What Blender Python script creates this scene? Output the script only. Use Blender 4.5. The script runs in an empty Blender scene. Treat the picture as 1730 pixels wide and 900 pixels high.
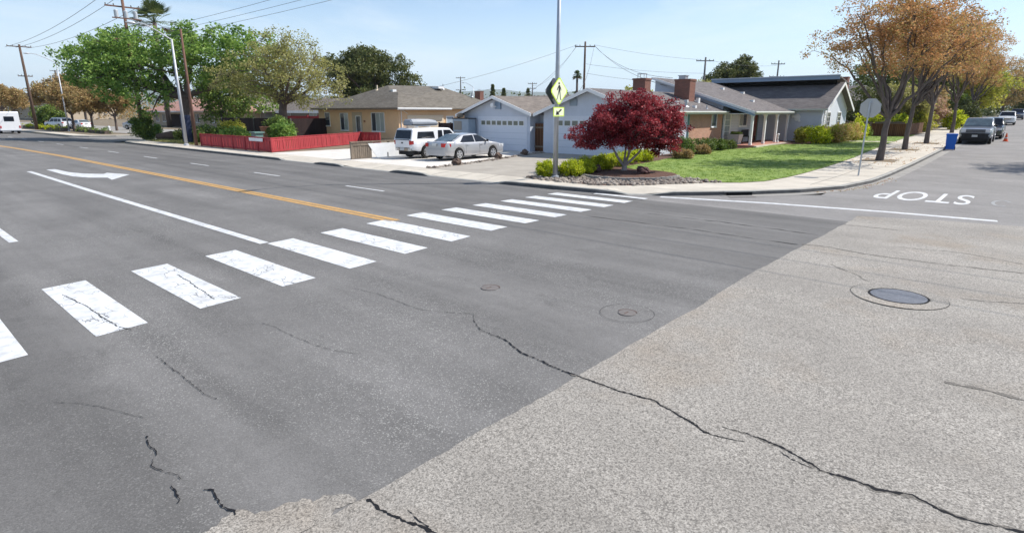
import bpy, bmesh, math, random
import numpy as np
from mathutils import Vector, Matrix
R = math.radians
random.seed(7); rng = np.random.default_rng(7)
sc = bpy.context.scene
COL = sc.collection

# ------------------------------------------------------------------ camera, sky, sun, exposure
cam = bpy.data.objects.new("camera", bpy.data.cameras.new("camera")); COL.objects.link(cam)
cam.location = (0, 0, 2.75)
cam.rotation_euler = (math.pi / 2 - 0.2612, 0.0, 0.7248)
cam.data.sensor_width = 36; cam.data.lens = 36 * 974.4 / 1730
cam.data.clip_start = 0.05; cam.data.clip_end = 30000
sc.camera = cam
SUN_AZ, SUN_EL = 34.8, 46.0
w = bpy.data.worlds.new("World"); sc.world = w; w.use_nodes = True
nt = w.node_tree; nt.nodes.clear()
def N(nt, t, **k):
    n = nt.nodes.new(t)
    for a, b in k.items(): setattr(n, a, b)
    return n
out = N(nt, "ShaderNodeOutputWorld"); bg = N(nt, "ShaderNodeBackground")
sky = N(nt, "ShaderNodeTexSky", sky_type='NISHITA', sun_disc=False, sun_elevation=R(SUN_EL), sun_rotation=R(SUN_AZ), altitude=30, air_density=1.0, dust_density=0.2, ozone_density=4.0)
tc = N(nt, "ShaderNodeTexCoord")
mp = N(nt, "ShaderNodeMapping"); mp.inputs['Scale'].default_value = (1.0, 1.6, 7.0); mp.inputs['Rotation'].default_value = (0.05, 0.1, 0.5)
nz = N(nt, "ShaderNodeTexNoise"); nz.inputs['Scale'].default_value = 1.7; nz.inputs['Detail'].default_value = 7; nz.inputs['Roughness'].default_value = 0.62; nz.inputs['Distortion'].default_value = 0.6
mr = N(nt, "ShaderNodeMapRange"); mr.inputs['From Min'].default_value = 0.45; mr.inputs['From Max'].default_value = 0.8; mr.inputs['To Min'].default_value = 0.0; mr.inputs['To Max'].default_value = 0.62
mx = N(nt, "ShaderNodeMixRGB"); mx.inputs['Color2'].default_value = (6.4, 6.9, 7.3, 1)
nt.links.new(tc.outputs['Generated'], mp.inputs['Vector']); nt.links.new(mp.outputs[0], nz.inputs['Vector'])
nt.links.new(nz.outputs['Fac'], mr.inputs['Value']); nt.links.new(mr.outputs[0], mx.inputs['Fac'])
sx = N(nt, "ShaderNodeSeparateXYZ"); nt.links.new(tc.outputs['Generated'], sx.inputs[0])
hz = N(nt, "ShaderNodeMapRange", interpolation_type='SMOOTHSTEP'); hz.inputs['From Min'].default_value = 0.0; hz.inputs['From Max'].default_value = 0.24; hz.inputs['To Min'].default_value = 0.80; hz.inputs['To Max'].default_value = 0.0
nt.links.new(sx.outputs[2], hz.inputs['Value'])
mh = N(nt, "ShaderNodeMixRGB"); mh.inputs['Color2'].default_value = (5.4, 6.5, 7.4, 1); nt.links.new(hz.outputs[0], mh.inputs['Fac']); nt.links.new(sky.outputs[0], mh.inputs['Color1'])
nt.links.new(mh.outputs[0], mx.inputs['Color1']); nt.links.new(mx.outputs[0], bg.inputs['Color'])
bg.inputs['Strength'].default_value = 0.115
nt.links.new(bg.outputs[0], out.inputs['Surface'])
sl = bpy.data.lights.new("sun", 'SUN'); sl.energy = 4.5; sl.angle = R(0.5); sl.color = (1.0, 0.955, 0.89)
so = bpy.data.objects.new("sun", sl); COL.objects.link(so)
sv = Vector((math.sin(R(SUN_AZ)) * math.cos(R(SUN_EL)), math.cos(R(SUN_AZ)) * math.cos(R(SUN_EL)), math.sin(R(SUN_EL))))
so.rotation_euler = sv.to_track_quat('Z', 'Y').to_euler(); so.location = (30, 40, 60)
vs = sc.view_settings; vs.view_transform = 'Standard'; vs.look = 'None'; vs.gamma = 1.0; vs.use_curve_mapping = False; vs.exposure = 0.5
sc.render.film_transparent = False
sc.cycles.max_bounces = 8; sc.cycles.transparent_max_bounces = 12

# ------------------------------------------------------------------ materials
def mat(name, col, rough=0.8, var=0.15, scale=4.0, bump=0.0, bscale=60.0, metal=0.0, spec=0.3, coat=0.0, stretch=(1, 1, 1), col2=None, detail=6):
    m = bpy.data.materials.new(name); m.use_nodes = True
    t = m.node_tree; b = t.nodes['Principled BSDF']
    b.inputs['Roughness'].default_value = rough; b.inputs['Metallic'].default_value = metal
    b.inputs['Specular IOR Level'].default_value = spec; b.inputs['Coat Weight'].default_value = coat
    c = Vector(col[:3])
    co = N(t, "ShaderNodeTexCoord"); mp = N(t, "ShaderNodeMapping"); mp.inputs['Scale'].default_value = stretch
    t.links.new(co.outputs['Object'], mp.inputs['Vector'])
    n = N(t, "ShaderNodeTexNoise"); n.inputs['Scale'].default_value = scale; n.inputs['Detail'].default_value = detail; n.inputs['Roughness'].default_value = 0.65
    t.links.new(mp.outputs[0], n.inputs['Vector'])
    r = N(t, "ShaderNodeValToRGB"); r.color_ramp.elements[0].position = 0.3; r.color_ramp.elements[1].position = 0.7
    a = c * (1 - var); d = Vector(col2) if col2 else c * (1 + var)
    r.color_ramp.elements[0].color = (*a, 1); r.color_ramp.elements[1].color = (*d, 1)
    t.links.new(n.outputs['Fac'], r.inputs[0]); t.links.new(r.outputs[0], b.inputs['Base Color'])
    if bump:
        n2 = N(t, "ShaderNodeTexNoise"); n2.inputs['Scale'].default_value = bscale; n2.inputs['Detail'].default_value = 3
        t.links.new(mp.outputs[0], n2.inputs['Vector'])
        bp = N(t, "ShaderNodeBump"); bp.inputs['Strength'].default_value = bump; bp.inputs['Distance'].default_value = 0.02
        t.links.new(n2.outputs['Fac'], bp.inputs['Height']); t.links.new(bp.outputs[0], b.inputs['Normal'])
    return m
def leafmat(name, cols, trans=0.35, rough=0.55):
    m = bpy.data.materials.new(name); m.use_nodes = True
    t = m.node_tree; b = t.nodes['Principled BSDF']; o = t.nodes['Material Output']
    g = N(t, "ShaderNodeNewGeometry"); r = N(t, "ShaderNodeValToRGB"); r.color_ramp.interpolation = 'LINEAR'
    while len(r.color_ramp.elements) < len(cols): r.color_ramp.elements.new(0.5)
    for i, c in enumerate(cols):
        r.color_ramp.elements[i].position = i / (len(cols) - 1); r.color_ramp.elements[i].color = (*c, 1)
    co = N(t, "ShaderNodeTexCoord"); n = N(t, "ShaderNodeTexNoise"); n.inputs['Scale'].default_value = 0.9; n.inputs['Detail'].default_value = 2
    t.links.new(co.outputs['Object'], n.inputs['Vector'])
    ma = N(t, "ShaderNodeMath", operation='MULTIPLY_ADD'); ma.inputs[1].default_value = 0.55
    ms = N(t, "ShaderNodeMath", operation='MULTIPLY_ADD'); ms.inputs[1].default_value = 1.1; ms.inputs[2].default_value = -0.33
    t.links.new(n.outputs['Fac'], ms.inputs[0]); t.links.new(g.outputs['Random Per Island'], ma.inputs[0]); t.links.new(ms.outputs[0], ma.inputs[2])
    t.links.new(ma.outputs[0], r.inputs[0]); t.links.new(r.outputs[0], b.inputs['Base Color'])
    b.inputs['Roughness'].default_value = rough; b.inputs['Specular IOR Level'].default_value = 0.3
    tr = N(t, "ShaderNodeBsdfTranslucent"); mix = N(t, "ShaderNodeMixShader"); mix.inputs[0].default_value = trans
    t.links.new(r.outputs[0], tr.inputs['Color']); t.links.new(b.outputs[0], mix.inputs[1]); t.links.new(tr.outputs[0], mix.inputs[2])
    t.links.new(mix.outputs[0], o.inputs['Surface'])
    return m
def brickmat(name, c1, c2, mortar, sx=0.2, sy=0.067, ms=0.01, bump=0.3, rough=0.9, offset=0.5, vert=False):
    """pattern laid on (x+y, z) so it reads on both wall directions"""
    m = bpy.data.materials.new(name); m.use_nodes = True
    t = m.node_tree; b = t.nodes['Principled BSDF']; b.inputs['Roughness'].default_value = rough; b.inputs['Specular IOR Level'].default_value = 0.2
    co = N(t, "ShaderNodeTexCoord"); s = N(t, "ShaderNodeSeparateXYZ"); a = N(t, "ShaderNodeMath", operation='ADD'); c = N(t, "ShaderNodeCombineXYZ")
    t.links.new(co.outputs['Object'], s.inputs[0]); t.links.new(s.outputs[0], a.inputs[0]); t.links.new(s.outputs[1], a.inputs[1])
    t.links.new(a.outputs[0], c.inputs[1 if vert else 0]); t.links.new(s.outputs[2], c.inputs[0 if vert else 1])
    br = N(t, "ShaderNodeTexBrick", offset=offset); br.inputs['Scale'].default_value = 1.0
    br.inputs['Color1'].default_value = (*c1, 1); br.inputs['Color2'].default_value = (*c2, 1); br.inputs['Mortar'].default_value = (*mortar, 1)
    br.inputs['Mortar Size'].default_value = ms; br.inputs['Brick Width'].default_value = sx; br.inputs['Row Height'].default_value = sy
    t.links.new(c.outputs[0], br.inputs['Vector'])
    n = N(t, "ShaderNodeTexNoise"); n.inputs['Scale'].default_value = 1.3; n.inputs['Detail'].default_value = 5
    t.links.new(co.outputs['Object'], n.inputs['Vector'])
    mr = N(t, "ShaderNodeMapRange"); mr.inputs['To Min'].default_value = 0.75; mr.inputs['To Max'].default_value = 1.2
    t.links.new(n.outputs['Fac'], mr.inputs['Value'])
    mu = N(t, "ShaderNodeVectorMath", operation='SCALE'); t.links.new(br.outputs['Color'], mu.inputs[0]); t.links.new(mr.outputs[0], mu.inputs['Scale'])
    t.links.new(mu.outputs[0], b.inputs['Base Color'])
    bp = N(t, "ShaderNodeBump"); bp.inputs['Strength'].default_value = bump; bp.inputs['Distance'].default_value = 0.01; bp.invert = True
    t.links.new(br.outputs['Fac'], bp.inputs['Height']); t.links.new(bp.outputs[0], b.inputs['Normal'])
    return m
def shingle(name, c, row=0.14):
    """asphalt shingle: courses follow height, tabs follow x+y"""
    return brickmat(name, tuple(k * 0.82 for k in c), tuple(k * 1.2 for k in c), tuple(k * 0.62 for k in c), sx=0.34, sy=row * 0.36, ms=0.004, bump=0.4, rough=0.95)

def asphalt(name, base, fleck, grain=70.0, fl_lo=0.62, fl_hi=0.74, lanes=0.5, var=0.14, pits=0.0, bands=False, warm=None, bump=0.5, cells=90, frac=0.85, amp=0.15):
    m = bpy.data.materials.new(name); m.use_nodes = True
    t = m.node_tree; b = t.nodes['Principled BSDF']; L = t.links.new
    b.inputs['Roughness'].default_value = 0.88; b.inputs['Specular IOR Level'].default_value = 0.25
    co = N(t, "ShaderNodeTexCoord")
    def noise(scale, det=4, stretch=None, rough=0.6):
        n = N(t, "ShaderNodeTexNoise"); n.inputs['Scale'].default_value = scale; n.inputs['Detail'].default_value = det; n.inputs['Roughness'].default_value = rough
        if stretch:
            mp = N(t, "ShaderNodeMapping"); mp.inputs['Scale'].default_value = stretch; L(co.outputs['Object'], mp.inputs['Vector']); L(mp.outputs[0], n.inputs['Vector'])
        else: L(co.outputs['Object'], n.inputs['Vector'])
        return n.outputs['Fac']
    def rng_(v, a, b_, c, d):
        r = N(t, "ShaderNodeMapRange"); r.inputs['From Min'].default_value = a; r.inputs['From Max'].default_value = b_; r.inputs['To Min'].default_value = c; r.inputs['To Max'].default_value = d
        L(v, r.inputs['Value']); return r.outputs[0]
    def math_(op, a, b_):
        n = N(t, "ShaderNodeMath", operation=op)
        for i, k in enumerate((a, b_)):
            if isinstance(k, (int, float)): n.inputs[i].default_value = k
            else: L(k, n.inputs[i])
        return n.outputs[0]
    big = rng_(noise(0.5, 6), 0.3, 0.7, 1 - var, 1 + var)
    streak = rng_(noise(1.0, 4, (0.07, 1.1, 1)), 0.3, 0.7, 1 - var * lanes * 1.6, 1 + var * lanes * 1.6)
    mid = rng_(noise(7, 5), 0.3, 0.7, 0.95, 1.05)
    val = math_('MULTIPLY', math_('MULTIPLY', big, streak), mid)
    stain = rng_(noise(2.3, 5, (0.6, 1.0, 1)), 0.60, 0.72, 1.0, 0.86); val = math_('MULTIPLY', val, stain)
    grit = rng_(noise(grain * 1.7, 2, None, 0.8), 0.35, 0.65, 0.87, 1.13)
    val = math_('MULTIPLY', val, grit)
    fn = noise(grain, 3, None, 0.75)
    vo = N(t, "ShaderNodeTexVoronoi"); vo.inputs['Scale'].default_value = cells; L(co.outputs['Object'], vo.inputs['Vector'])
    vsx = N(t, "ShaderNodeSeparateColor"); L(vo.outputs['Color'], vsx.inputs[0])
    val = math_('MULTIPLY', val, rng_(vsx.outputs[1], 0, 1, 1 - amp, 1 + amp))
    fl = rng_(vsx.outputs[0], frac, min(frac + 0.08, 1.0), 0, 0.75)
    fmask = rng_(noise(0.8, 5, (0.35, 1.0, 1)), 0.38, 0.62, 0.12, 1.0)
    fl = math_('MULTIPLY', fl, fmask)
    if bands:
        sp = N(t, "ShaderNodeSeparateXYZ"); L(co.outputs['Object'], sp.inputs[0])
        wob = rng_(noise(1.2, 3), 0, 1, -0.25, 0.25); yy = math_('ADD', sp.outputs[1], wob)
        near = rng_(yy, 1.05, 1.5, 0.80, 1.0); val = math_('MULTIPLY', val, near)
        e = math_('SUBTRACT', 1.0, rng_(math_('ABSOLUTE', math_('SUBTRACT', yy, 1.65), 0), 0.1, 0.4, 0, 1)); val = math_('ADD', val, math_('MULTIPLY', e, 0.12))
        far = rng_(yy, 9.0, 10.2, 1.0, 0.88); val = math_('MULTIPLY', val, far)
        fl = math_('MULTIPLY', fl, rng_(yy, 9.0, 10.2, 1.0, 0.3))
        fl = math_('MULTIPLY', fl, rng_(yy, 1.0, 1.6, 0.35, 1.0))
    vm = N(t, "ShaderNodeVectorMath", operation='SCALE'); vm.inputs[0].default_value = base; L(val, vm.inputs['Scale'])
    mx = N(t, "ShaderNodeMixRGB"); L(fl, mx.inputs['Fac']); L(vm.outputs[0], mx.inputs['Color1']); mx.inputs['Color2'].default_value = (*fleck, 1)
    last = mx.outputs[0]
    if pits:
        p = rng_(noise(grain * 0.8, 2, (1.03, 1.01, 1), 0.7), 0.36, 0.46, pits, 0)
        m2 = N(t, "ShaderNodeMixRGB"); L(p, m2.inputs['Fac']); L(last, m2.inputs['Color1']); m2.inputs['Color2'].default_value = tuple(k * 0.42 for k in base) + (1,); last = m2.outputs[0]
    if warm:
        wv = rng_(noise(0.45, 4), 0.52, 0.72, 0, 0.55)
        m3 = N(t, "ShaderNodeMixRGB", blend_type='MULTIPLY'); L(wv, m3.inputs['Fac']); L(last, m3.inputs['Color1']); m3.inputs['Color2'].default_value = (*warm, 1); last = m3.outputs[0]
    L(last, b.inputs['Base Color'])
    bp = N(t, "ShaderNodeBump"); bp.inputs['Strength'].default_value = bump; bp.inputs['Distance'].default_value = 0.006
    L(fn, bp.inputs['Height']); L(bp.outputs[0], b.inputs['Normal'])
    return m
def paint(name, col, wear=0.5, under=(0.08, 0.08, 0.085), lo=0.46, cw=0.022):
    m = bpy.data.materials.new(name); m.use_nodes = True
    t = m.node_tree; b = t.nodes['Principled BSDF']; L = t.links.new; b.inputs['Roughness'].default_value = 0.6
    co = N(t, "ShaderNodeTexCoord")
    mp = N(t, "ShaderNodeMapping"); mp.inputs['Scale'].default_value = (1.0, 2.2, 1.0); L(co.outputs['Object'], mp.inputs['Vector'])
    n0 = N(t, "ShaderNodeTexNoise"); n0.inputs['Scale'].default_value = 3.0; n0.inputs['Detail'].default_value = 5; L(mp.outputs[0], n0.inputs['Vector'])
    add = N(t, "ShaderNodeVectorMath", operation='MULTIPLY_ADD'); add.inputs[1].default_value = (0.55, 0.55, 0.55); L(n0.outputs['Color'], add.inputs[0]); L(mp.outputs[0], add.inputs[2])
    v = N(t, "ShaderNodeTexVoronoi", feature='DISTANCE_TO_EDGE'); v.inputs['Scale'].default_value = 2.1; L(add.outputs[0], v.inputs['Vector'])
    ck = N(t, "ShaderNodeMapRange"); ck.inputs['From Min'].default_value = 0.0; ck.inputs['From Max'].default_value = cw; ck.inputs['To Min'].default_value = 1; ck.inputs['To Max'].default_value = 0; L(v.outputs['Distance'], ck.inputs['Value'])
    n1 = N(t, "ShaderNodeTexNoise"); n1.inputs['Scale'].default_value = 1.8; n1.inputs['Detail'].default_value = 6; L(co.outputs['Object'], n1.inputs['Vector'])
    k1 = N(t, "ShaderNodeMapRange"); k1.inputs['From Min'].default_value = lo; k1.inputs['From Max'].default_value = lo + 0.08; k1.inputs['To Max'].default_value = wear; L(n1.outputs['Fac'], k1.inputs['Value'])
    mu = N(t, "ShaderNodeMath", operation='MULTIPLY'); L(ck.outputs[0], mu.inputs[0]); L(k1.outputs[0], mu.inputs[1])
    n2 = N(t, "ShaderNodeTexNoise"); n2.inputs['Scale'].default_value = 55; n2.inputs['Detail'].default_value = 4; L(co.outputs['Object'], n2.inputs['Vector'])
    k2 = N(t, "ShaderNodeMapRange"); k2.inputs['From Min'].default_value = 0.66; k2.inputs['From Max'].default_value = 0.74; k2.inputs['To Max'].default_value = wear * 0.5; L(n2.outputs['Fac'], k2.inputs['Value'])
    mxx = N(t, "ShaderNodeMath", operation='MAXIMUM'); L(mu.outputs[0], mxx.inputs[0]); L(k2.outputs[0], mxx.inputs[1])
    n3 = N(t, "ShaderNodeTexNoise"); n3.inputs['Scale'].default_value = 6; n3.inputs['Detail'].default_value = 6; L(co.outputs['Object'], n3.inputs['Vector'])
    r3 = N(t, "ShaderNodeValToRGB"); r3.color_ramp.elements[0].position = 0.3; r3.color_ramp.elements[1].position = 0.6
    r3.color_ramp.elements[0].color = tuple(k * 0.72 for k in col) + (1,); r3.color_ramp.elements[1].color = (*col, 1); L(n3.outputs['Fac'], r3.inputs[0])
    mx = N(t, "ShaderNodeMixRGB"); L(mxx.outputs[0], mx.inputs['Fac']); L(r3.outputs[0], mx.inputs['Color1']); mx.inputs['Color2'].default_value = (*under, 1)
    L(mx.outputs[0], b.inputs['Base Color'])
    return m
M = {}
M['road'] = asphalt('road_asphalt', (0.160, 0.153, 0.145), (0.40, 0.39, 0.36), grain=62, lanes=0.9, bands=True, cells=95, frac=0.87, amp=0.13)
M['side'] = asphalt('side_asphalt', (0.222, 0.210, 0.198), (0.36, 0.35, 0.33), grain=62, fl_lo=0.62, fl_hi=0.74, lanes=0.4)
M['patch'] = asphalt('old_asphalt', (0.285, 0.262, 0.230), (0.54, 0.50, 0.44), grain=52, lanes=0.3, pits=0.75, var=0.11, warm=(0.93, 0.80, 0.66), bump=0.8, cells=95, frac=0.76, amp=0.34)
M['white_paint'] = paint('white_paint', (0.70, 0.70, 0.69), 0.9, lo=0.50, cw=0.026)
M['white_cracked'] = paint('cracked_white_paint', (0.70, 0.70, 0.69), 1.0, lo=0.475, cw=0.030)
M['white_line'] = paint('white_line', (0.66, 0.66, 0.65), 0.6, lo=0.52)
M['yellow_paint'] = paint('yellow_paint', (0.58, 0.33, 0.10), 0.5)
M['worn_paint'] = paint('worn_paint', (0.30, 0.30, 0.29), 0.7)
M['crack'] = mat('crack_void', (0.012, 0.012, 0.014), 0.95, 0.3, 40)
M['crack_soft_and_shadow'] = mat('crack_dust_and_shadow', (0.06, 0.058, 0.056), 0.95, 0.3, 40)
M['crack_edge_and_shadow'] = mat('crumbled_edge_and_shadow', (0.17, 0.155, 0.135), 0.95, 0.4, 60, bump=0.6)
M['concrete'] = mat('sidewalk_concrete', (0.53, 0.48, 0.40), 0.9, 0.16, 0.9, 0.2, 80)
M['kerbface'] = mat('shade_toned_kerb_face', (0.13, 0.125, 0.12), 0.95, 0.3, 2.0, 0.2, 60)  # kerb face darker than its top, shade put into the colour
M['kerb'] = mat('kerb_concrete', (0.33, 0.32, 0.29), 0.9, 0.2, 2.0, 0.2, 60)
M['gutter'] = mat('gutter_concrete', (0.30, 0.285, 0.26), 0.9, 0.18, 1.5, 0.2, 60)
M['drive_white'] = mat('pale_driveway', (0.63, 0.59, 0.53), 0.9, 0.13, 0.7, 0.2, 60)
M['drive_grey'] = mat('aged_driveway', (0.36, 0.325, 0.275), 0.9, 0.15, 0.9, 0.2, 60)
M['gutterpatch'] = asphalt('manhole_collar', (0.27, 0.25, 0.225), (0.4, 0.38, 0.35), grain=60, cells=110, frac=0.85, amp=0.2)
M['joint'] = mat('joint_dark', (0.16, 0.145, 0.125), 0.95, 0.2, 8)
M['dirt'] = mat('dry_earth', (0.20, 0.16, 0.11), 0.95, 0.3, 1.0, 0.4, 20)
M['mulch'] = mat('bark_mulch', (0.115, 0.06, 0.042), 0.95, 0.4, 14, 0.8, 40)
M['lawn'] = mat('lawn_turf', (0.17, 0.26, 0.05), 0.9, 0.12, 0.7, 0.3, 50, col2=(0.24, 0.31, 0.065))
M['ground'] = mat('far_ground', (0.16, 0.15, 0.10), 0.95, 0.3, 0.05, 0.2, 5)
M['wallblue'] = mat('blue_stucco', (0.56, 0.60, 0.67), 0.9, 0.05, 2.0, 0.15, 90)
M['wallpale'] = mat('pale_blue_siding', (0.60, 0.64, 0.70), 0.85, 0.03, 2.0, 0.1, 60)
M['doorblue'] = mat('garage_door_paint', (0.68, 0.71, 0.77), 0.6, 0.03, 1.0)
M['trimwhite'] = mat('white_trim', (0.80, 0.80, 0.79), 0.6, 0.05, 3)
M['trimgreen'] = mat('grey_green_trim', (0.16, 0.27, 0.24), 0.6, 0.08, 3)
M['gutterpale'] = mat('pale_rain_gutter', (0.50, 0.52, 0.46), 0.5, 0.05, 3)
M['fascia'] = mat('blue_fascia', (0.26, 0.34, 0.44), 0.6, 0.06, 3)
M['fasciaback'] = mat('grey_blue_paint', (0.30, 0.36, 0.42), 0.6, 0.06, 3)  # even grey-blue for grooves, vent, cabinet and side door
M['roofgrey'] = shingle('grey_shingle', (0.165, 0.148, 0.142))
M['roofbrown'] = shingle('brown_shingle', (0.205, 0.175, 0.150))
M['rooftan'] = shingle('tan_shingle', (0.175, 0.155, 0.128))
M['roofpink'] = shingle('pink_tile', (0.46, 0.26, 0.21))
M['brick'] = brickmat('red_brick', (0.58, 0.27, 0.16), (0.46, 0.19, 0.115), (0.46, 0.38, 0.30), 0.2, 0.067, 0.012)
M['brickdark'] = brickmat('dark_brick', (0.27, 0.10, 0.07), (0.20, 0.075, 0.055), (0.24, 0.18, 0.15), 0.2, 0.067, 0.01)
M['walltan'] = mat('tan_stucco', (0.78, 0.53, 0.32), 0.9, 0.05, 1.5, 0.2, 80)
M['walllight'] = mat('cream_paint', (0.74, 0.62, 0.46), 0.8, 0.04, 1.5)
M['wallbeige'] = mat('beige_stucco', (0.52, 0.43, 0.32), 0.9, 0.06, 1.5, 0.2, 60)
M['wallgrey'] = mat('grey_siding', (0.27, 0.25, 0.22), 0.9, 0.08, 1.5)
M['glass'] = mat('window_glass', (0.05, 0.06, 0.075), 0.06, 0.4, 1.5, spec=0.8)
M['curtain'] = mat('curtained_glass', (0.36, 0.40, 0.38), 0.15, 0.25, 2.5, spec=0.6, stretch=(6, 6, 0.5))
M['doorwin'] = mat('garage_window', (0.17, 0.18, 0.14), 0.2, 0.12, 2, spec=0.6)
M['woodgate'] = brickmat('brown_boards', (0.17, 0.085, 0.045), (0.115, 0.055, 0.03), (0.03, 0.018, 0.012), 6.0, 0.14, 0.012, 0.5, vert=True)
M['wooddark'] = brickmat('dark_boards', (0.055, 0.035, 0.033), (0.04, 0.027, 0.027), (0.012, 0.01, 0.01), 6.0, 0.14, 0.012, 0.5, vert=True)
M['woodgrey'] = mat('weathered_wood', (0.21, 0.17, 0.13), 0.95, 0.35, 3, 0.5, 30, stretch=(4, 4, 0.6))
M['redwood'] = mat('red_fence_paint', (0.36, 0.045, 0.05), 0.75, 0.16, 2.5, 0.2, 40, stretch=(3, 3, 0.5))
M['redpanel'] = mat('red_fence_shade_panel', (0.34, 0.04, 0.04), 0.8, 0.12, 2.5, stretch=(3, 3, 0.5))
M['galv'] = mat('galvanised_steel', (0.46, 0.48, 0.51), 0.45, 0.1, 3, metal=0.55)
M['palegalv'] = mat('pale_pole', (0.50, 0.51, 0.53), 0.5, 0.06, 3, metal=0.3)
M['polewood'] = mat('creosote_pole', (0.115, 0.075, 0.055), 0.95, 0.3, 3, 0.4, 20, stretch=(3, 3, 0.3))
M['polered'] = mat('reddish_pole', (0.17, 0.095, 0.07), 0.95, 0.25, 3, 0.4, 20, stretch=(3, 3, 0.3))
M['polegrey'] = mat('grey_pole', (0.14, 0.135, 0.13), 0.95, 0.25, 3)
M['wire'] = mat('cable', (0.10, 0.10, 0.11), 0.7, 0.1, 1)
M['signyel'] = mat('fluorescent_sign', (0.62, 0.80, 0.05), 0.5, 0.02, 1)
M['signpale'] = mat('pale_sign_face', (0.86, 0.90, 0.62), 0.5, 0.02, 1)
M['signblack'] = mat('sign_black', (0.02, 0.02, 0.02), 0.6, 0.05, 1)
M['signdark'] = mat('shaded_sign_back', (0.10, 0.11, 0.13), 0.6, 0.06, 3)
M['signback'] = mat('sign_back_aluminium', (0.46, 0.46, 0.45), 0.55, 0.06, 3, metal=0.2)
M['carwhite'] = mat('white_car_paint', (0.78, 0.78, 0.78), 0.3, 0.02, 1, coat=0.6, spec=0.5)
M['carsilver'] = mat('silver_car_paint', (0.42, 0.42, 0.43), 0.28, 0.02, 1, metal=0.35, coat=0.8, spec=0.5)
M['cargrey'] = mat('grey_car_paint', (0.25, 0.27, 0.30), 0.28, 0.03, 1, metal=0.3, coat=0.8, spec=0.5)
M['carblack'] = mat('black_car_paint', (0.015, 0.016, 0.02), 0.2, 0.02, 1, coat=0.8, spec=0.5)
M['carblue'] = mat('dark_blue_car_paint', (0.03, 0.045, 0.09), 0.2, 0.02, 1, coat=0.8, spec=0.5)
M['carglass'] = mat('car_glass', (0.015, 0.018, 0.024), 0.08, 0.3, 2, spec=0.3)
M['carglass2'] = mat('tinted_windscreen', (0.10, 0.135, 0.15), 0.05, 0.5, 2, spec=1.0)
M['tyre'] = mat('tyre_rubber', (0.018, 0.018, 0.018), 0.85, 0.2, 8)
M['rim'] = mat('alloy_rim', (0.55, 0.55, 0.56), 0.3, 0.05, 3, metal=0.6)
M['blackplastic'] = mat('black_plastic', (0.02, 0.02, 0.022), 0.6, 0.15, 3)
M['greyplastic'] = mat('grey_plastic', (0.26, 0.28, 0.31), 0.5, 0.08, 3)
M['chrome'] = mat('chrome', (0.6, 0.6, 0.6), 0.2, 0.03, 3, metal=0.9)
M['redlamp'] = mat('red_lens', (0.45, 0.02, 0.02), 0.2, 0.1, 8, spec=0.7)
M['whitelamp'] = mat('clear_lens', (0.62, 0.64, 0.66), 0.15, 0.1, 8, spec=0.8)
M['plate'] = mat('number_plate', (0.55, 0.56, 0.55), 0.5, 0.1, 12)
M['binblue'] = mat('blue_bin_plastic', (0.015, 0.12, 0.52), 0.5, 0.05, 2)
M['orange'] = mat('orange_cone', (0.80, 0.12, 0.03), 0.6, 0.05, 2)
M['iron'] = mat('cast_iron', (0.14, 0.148, 0.168), 0.6, 0.25, 25, 0.5, 60, metal=0.3)
M['rust'] = mat('rusty_cover', (0.165, 0.148, 0.138), 0.9, 0.15, 12)
M['rustline'] = mat('rusty_rim', (0.12, 0.085, 0.072), 0.9, 0.3, 12)
M['dark'] = mat('dark_opening_and_shade', (0.01, 0.01, 0.01), 0.95, 0.2, 2)
M['rock'] = mat('river_rock', (0.36, 0.33, 0.30), 0.85, 0.55, 5.0, 0.3, 30, detail=1)
M['boulder'] = mat('lava_boulder', (0.10, 0.055, 0.05), 0.95, 0.4, 9, 1.0, 14)
M['boulder2'] = mat('brown_boulder', (0.13, 0.09, 0.07), 0.95, 0.4, 9, 1.0, 14)
M['bark'] = mat('bark', (0.13, 0.10, 0.085), 0.95, 0.35, 5, 0.8, 18, stretch=(2, 2, 0.5))
M['barkgrey'] = mat('grey_bark', (0.13, 0.105, 0.095), 0.95, 0.3, 5, 0.8, 18, stretch=(2, 2, 0.5))
M['barkpale'] = mat('pale_bark', (0.36, 0.30, 0.28), 0.9, 0.25, 6, 0.4, 18)
M['pot'] = mat('terracotta', (0.34, 0.17, 0.10), 0.85, 0.1, 3)
M['potpale'] = mat('pale_planter', (0.50, 0.50, 0.47), 0.7, 0.08, 3)
M['porchred'] = mat('red_porch_tile', (0.42, 0.20, 0.15), 0.8, 0.1, 3)
M['doorred'] = mat('red_brown_door', (0.22, 0.075, 0.05), 0.5, 0.1, 3)
M['navy'] = mat('navy_cabinet', (0.025, 0.035, 0.075), 0.6, 0.08, 3)
M['hill'] = mat('hill_scrub', (0.10, 0.12, 0.06), 0.95, 0.3, 0.004)
M['lf_red'] = leafmat('maple_leaf', [(0.085, 0.012, 0.018), (0.20, 0.022, 0.032), (0.40, 0.048, 0.06), (0.78, 0.22, 0.22)], 0.38)
M['lf_bronze'] = leafmat('bronze_leaf', [(0.33, 0.32, 0.09), (0.40, 0.28, 0.10), (0.60, 0.29, 0.13), (0.52, 0.35, 0.16)], 0.45)
M['lf_green'] = leafmat('green_leaf', [(0.06, 0.13, 0.03), (0.15, 0.27, 0.05), (0.30, 0.44, 0.09), (0.46, 0.58, 0.18)], 0.42)
M['lf_dark'] = leafmat('dark_leaf', [(0.04, 0.065, 0.018), (0.09, 0.115, 0.03), (0.17, 0.18, 0.055), (0.27, 0.26, 0.10)], 0.25)
M['lf_olive'] = leafmat('olive_leaf', [(0.20, 0.20, 0.08), (0.32, 0.31, 0.12), (0.46, 0.44, 0.13), (0.38, 0.34, 0.24)], 0.4)
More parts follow.
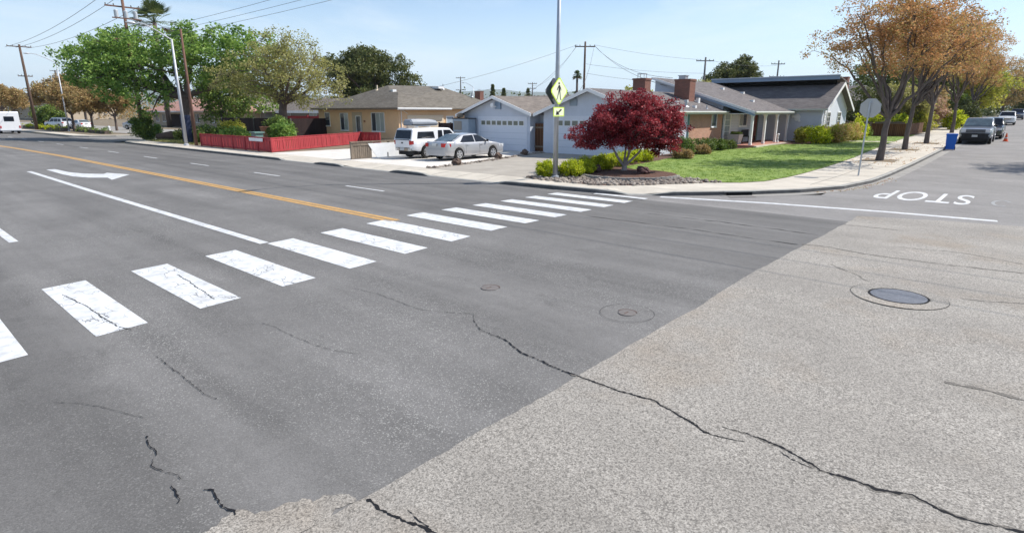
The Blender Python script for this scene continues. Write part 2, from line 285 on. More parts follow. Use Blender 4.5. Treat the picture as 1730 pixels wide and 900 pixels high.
M['lf_orange'] = leafmat('orange_leaf', [(0.20, 0.19, 0.06), (0.34, 0.25, 0.10), (0.45, 0.29, 0.13), (0.30, 0.31, 0.09)], 0.4)
M['lf_lime'] = leafmat('lime_leaf', [(0.10, 0.16, 0.012), (0.36, 0.43, 0.02), (0.62, 0.66, 0.03), (0.80, 0.80, 0.09)], 0.45)
M['lf_shrub'] = leafmat('shrub_leaf', [(0.05, 0.085, 0.02), (0.10, 0.15, 0.03), (0.18, 0.22, 0.05), (0.26, 0.27, 0.10)], 0.3)
M['lf_yellow'] = leafmat('yellow_leaf', [(0.18, 0.22, 0.03), (0.36, 0.38, 0.05), (0.52, 0.48, 0.08), (0.60, 0.55, 0.14)], 0.4)
M['lf_peach'] = leafmat('peach_leaf', [(0.20, 0.26, 0.04), (0.42, 0.46, 0.06), (0.66, 0.42, 0.22), (0.56, 0.56, 0.12)], 0.35)
M['lf_hedge'] = leafmat('hedge_leaf', [(0.04, 0.08, 0.015), (0.09, 0.15, 0.03), (0.20, 0.27, 0.045), (0.26, 0.33, 0.06)], 0.25)
M['lf_pink'] = leafmat('pink_blossom', [(0.45, 0.25, 0.20), (0.60, 0.36, 0.28), (0.35, 0.30, 0.12), (0.7, 0.5, 0.4)], 0.35)
M['grassblade'] = leafmat('grass_blade', [(0.16, 0.25, 0.05), (0.19, 0.29, 0.055), (0.22, 0.325, 0.06), (0.27, 0.35, 0.085)], 0.45)
M['palm'] = leafmat('palm_frond', [(0.05, 0.09, 0.02), (0.10, 0.14, 0.035), (0.20, 0.23, 0.07)], 0.3)
M['palmdry'] = leafmat('dry_palm_frond', [(0.12, 0.085, 0.05), (0.20, 0.14, 0.08)], 0.2)

# ------------------------------------------------------------------ mesh helpers
OFF = {}
class MB:
    def __init__(s): s.v = []; s.f = []
    def add(s, vs, fs):
        o = len(s.v); s.v += [tuple(v) for v in vs]; s.f += [tuple(i + o for i in f) for f in fs]
    def quad(s, *p): s.add(p, [tuple(range(len(p)))])
    def box(s, x0, x1, y0, y1, z0, z1):
        s.add([(x0, y0, z0), (x1, y0, z0), (x1, y1, z0), (x0, y1, z0), (x0, y0, z1), (x1, y0, z1), (x1, y1, z1), (x0, y1, z1)],
              [(0, 3, 2, 1), (4, 5, 6, 7), (0, 1, 5, 4), (1, 2, 6, 5), (2, 3, 7, 6), (3, 0, 4, 7)])
    def obox(s, p, a, b, c):
        """box from corner p along vectors a, b, c"""
        p, a, b, c = map(Vector, (p, a, b, c))
        vs = [p, p + a, p + a + b, p + b, p + c, p + a + c, p + a + b + c, p + b + c]
        s.add(vs, [(0, 3, 2, 1), (4, 5, 6, 7), (0, 1, 5, 4), (1, 2, 6, 5), (2, 3, 7, 6), (3, 0, 4, 7)])
    def tube(s, pts, rad, n=8, cap=True):
        pts = [Vector(p) for p in pts]
        if isinstance(rad, (int, float)): rad = [rad] * len(pts)
        rings = []
        for i, p in enumerate(pts):
            d = (pts[min(i + 1, len(pts) - 1)] - pts[max(i - 1, 0)])
            d = d.normalized() if d.length > 1e-9 else Vector((0, 0, 1))
            a = d.cross(Vector((0, 0, 1)) if abs(d.z) < 0.9 else Vector((1, 0, 0))).normalized(); b = d.cross(a)
            rings.append([p + (a * math.cos(2 * math.pi * k / n) + b * math.sin(2 * math.pi * k / n)) * rad[i] for k in range(n)])
        vs = [v for r in rings for v in r]; fs = []
        for i in range(len(pts) - 1):
            for k in range(n):
                fs.append((i * n + k, i * n + (k + 1) % n, (i + 1) * n + (k + 1) % n, (i + 1) * n + k))
        if cap: fs.append(tuple(range(n))[::-1]); fs.append(tuple((len(pts) - 1) * n + k for k in range(n)))
        s.add(vs, fs)
    def lathe(s, c, prof, n=24, axis='z'):
        c = Vector(c); vs = []; fs = []
        for r, h in prof:
            for k in range(n):
                a = 2 * math.pi * k / n
                v = {'z': (r * math.cos(a), r * math.sin(a), h), 'x': (h, r * math.cos(a), r * math.sin(a)), 'y': (r * math.sin(a), h, r * math.cos(a))}[axis]
                vs.append(c + Vector(v))
        for i in range(len(prof) - 1):
            for k in range(n): fs.append((i * n + k, i * n + (k + 1) % n, (i + 1) * n + (k + 1) % n, (i + 1) * n + k))
        fs.append(tuple(range(n))[::-1]); fs.append(tuple((len(prof) - 1) * n + k for k in range(n)))
        s.add(vs, fs)
    def extr(s, poly, vec):
        vec = Vector(vec); n = len(poly); p = [Vector(q) for q in poly]
        s.add(p + [q + vec for q in p], [tuple(range(n))[::-1], tuple(range(n, 2 * n))] + [(i, (i + 1) % n, n + (i + 1) % n, n + i) for i in range(n)])
    def blob(s, c, r, seed=0, sub=2, amp=0.2, flat=None):
        bm = bmesh.new(); bmesh.ops.create_icosphere(bm, subdivisions=sub, radius=1.0)
        rd = random.Random(seed); ph = [rd.uniform(0, 6.28) for _ in range(6)]
        rr = (r, r, r) if isinstance(r, (int, float)) else r
        for v in bm.verts:
            p = v.co.copy()
            k = 1 + amp * (math.sin(3 * p.x + ph[0]) * math.sin(2.7 * p.y + ph[1]) + 0.5 * math.sin(5 * p.z + ph[2] + 3 * p.x) + 0.35 * math.sin(8 * p.y + ph[3] + 5 * p.z))
            v.co = Vector((c[0] + p.x * k * rr[0], c[1] + p.y * k * rr[1], c[2] + p.z * k * rr[2]))
            if flat is not None and v.co.z < flat: v.co.z = flat
        bm.verts.index_update()
        s.add([v.co[:] for v in bm.verts], [tuple(v.index for v in f.verts) for f in bm.faces]); bm.free()
    def build(s, name, m, parent=None, smooth=False, fix=True):
        me = bpy.data.meshes.new(name)
        o = OFF.get(parent.name, None) if parent else None
        vs = s.v
        if o is not None: vs = [(v[0] - o[0], v[1] - o[1], v[2] - o[2]) for v in vs]
        me.from_pydata(vs, [], s.f)
        if fix:
            bm = bmesh.new(); bm.from_mesh(me); bmesh.ops.recalc_face_normals(bm, faces=bm.faces[:]); bm.to_mesh(me); bm.free()
        me.materials.append(m if not isinstance(m, str) else M[m])
        if smooth: me.polygons.foreach_set('use_smooth', [True] * len(me.polygons))
        me.update()
        ob = bpy.data.objects.new(name, me); COL.objects.link(ob)
        if parent:
            ob.parent = parent
            if o is not None: OFF[ob.name] = o
        return ob
def tag(o, label=None, cat=None, group=None, kind=None):
    if label: o['label'] = label
    if cat: o['category'] = cat
    if group: o['group'] = group
    if kind: o['kind'] = kind
    return o
def thing(name, label, cat, loc=(0, 0, 0), rz=0.0, group=None, world=True):
    o = bpy.data.objects.new(name, None); COL.objects.link(o); o.location = loc; o.rotation_euler = (0, 0, rz)
    o.empty_display_size = 0.3
    tag(o, label, cat, group)
    if world: OFF[o.name] = tuple(loc)
    return o
def struct(ob, label=None): return tag(ob, label=label, kind='structure')
def one(mb, name, m, label, cat, group=None, base=None, smooth=False):
    """a thing that is one mesh, its origin moved to its base"""
    if base is None:
        a = np.array(mb.v); base = (float(a[:, 0].mean()), float(a[:, 1].mean()), float(a[:, 2].min()))
    mb.v = [(v[0] - base[0], v[1] - base[1], v[2] - base[2]) for v in mb.v]
    o = mb.build(name, m, None, smooth); o.location = base
    return tag(o, label, cat, group)
def copy_tree(o, parent=None):
    c = o.copy(); COL.objects.link(c); c.parent = parent
    for ch in list(o.children): copy_tree(ch, c)
    return c

# ------------------------------------------------------------------ terrain heights
YC = 9.55
def hroad(x, y): return 0.0177 * y if y < YC else 0.0177 * YC - 0.023 * (y - YC)
def g(x, y):
    if y < 17: return hroad(x, y)
    return -0.02 + 0.015 * max(0.0, min(y, 150) - 28)
KERB = [(-66, 20.5), (-65, 18.2), (-63.5, 17.2), (-60, 16.95), (-44, 16.9), (-33.6, 16.9), (-25, 16.9), (-20, 16.9), (-17, 16.95), (-15, 17.0), (-12.75, 17.15), (-11.2, 17.3), (-10.2, 17.6), (-9.2, 18.2), (-8.1, 19.3), (-7.0, 20.5), (-5.9, 22.1), (-5.0, 24.3), (-4.62, 27), (-4.5, 30), (-4.4, 36), (-4.4, 60), (-4.4, 100), (-4.4, 150)]
def drop(x, y):
    """how far the kerb is dropped at drives and the corner ramp"""
    if y > 21: return 0.0
    def s(a, b, v): t = min(1, max(0, (v - a) / (b - a))); return t * t * (3 - 2 * t)
    d = 0.0
    for a, b in ((-33.4, -29.4), (-27.0, -22.6), (-20.2, -15.6), (-10.6, -9.3)):
        d = max(d, s(a - 0.35, a + 0.35, x) * (1 - s(b - 0.35, b + 0.35, x)))
    return d
def kdist(x, y):
    best = 1e9
    for (ax, ay), (bx, by) in zip(KERB[:-1], KERB[1:]):
        dx, dy = bx - ax, by - ay; t = max(0, min(1, ((x - ax) * dx + (y - ay) * dy) / (dx * dx + dy * dy)))
        best = min(best, math.hypot(x - ax - t * dx, y - ay - t * dy))
    return best
def hp(x, y):
    """height of the raised block: sidewalks, drives and gardens"""
    base = -0.02 + 0.015 * max(0.0, min(y, 150) - 28); d = drop(x, y)
    if d > 0:
        k = min(1.0, kdist(x, y) / 1.3); return base + 0.14 * (1 - d) + d * (0.02 + 0.12 * k)
    return base + 0.14
def rough_edge(poly, amp, sub, seed):
    rd = random.Random(seed); out = []
    for i, a in enumerate(poly):
        b = poly[(i + 1) % len(poly)]; L = math.hypot(b[0] - a[0], b[1] - a[1]); n = max(1, int(L / sub)); nx_, ny_ = -(b[1] - a[1]) / L, (b[0] - a[0]) / L; w_ = 0.0
        for k in range(n):
            w_ = w_ * 0.75 + rd.gauss(0, amp * 0.4); o_ = w_ + rd.uniform(-amp, amp) * 0.3; out.append((a[0] + (b[0] - a[0]) * k / n + nx_ * o_, a[1] + (b[1] - a[1]) * k / n + ny_ * o_))
    return out
def sheet(name, poly, h, m, dz=0.0, step=1.0, smooth=True):
    bm = bmesh.new(); vs = [bm.verts.new((p[0], p[1], 0)) for p in poly]; f = bm.faces.new(vs); f.normal_update()
    if f.normal.z < 0: f.normal_flip()
    bmesh.ops.triangulate(bm, faces=bm.faces[:], quad_method='FIXED', ngon_method='EAR_CLIP')
    xs = [p[0] for p in poly]; ys = [p[1] for p in poly]
    for ax, (lo, hi) in ((0, (min(xs), max(xs))), (1, (min(ys), max(ys)))):
        st = step[ax] if isinstance(step, (tuple, list)) else step
        cuts = [c * st for c in range(math.ceil(lo / st), math.floor(hi / st) + 1)]
        if ax == 1: cuts += [c for c in (9.55, 17.0, 28.0) if lo < c < hi]
        for c in cuts:
            co = (c, 0, 0) if ax == 0 else (0, c, 0); no = (1, 0, 0) if ax == 0 else (0, 1, 0)
            bmesh.ops.bisect_plane(bm, geom=bm.verts[:] + bm.edges[:] + bm.faces[:], plane_co=co, plane_no=no, dist=1e-4)
    for v in bm.verts: v.co.z = h(v.co.x, v.co.y) + dz
    bmesh.ops.recalc_face_normals(bm, faces=bm.faces[:])
    if sum(fc.normal.z for fc in bm.faces) < 0: bmesh.ops.reverse_faces(bm, faces=bm.faces[:])
    me = bpy.data.meshes.new(name); bm.to_mesh(me); bm.free(); me.materials.append(M[m] if isinstance(m, str) else m)
    ob = bpy.data.objects.new(name, me); COL.objects.link(ob); return ob
def ribbon(mb, pts, wd, h, dz, jag=0.0, seed=0, sub=0.25):
    """flat strip following pts on the surface h; wd a number or list of widths"""
    rd = random.Random(seed); P = []; W = []
    ws = wd if isinstance(wd, (list, tuple)) else [wd] * len(pts)
    for i in range(len(pts) - 1):
        a, b = pts[i], pts[i + 1]; L = math.hypot(b[0] - a[0], b[1] - a[1]); n = max(1, int(L / sub))
        for k in range(n):
            t = k / n; P.append((a[0] + (b[0] - a[0]) * t, a[1] + (b[1] - a[1]) * t)); W.append(ws[i] + (ws[i + 1] - ws[i]) * t)
    P.append(pts[-1]); W.append(ws[-1]); vs = []
    if jag:
        ph = [rd.uniform(0, 6.28) for _ in range(4)]; Q = []
        walk = 0.0
        for i, p in enumerate(P):
            a = P[max(i - 1, 0)]; b = P[min(i + 1, len(P) - 1)]; l = math.hypot(b[0] - a[0], b[1] - a[1]) or 1; nx_, ny_ = -(b[1] - a[1]) / l, (b[0] - a[0]) / l
            walk = walk * 0.8 + rd.gauss(0, jag * 0.55); o_ = walk + rd.uniform(-jag, jag) * 0.35; Q.append((p[0] + nx_ * o_, p[1] + ny_ * o_))
        P = Q
    for i, p in enumerate(P):
        a = P[max(i - 1, 0)]; b = P[min(i + 1, len(P) - 1)]; d = Vector((b[0] - a[0], b[1] - a[1], 0)).normalized(); n = Vector((-d.y, d.x, 0))
        k = W[i] * (rd.choice((0.25, 0.6, 0.8, 1.0, 1.3, 1.7)) if jag else 1.0) / 2
        for s in (-1, 1): x, y = p[0] + n.x * k * s, p[1] + n.y * k * s; vs.append((x, y, h(x, y) + dz))
    mb.add(vs, [(2 * i, 2 * i + 1, 2 * i + 3, 2 * i + 2) for i in range(len(P) - 1)])

# ------------------------------------------------------------------ ground, roads, kerbs, paving
def hroad_all(x, y): return g(x, y)
xs = [-9980, -6000, -2000, -800, -400, -250, -150, -100, -66, -40, -20, -4, 9, 20, 40, 100, 400, 2000, 6000, 9980]
ys = [-2980, -2000, -500, -60, -3.4, YC, 17.0, 28.0, 60, 100, 150, 250, 600, 2000, 6000, 9980]
gm = MB(); vs = []
for yy in ys:
    for xx in xs: vs.append((xx, yy, (g(0, min(yy, 150)) if yy > 17 else (hroad(0, max(yy, -3)) if yy > -60 else 0.0)) - 0.09))
nx = len(xs)
gm.add(vs, [(j * nx + i, j * nx + i + 1, (j + 1) * nx + i + 1, (j + 1) * nx + i) for j in range(len(ys) - 1) for i in range(nx - 1)])
struct(gm.build('ground', 'ground', fix=False))
struct(sheet('road', [(-420, -2.2), (90, -2.2), (90, 17.0), (-420, 17.0)], g, 'road', 0.0, (25, 3)), 'dark grey main road with worn wheel tracks')
struct(sheet('side_street', [(-13, 17.0), (11, 17.0), (5.6, 21), (4.8, 26), (4.8, 150), (-5.2, 150), (-5.2, 22), (-9, 19)], g, 'side', 0.0, (4, 6)), 'grey side street climbing gently away')
struct(sheet('side_road', [(-66.4, 17.0), (-84, 17.0), (-80, 24), (-80, 75), (-66.2, 75), (-66.2, 24)], g, 'side', 0.0, (8, 8)))
struct(sheet('old_pavement', rough_edge([(-3.22, 1.35), (-3.2, 3), (-3.15, 4.4), (-3.12, 7.85), (-3.16, 11.5), (-3.25, 16.95), (4.4, 17.0), (4.4, -1.0), (-3.2, -1.0)], 0.014, 0.09, 3), g, 'patch', 0.005, (1.0, 1.0)), 'pale coarse old asphalt patch at the junction')
struct(sheet('old_pavement', rough_edge([(-3.30, 18.1), (-1.35, 18.8), (0.18, 19.1), (4.4, 19.3), (4.4, 17.0), (-3.25, 16.95)], 0.012, 0.2, 4), g, 'patch', 0.005, (1.0, 1.0)), 'far strip of the pale coarse asphalt patch before the stop line')
struct(sheet('old_pavement', rough_edge([(-3.75, 1.38), (-3.62, 1.47), (-3.55, 1.70), (-3.42, 1.74), (-3.36, 1.92), (-3.22, 1.95), (-3.22, 0.9), (-3.7, 0.9)], 0.035, 0.03, 5), g, 'patch', 0.0045, (1.0, 1.0)), 'small pebbly spill of old asphalt at the patch corner')
# raised block
inner = [(x, y) for x, y in KERB]
def offset_poly(pts, d):
    out = []
    for i, p in enumerate(pts):
        a = pts[max(i - 1, 0)]; b = pts[min(i + 1, len(pts) - 1)]; v = Vector((b[0] - a[0], b[1] - a[1])).normalized()
        out.append((p[0] - v.y * d, p[1] + v.x * d))
    return out
def densify(pts, s=0.35):
    o = []
    for a, b in zip(pts[:-1], pts[1:]):
        n = max(1, int(math.hypot(b[0] - a[0], b[1] - a[1]) / (s if a[1] < 40 else 4)))
        o += [(a[0] + (b[0] - a[0]) * k / n, a[1] + (b[1] - a[1]) * k / n) for k in range(n)]
    return o + [pts[-1]]
kd = densify(KERB); ki = offset_poly(kd, 0.16); kg = offset_poly(kd, -0.42)
mb = MB(); vs = []
for (a, b) in zip(kd, ki):
    z0 = g(a[0], max(a[1], 17.0)) - 0.03; z1 = hp(*a); vs += [(a[0], a[1], z0), (a[0], a[1], z1 - 0.02), (a[0] + (b[0] - a[0]) * 0.15, a[1] + (b[1] - a[1]) * 0.15, z1), (b[0], b[1], hp(*b))]
mb.add(vs, [(4 * i + k, 4 * (i + 1) + k, 4 * (i + 1) + k + 1, 4 * i + k + 1) for i in range(len(kd) - 1) for k in range(1, 3)])
struct(mb.build('kerb', 'kerb', smooth=False), 'concrete kerb round the corner, dropped at the driveways')
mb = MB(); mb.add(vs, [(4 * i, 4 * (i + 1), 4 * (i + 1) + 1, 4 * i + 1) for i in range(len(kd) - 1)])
struct(mb.build('kerb', 'kerbface', smooth=False), 'vertical face of the corner kerb, shade painted into its dark tone')
mb = MB(); vs = []
for (a, b) in zip(kd, kg): vs += [(a[0], a[1], g(a[0], a[1]) + 0.006), (b[0], b[1], g(b[0], b[1]) + 0.006)]
mb.add(vs, [(2 * i, 2 * i + 2, 2 * i + 3, 2 * i + 1) for i in range(len(kd) - 1) if kd[i][1] > 19.5 and kd[i][0] > -20])
struct(mb.build('gutter', 'gutter', fix=False), 'concrete gutter strip along the side street kerb')
KI = offset_poly(KERB, 0.16)
WALK = [(-64.6, 20.6), (-63, 18.9), (-33.5, 18.6), (-15.6, 18.4), (-14.5, 18.2), (-12.9, 18.15), (-11.85, 18.2), (-10.8, 19.1), (-10.0, 20.4), (-9.3, 21.6), (-8.2, 22.55), (-7.66, 23.6), (-7.45, 25.7), (-7.35, 31.5), (-7.45, 37), (-7.9, 46), (-8.1, 51), (-8.3, 60), (-8.4, 100), (-8.4, 150)]
struct(sheet('sidewalk', KI + WALK[::-1], hp, 'concrete', 0.0, (0.6, 0.6) if False else (1.0, 1.0)), 'pale concrete sidewalk round the corner lot')
# joints across the sidewalk
mb = MB()
for x in np.arange(-62, -16, 1.5): ribbon(mb, [(x, 17.15), (x, 18.5)], 0.025, hp, 0.005)
for y in np.arange(25.5, 100, 1.5): ribbon(mb, [(-7.35 if y < 40 else -7.9, y), (-4.65, y)], 0.025, hp, 0.005)
ribbon(mb, [(-6.0, 23.6), (-5.95, 30), (-5.95, 60), (-5.95, 100)], 0.025, hp, 0.0045, sub=1.0)
struct(mb.build('sidewalk_joints', 'joint', fix=False))
# block ground behind the sidewalk: drives, beds, lawns
struct(sheet('yard_ground', [(-64.6, 20.7), (-62.9, 19.0), (-38.0, 18.7), (-38.0, 30), (-44, 34.5), (-44, 150), (-64.6, 150)], hp, 'dirt', -0.004, (4, 4)))
struct(sheet('driveway', [(-38.0, 18.62), (-29.05, 18.58), (-29.05, 34.8), (-38.0, 34.8)], hp, 'drive_white', 0.0, (4, 4)), 'pale concrete driveway of the tan house')
struct(sheet('driveway', [(-29.05, 18.58), (-21.95, 18.5), (-22.1, 20), (-23.4, 25.5), (-24.3, 28.6), (-24.6, 31.5), (-29.05, 36), (-44, 34.8), (-29.05, 34.8)][:7], hp, 'drive_white', 0.0, (4, 4)), 'bright concrete driveway under the parked vehicles')
struct(sheet('driveway', [(-21.65, 18.5), (-15.5, 18.4), (-15.45, 22), (-16.3, 26), (-16.9, 30.9), (-24.0, 31.5), (-24.0, 28.6), (-23.1, 25.5), (-21.8, 20)], hp, 'drive_grey', 0.0, (4, 4)), 'stained beige concrete driveway of the blue house')
struct(sheet('driveway_border', [(-21.95, 18.5), (-21.65, 18.5), (-21.8, 20), (-23.1, 25.5), (-24.0, 28.6), (-24.0, 31.5), (-24.6, 31.5), (-24.3, 28.6), (-23.4, 25.5), (-22.1, 20)], hp, 'dirt', 0.0, (4, 4)))
LAWN = [(-9.0, 22.0), (-8.2, 22.55), (-7.66, 23.6), (-7.45, 25.7), (-7.35, 31.5), (-7.45, 37), (-7.9, 46), (-8.1, 51), (-8.3, 60), (-8.35, 66), (-12.6, 66), (-12.6, 47.6), (-14.0, 46.6), (-14.7, 44), (-14.75, 41.6), (-15.6, 38.5), (-15.9, 34), (-15.4, 29.5), (-15.2, 27.0), (-15.0, 25.2), (-13.2, 24.0), (-11.6, 23.2), (-10.2, 22.4)]
struct(sheet('lawn', LAWN, hp, 'lawn', 0.02, (2, 2)), 'bright green front lawn of the corner house')
BED = [(-15.6, 18.4), (-14.5, 18.2), (-12.9, 18.15), (-11.85, 18.2), (-10.8, 19.1), (-10.0, 20.4), (-9.3, 21.6), (-9.0, 22.0), (-10.2, 22.4), (-11.6, 23.2), (-13.2, 24.0), (-15.0, 25.2), (-15.2, 27.0), (-15.4, 29.5), (-15.9, 34), (-15.6, 38.5), (-14.75, 41.6), (-17.1, 41.6), (-17.1, 30.9), (-16.9, 30.9), (-16.3, 26), (-15.45, 22)]
struct(sheet('planting_bed', BED, hp, 'mulch', 0.0, (2, 2)), 'dark mulched planting bed round the red maple')
struct(sheet('planting_bed', [(-12.6, 66), (-12.6, 47.6), (-14.0, 46.6), (-14.7, 44), (-14.7, 51.2), (-12.75, 51.2), (-12.75, 66)], hp, 'mulch', 0.0, (2, 2)), 'mulched bed against the white gable wall')
struct(sheet('garden_path', [(-8.15, 53.0), (-8.15, 54.1), (-12.4, 53.2), (-12.4, 52.2)], hp, 'concrete', 0.03, (2, 2)))
struct(sheet('yard_ground', [(-12.75, 66), (-8.35, 66), (-8.4, 150), (-44, 150), (-44, 61), (-12.75, 61)], hp, 'dirt', -0.004, (5, 5)))
struct(sheet('yard_ground', [(-24.2, 60.9), (-44, 60.9), (-44, 34.6), (-29.2, 34.6), (-29.2, 36), (-24.2, 36)], hp, 'dirt', -0.012, (5, 5)))
# left block beyond the side road
struct(sheet('sidewalk', [(-80.3, 21), (-81.3, 18.6), (-83.5, 17.6), (-300, 17.4), (-300, 19.2), (-84, 19.2), (-82.2, 21), (-82.2, 60), (-80.3, 60)], lambda x, y: g(x, 17.5) + 0.14 + max(0, y - 28) * 0.015, 'concrete', 0.0, (10, 4)), 'sidewalk of the far block beyond the side road')
mb = MB()
KL = [(-80.3, 60), (-80.3, 21), (-81.3, 18.6), (-83.5, 17.6), (-300, 17.4)]
for a, b in zip(KL[:-1], KL[1:]):
    mb.quad((*a, g(a[0], a[1]) - 0.05), (*b, g(b[0], b[1]) - 0.05), (*b, g(b[0], b[1]) + 0.14), (*a, g(a[0], a[1]) + 0.14))
struct(mb.build('kerb', 'kerb', fix=False), 'kerb of the far block beyond the side road')
struct(sheet('yard_ground', [(-82.2, 60), (-82.2, 21), (-84, 19.2), (-300, 19.2), (-300, 150), (-82.2, 150)], lambda x, y: g(x, y) + 0.14, 'dirt', -0.004, (20, 8)))
struct(sheet('car_park', [(-86, 24), (-200, 24), (-200, 33), (-86, 33)], lambda x, y: g(x, y) + 0.14, 'gutter', 0.01, (20, 8)))
# near-side and right-side corners, for views from beside the photograph's
NB = [(-420, -2.2), (90, -2.2), (90, -6), (-420, -6)]
struct(sheet('sidewalk', NB, lambda x, y: hroad(0, -2.2) + 0.14, 'concrete', 0, (40, 4)), 'sidewalk on the near side of the main road')
mb = MB(); mb.box(-420, 90, -2.35, -2.2, -0.15, 0.105); struct(mb.build('kerb', 'kerb'), 'kerb on the near side of the main road')
KR = [(90, 17.0), (10.5, 17.05), (7.5, 18), (5.6, 20.5), (4.8, 24), (4.6, 28), (4.6, 150)]
struct(sheet('sidewalk', KR + [(7.4, 150), (7.4, 28), (7.8, 23), (10.5, 20), (90, 20)], lambda x, y: hp(-40, y), 'concrete', 0, (8, 3)), 'sidewalk on the right side of the side street')
struct(sheet('yard_ground', [(90, 150), (7.4, 150), (7.4, 28), (7.8, 23), (10.5, 20), (90, 20)], lambda x, y: hp(-40, y), 'lawn', -0.004, (12, 8)))
mb = MB(); kr = densify(KR, 1.0)
mb.add([p for (x, y) in kr for p in ((x, y, g(x, y) - 0.05), (x, y, hp(-40, y)))], [(2 * i, 2 * i + 1, 2 * i + 3, 2 * i + 2) for i in range(len(kr) - 1)])
struct(mb.build('kerb', 'kerb', fix=False), 'kerb on the right side of the side street')

# ------------------------------------------------------------------ painted markings
for i in range(-1, 13):
    y0 = 1.603 + i * 1.2734; y1 = y0 + 0.595
    if i == 12: y1 = y0 + 0.42
    f = lambda y: -8.92 - 0.0561 * (y - 11)
    a, b = f(y0), f(y1)
    cut = 0.0 if i < 12 else 1.0
    o = sheet('crosswalk_stripe', [(a - 3.03 + cut, y0), (a, y0), (b, y1), (b - 3.03 + cut, y1)], g, 'white_cracked' if i in (0, 1, 2) else 'white_paint' if i < 6 else 'white_line', 0.004, (1, 0.3))
    struct(o); o['group'] = 'white crosswalk stripes'
def line(name, pts, wd, m, h=g, label=None):
    mb = MB(); ribbon(mb, pts, wd, h, 0.004, sub=1.0); return struct(mb.build(name, m, fix=False), label)
line('lane_line', [(-11.72, 5.4), (-24.5, 5.33), (-34.6, 5.34)], 0.19, 'white_line', label='solid white turn lane line')
for dy in (-0.095, 0.095):
    line('centre_line', [(-11.5, 8.62 + dy), (-25, 8.62 + dy), (-45, 8.56 + dy), (-57, 8.25 + dy), (-80, 7.2 + dy), (-140, 4.5 + dy)], 0.142, 'yellow_paint')
for k in range(14):
    x = -16.5 - 7.35 * k
    line('lane_dash', [(x, 11.97), (x - 2.3, 11.95)], 0.11, 'white_line')
    if k < 8: line('lane_dash', [(x + 0.35, 1.98), (x - 2.0, 1.98)], 0.16, 'white_line')
line('stop_line', [(-9.15, 17.9), (-8.86, 17.97), (-5.9, 18.88), (-2.8, 19.43), (-0.36, 19.66)], 0.26, 'white_line', label='white limit line across the side street')
AR = [(-34.85, 6.03), (-34.85, 6.36), (-32.6, 6.42), (-31.3, 6.68), (-30.7, 7.0), (-30.3, 7.2), (-30.75, 7.45), (-29.07, 7.85), (-27.5, 6.78), (-28.55, 6.9), (-29.2, 6.4), (-30.4, 6.1), (-31.6, 6.02)]
struct(sheet('turn_arrow', AR, g, 'white_line', 0.004, (5, 5)), 'white left turn arrow in the turn lane')
def text_marking(txt, x0, x1, y0, y1, m):
    cu = bpy.data.curves.new('t', 'FONT'); cu.body = txt; cu.offset = 0.006; cu.space_character = 1.08
    ob = bpy.data.objects.new('t', cu); COL.objects.link(ob)
    dg = bpy.context.evaluated_depsgraph_get(); me = bpy.data.meshes.new_from_object(ob.evaluated_get(dg)); bpy.data.objects.remove(ob)
    a = np.array([v.co[:2] for v in me.vertices]); lo, hi = a.min(0), a.max(0)
    for v in me.vertices:
        u = (v.co.x - lo[0]) / (hi[0] - lo[0]); t = (v.co.y - lo[1]) / (hi[1] - lo[1])
        x = x1 - u * (x1 - x0); y = y1 - t * (y1 - y0) - 0.12 * (u - 0.5); v.co = (x, y, g(x, y) + 0.005)
    me.materials.append(M[m]); o = bpy.data.objects.new('stop_marking', me); COL.objects.link(o); return o
struct(text_marking('STOP', -3.80, -1.18, 22.45, 25.2, 'white_line'), 'word STOP painted on the side street for drivers coming down')
mb = MB(); 
ring = [(-0.42 + 0.22 * math.cos(a), 23.7 + 0.75 * math.sin(a)) for a in np.linspace(0.6, 5.2, 16)]
ribbon(mb, ring, 0.09, g, 0.004, sub=5); struct(mb.build('worn_ring_marking', 'worn_paint', fix=False))

# ------------------------------------------------------------------ cracks, painted cable shadow and covers in the road
def crack(pts, wd, m='crack', seed=0, jag=0.008, sub=0.02, dz=0.009):
    mb = MB(); ribbon(mb, pts, wd, g, dz, jag, seed, sub); return mb
LA = [(-5.33, 5.22), (-5.07, 5.0), (-4.84, 4.87), (-4.62, 4.83), (-4.42, 4.83), (-4.15, 4.75), (-3.99, 4.66), (-3.76, 4.65), (-3.48, 4.61), (-3.24, 4.59), (-2.9, 4.59), (-2.63, 4.6), (-2.41, 4.62), (-2.27, 4.64), (-2.08, 4.57), (-1.88, 4.51), (-1.7, 4.43), (-1.62, 4.43), (-1.49, 4.47), (-1.38, 4.51)]
LB = [(-1.62, 4.6), (-1.43, 4.64), (-1.22, 4.63), (-1.07, 4.6), (-0.93, 4.55), (-0.8, 4.49), (-0.7, 4.5), (-0.55, 4.52), (-0.43, 4.5), (-0.32, 4.54), (-0.22, 4.59), (-0.08, 4.55), (0.06, 4.53), (0.18, 4.56), (0.3, 4.61), (0.39, 4.64), (1.2, 4.7), (2.4, 4.55), (3.4, 4.6)]
WA = [0.005, 0.007, 0.008, 0.010, 0.011, 0.013, 0.013, 0.012, 0.014, 0.017, 0.017, 0.016, 0.016, 0.014, 0.016, 0.016, 0.015, 0.010, 0.007, 0.003]
WB = [0.004, 0.010, 0.016, 0.017, 0.016, 0.014, 0.020, 0.020, 0.026, 0.024, 0.022, 0.020, 0.016, 0.016, 0.018, 0.018, 0.018, 0.016, 0.014]
mb = crack(LA, WA, seed=3); ribbon(mb, LB, WB, g, 0.009, 0.008, 4, 0.02)
ribbon(mb, [(-1.12, 4.545), (-1.02, 4.50), (-0.9, 4.475), (-0.8, 4.47)], [0.004, 0.007, 0.008, 0.004], g, 0.009, 0.006, 6, 0.02)
struct(mb.build('pavement_crack_and_shadow', 'crack', fix=False), 'long jagged black crack running right across the old asphalt')
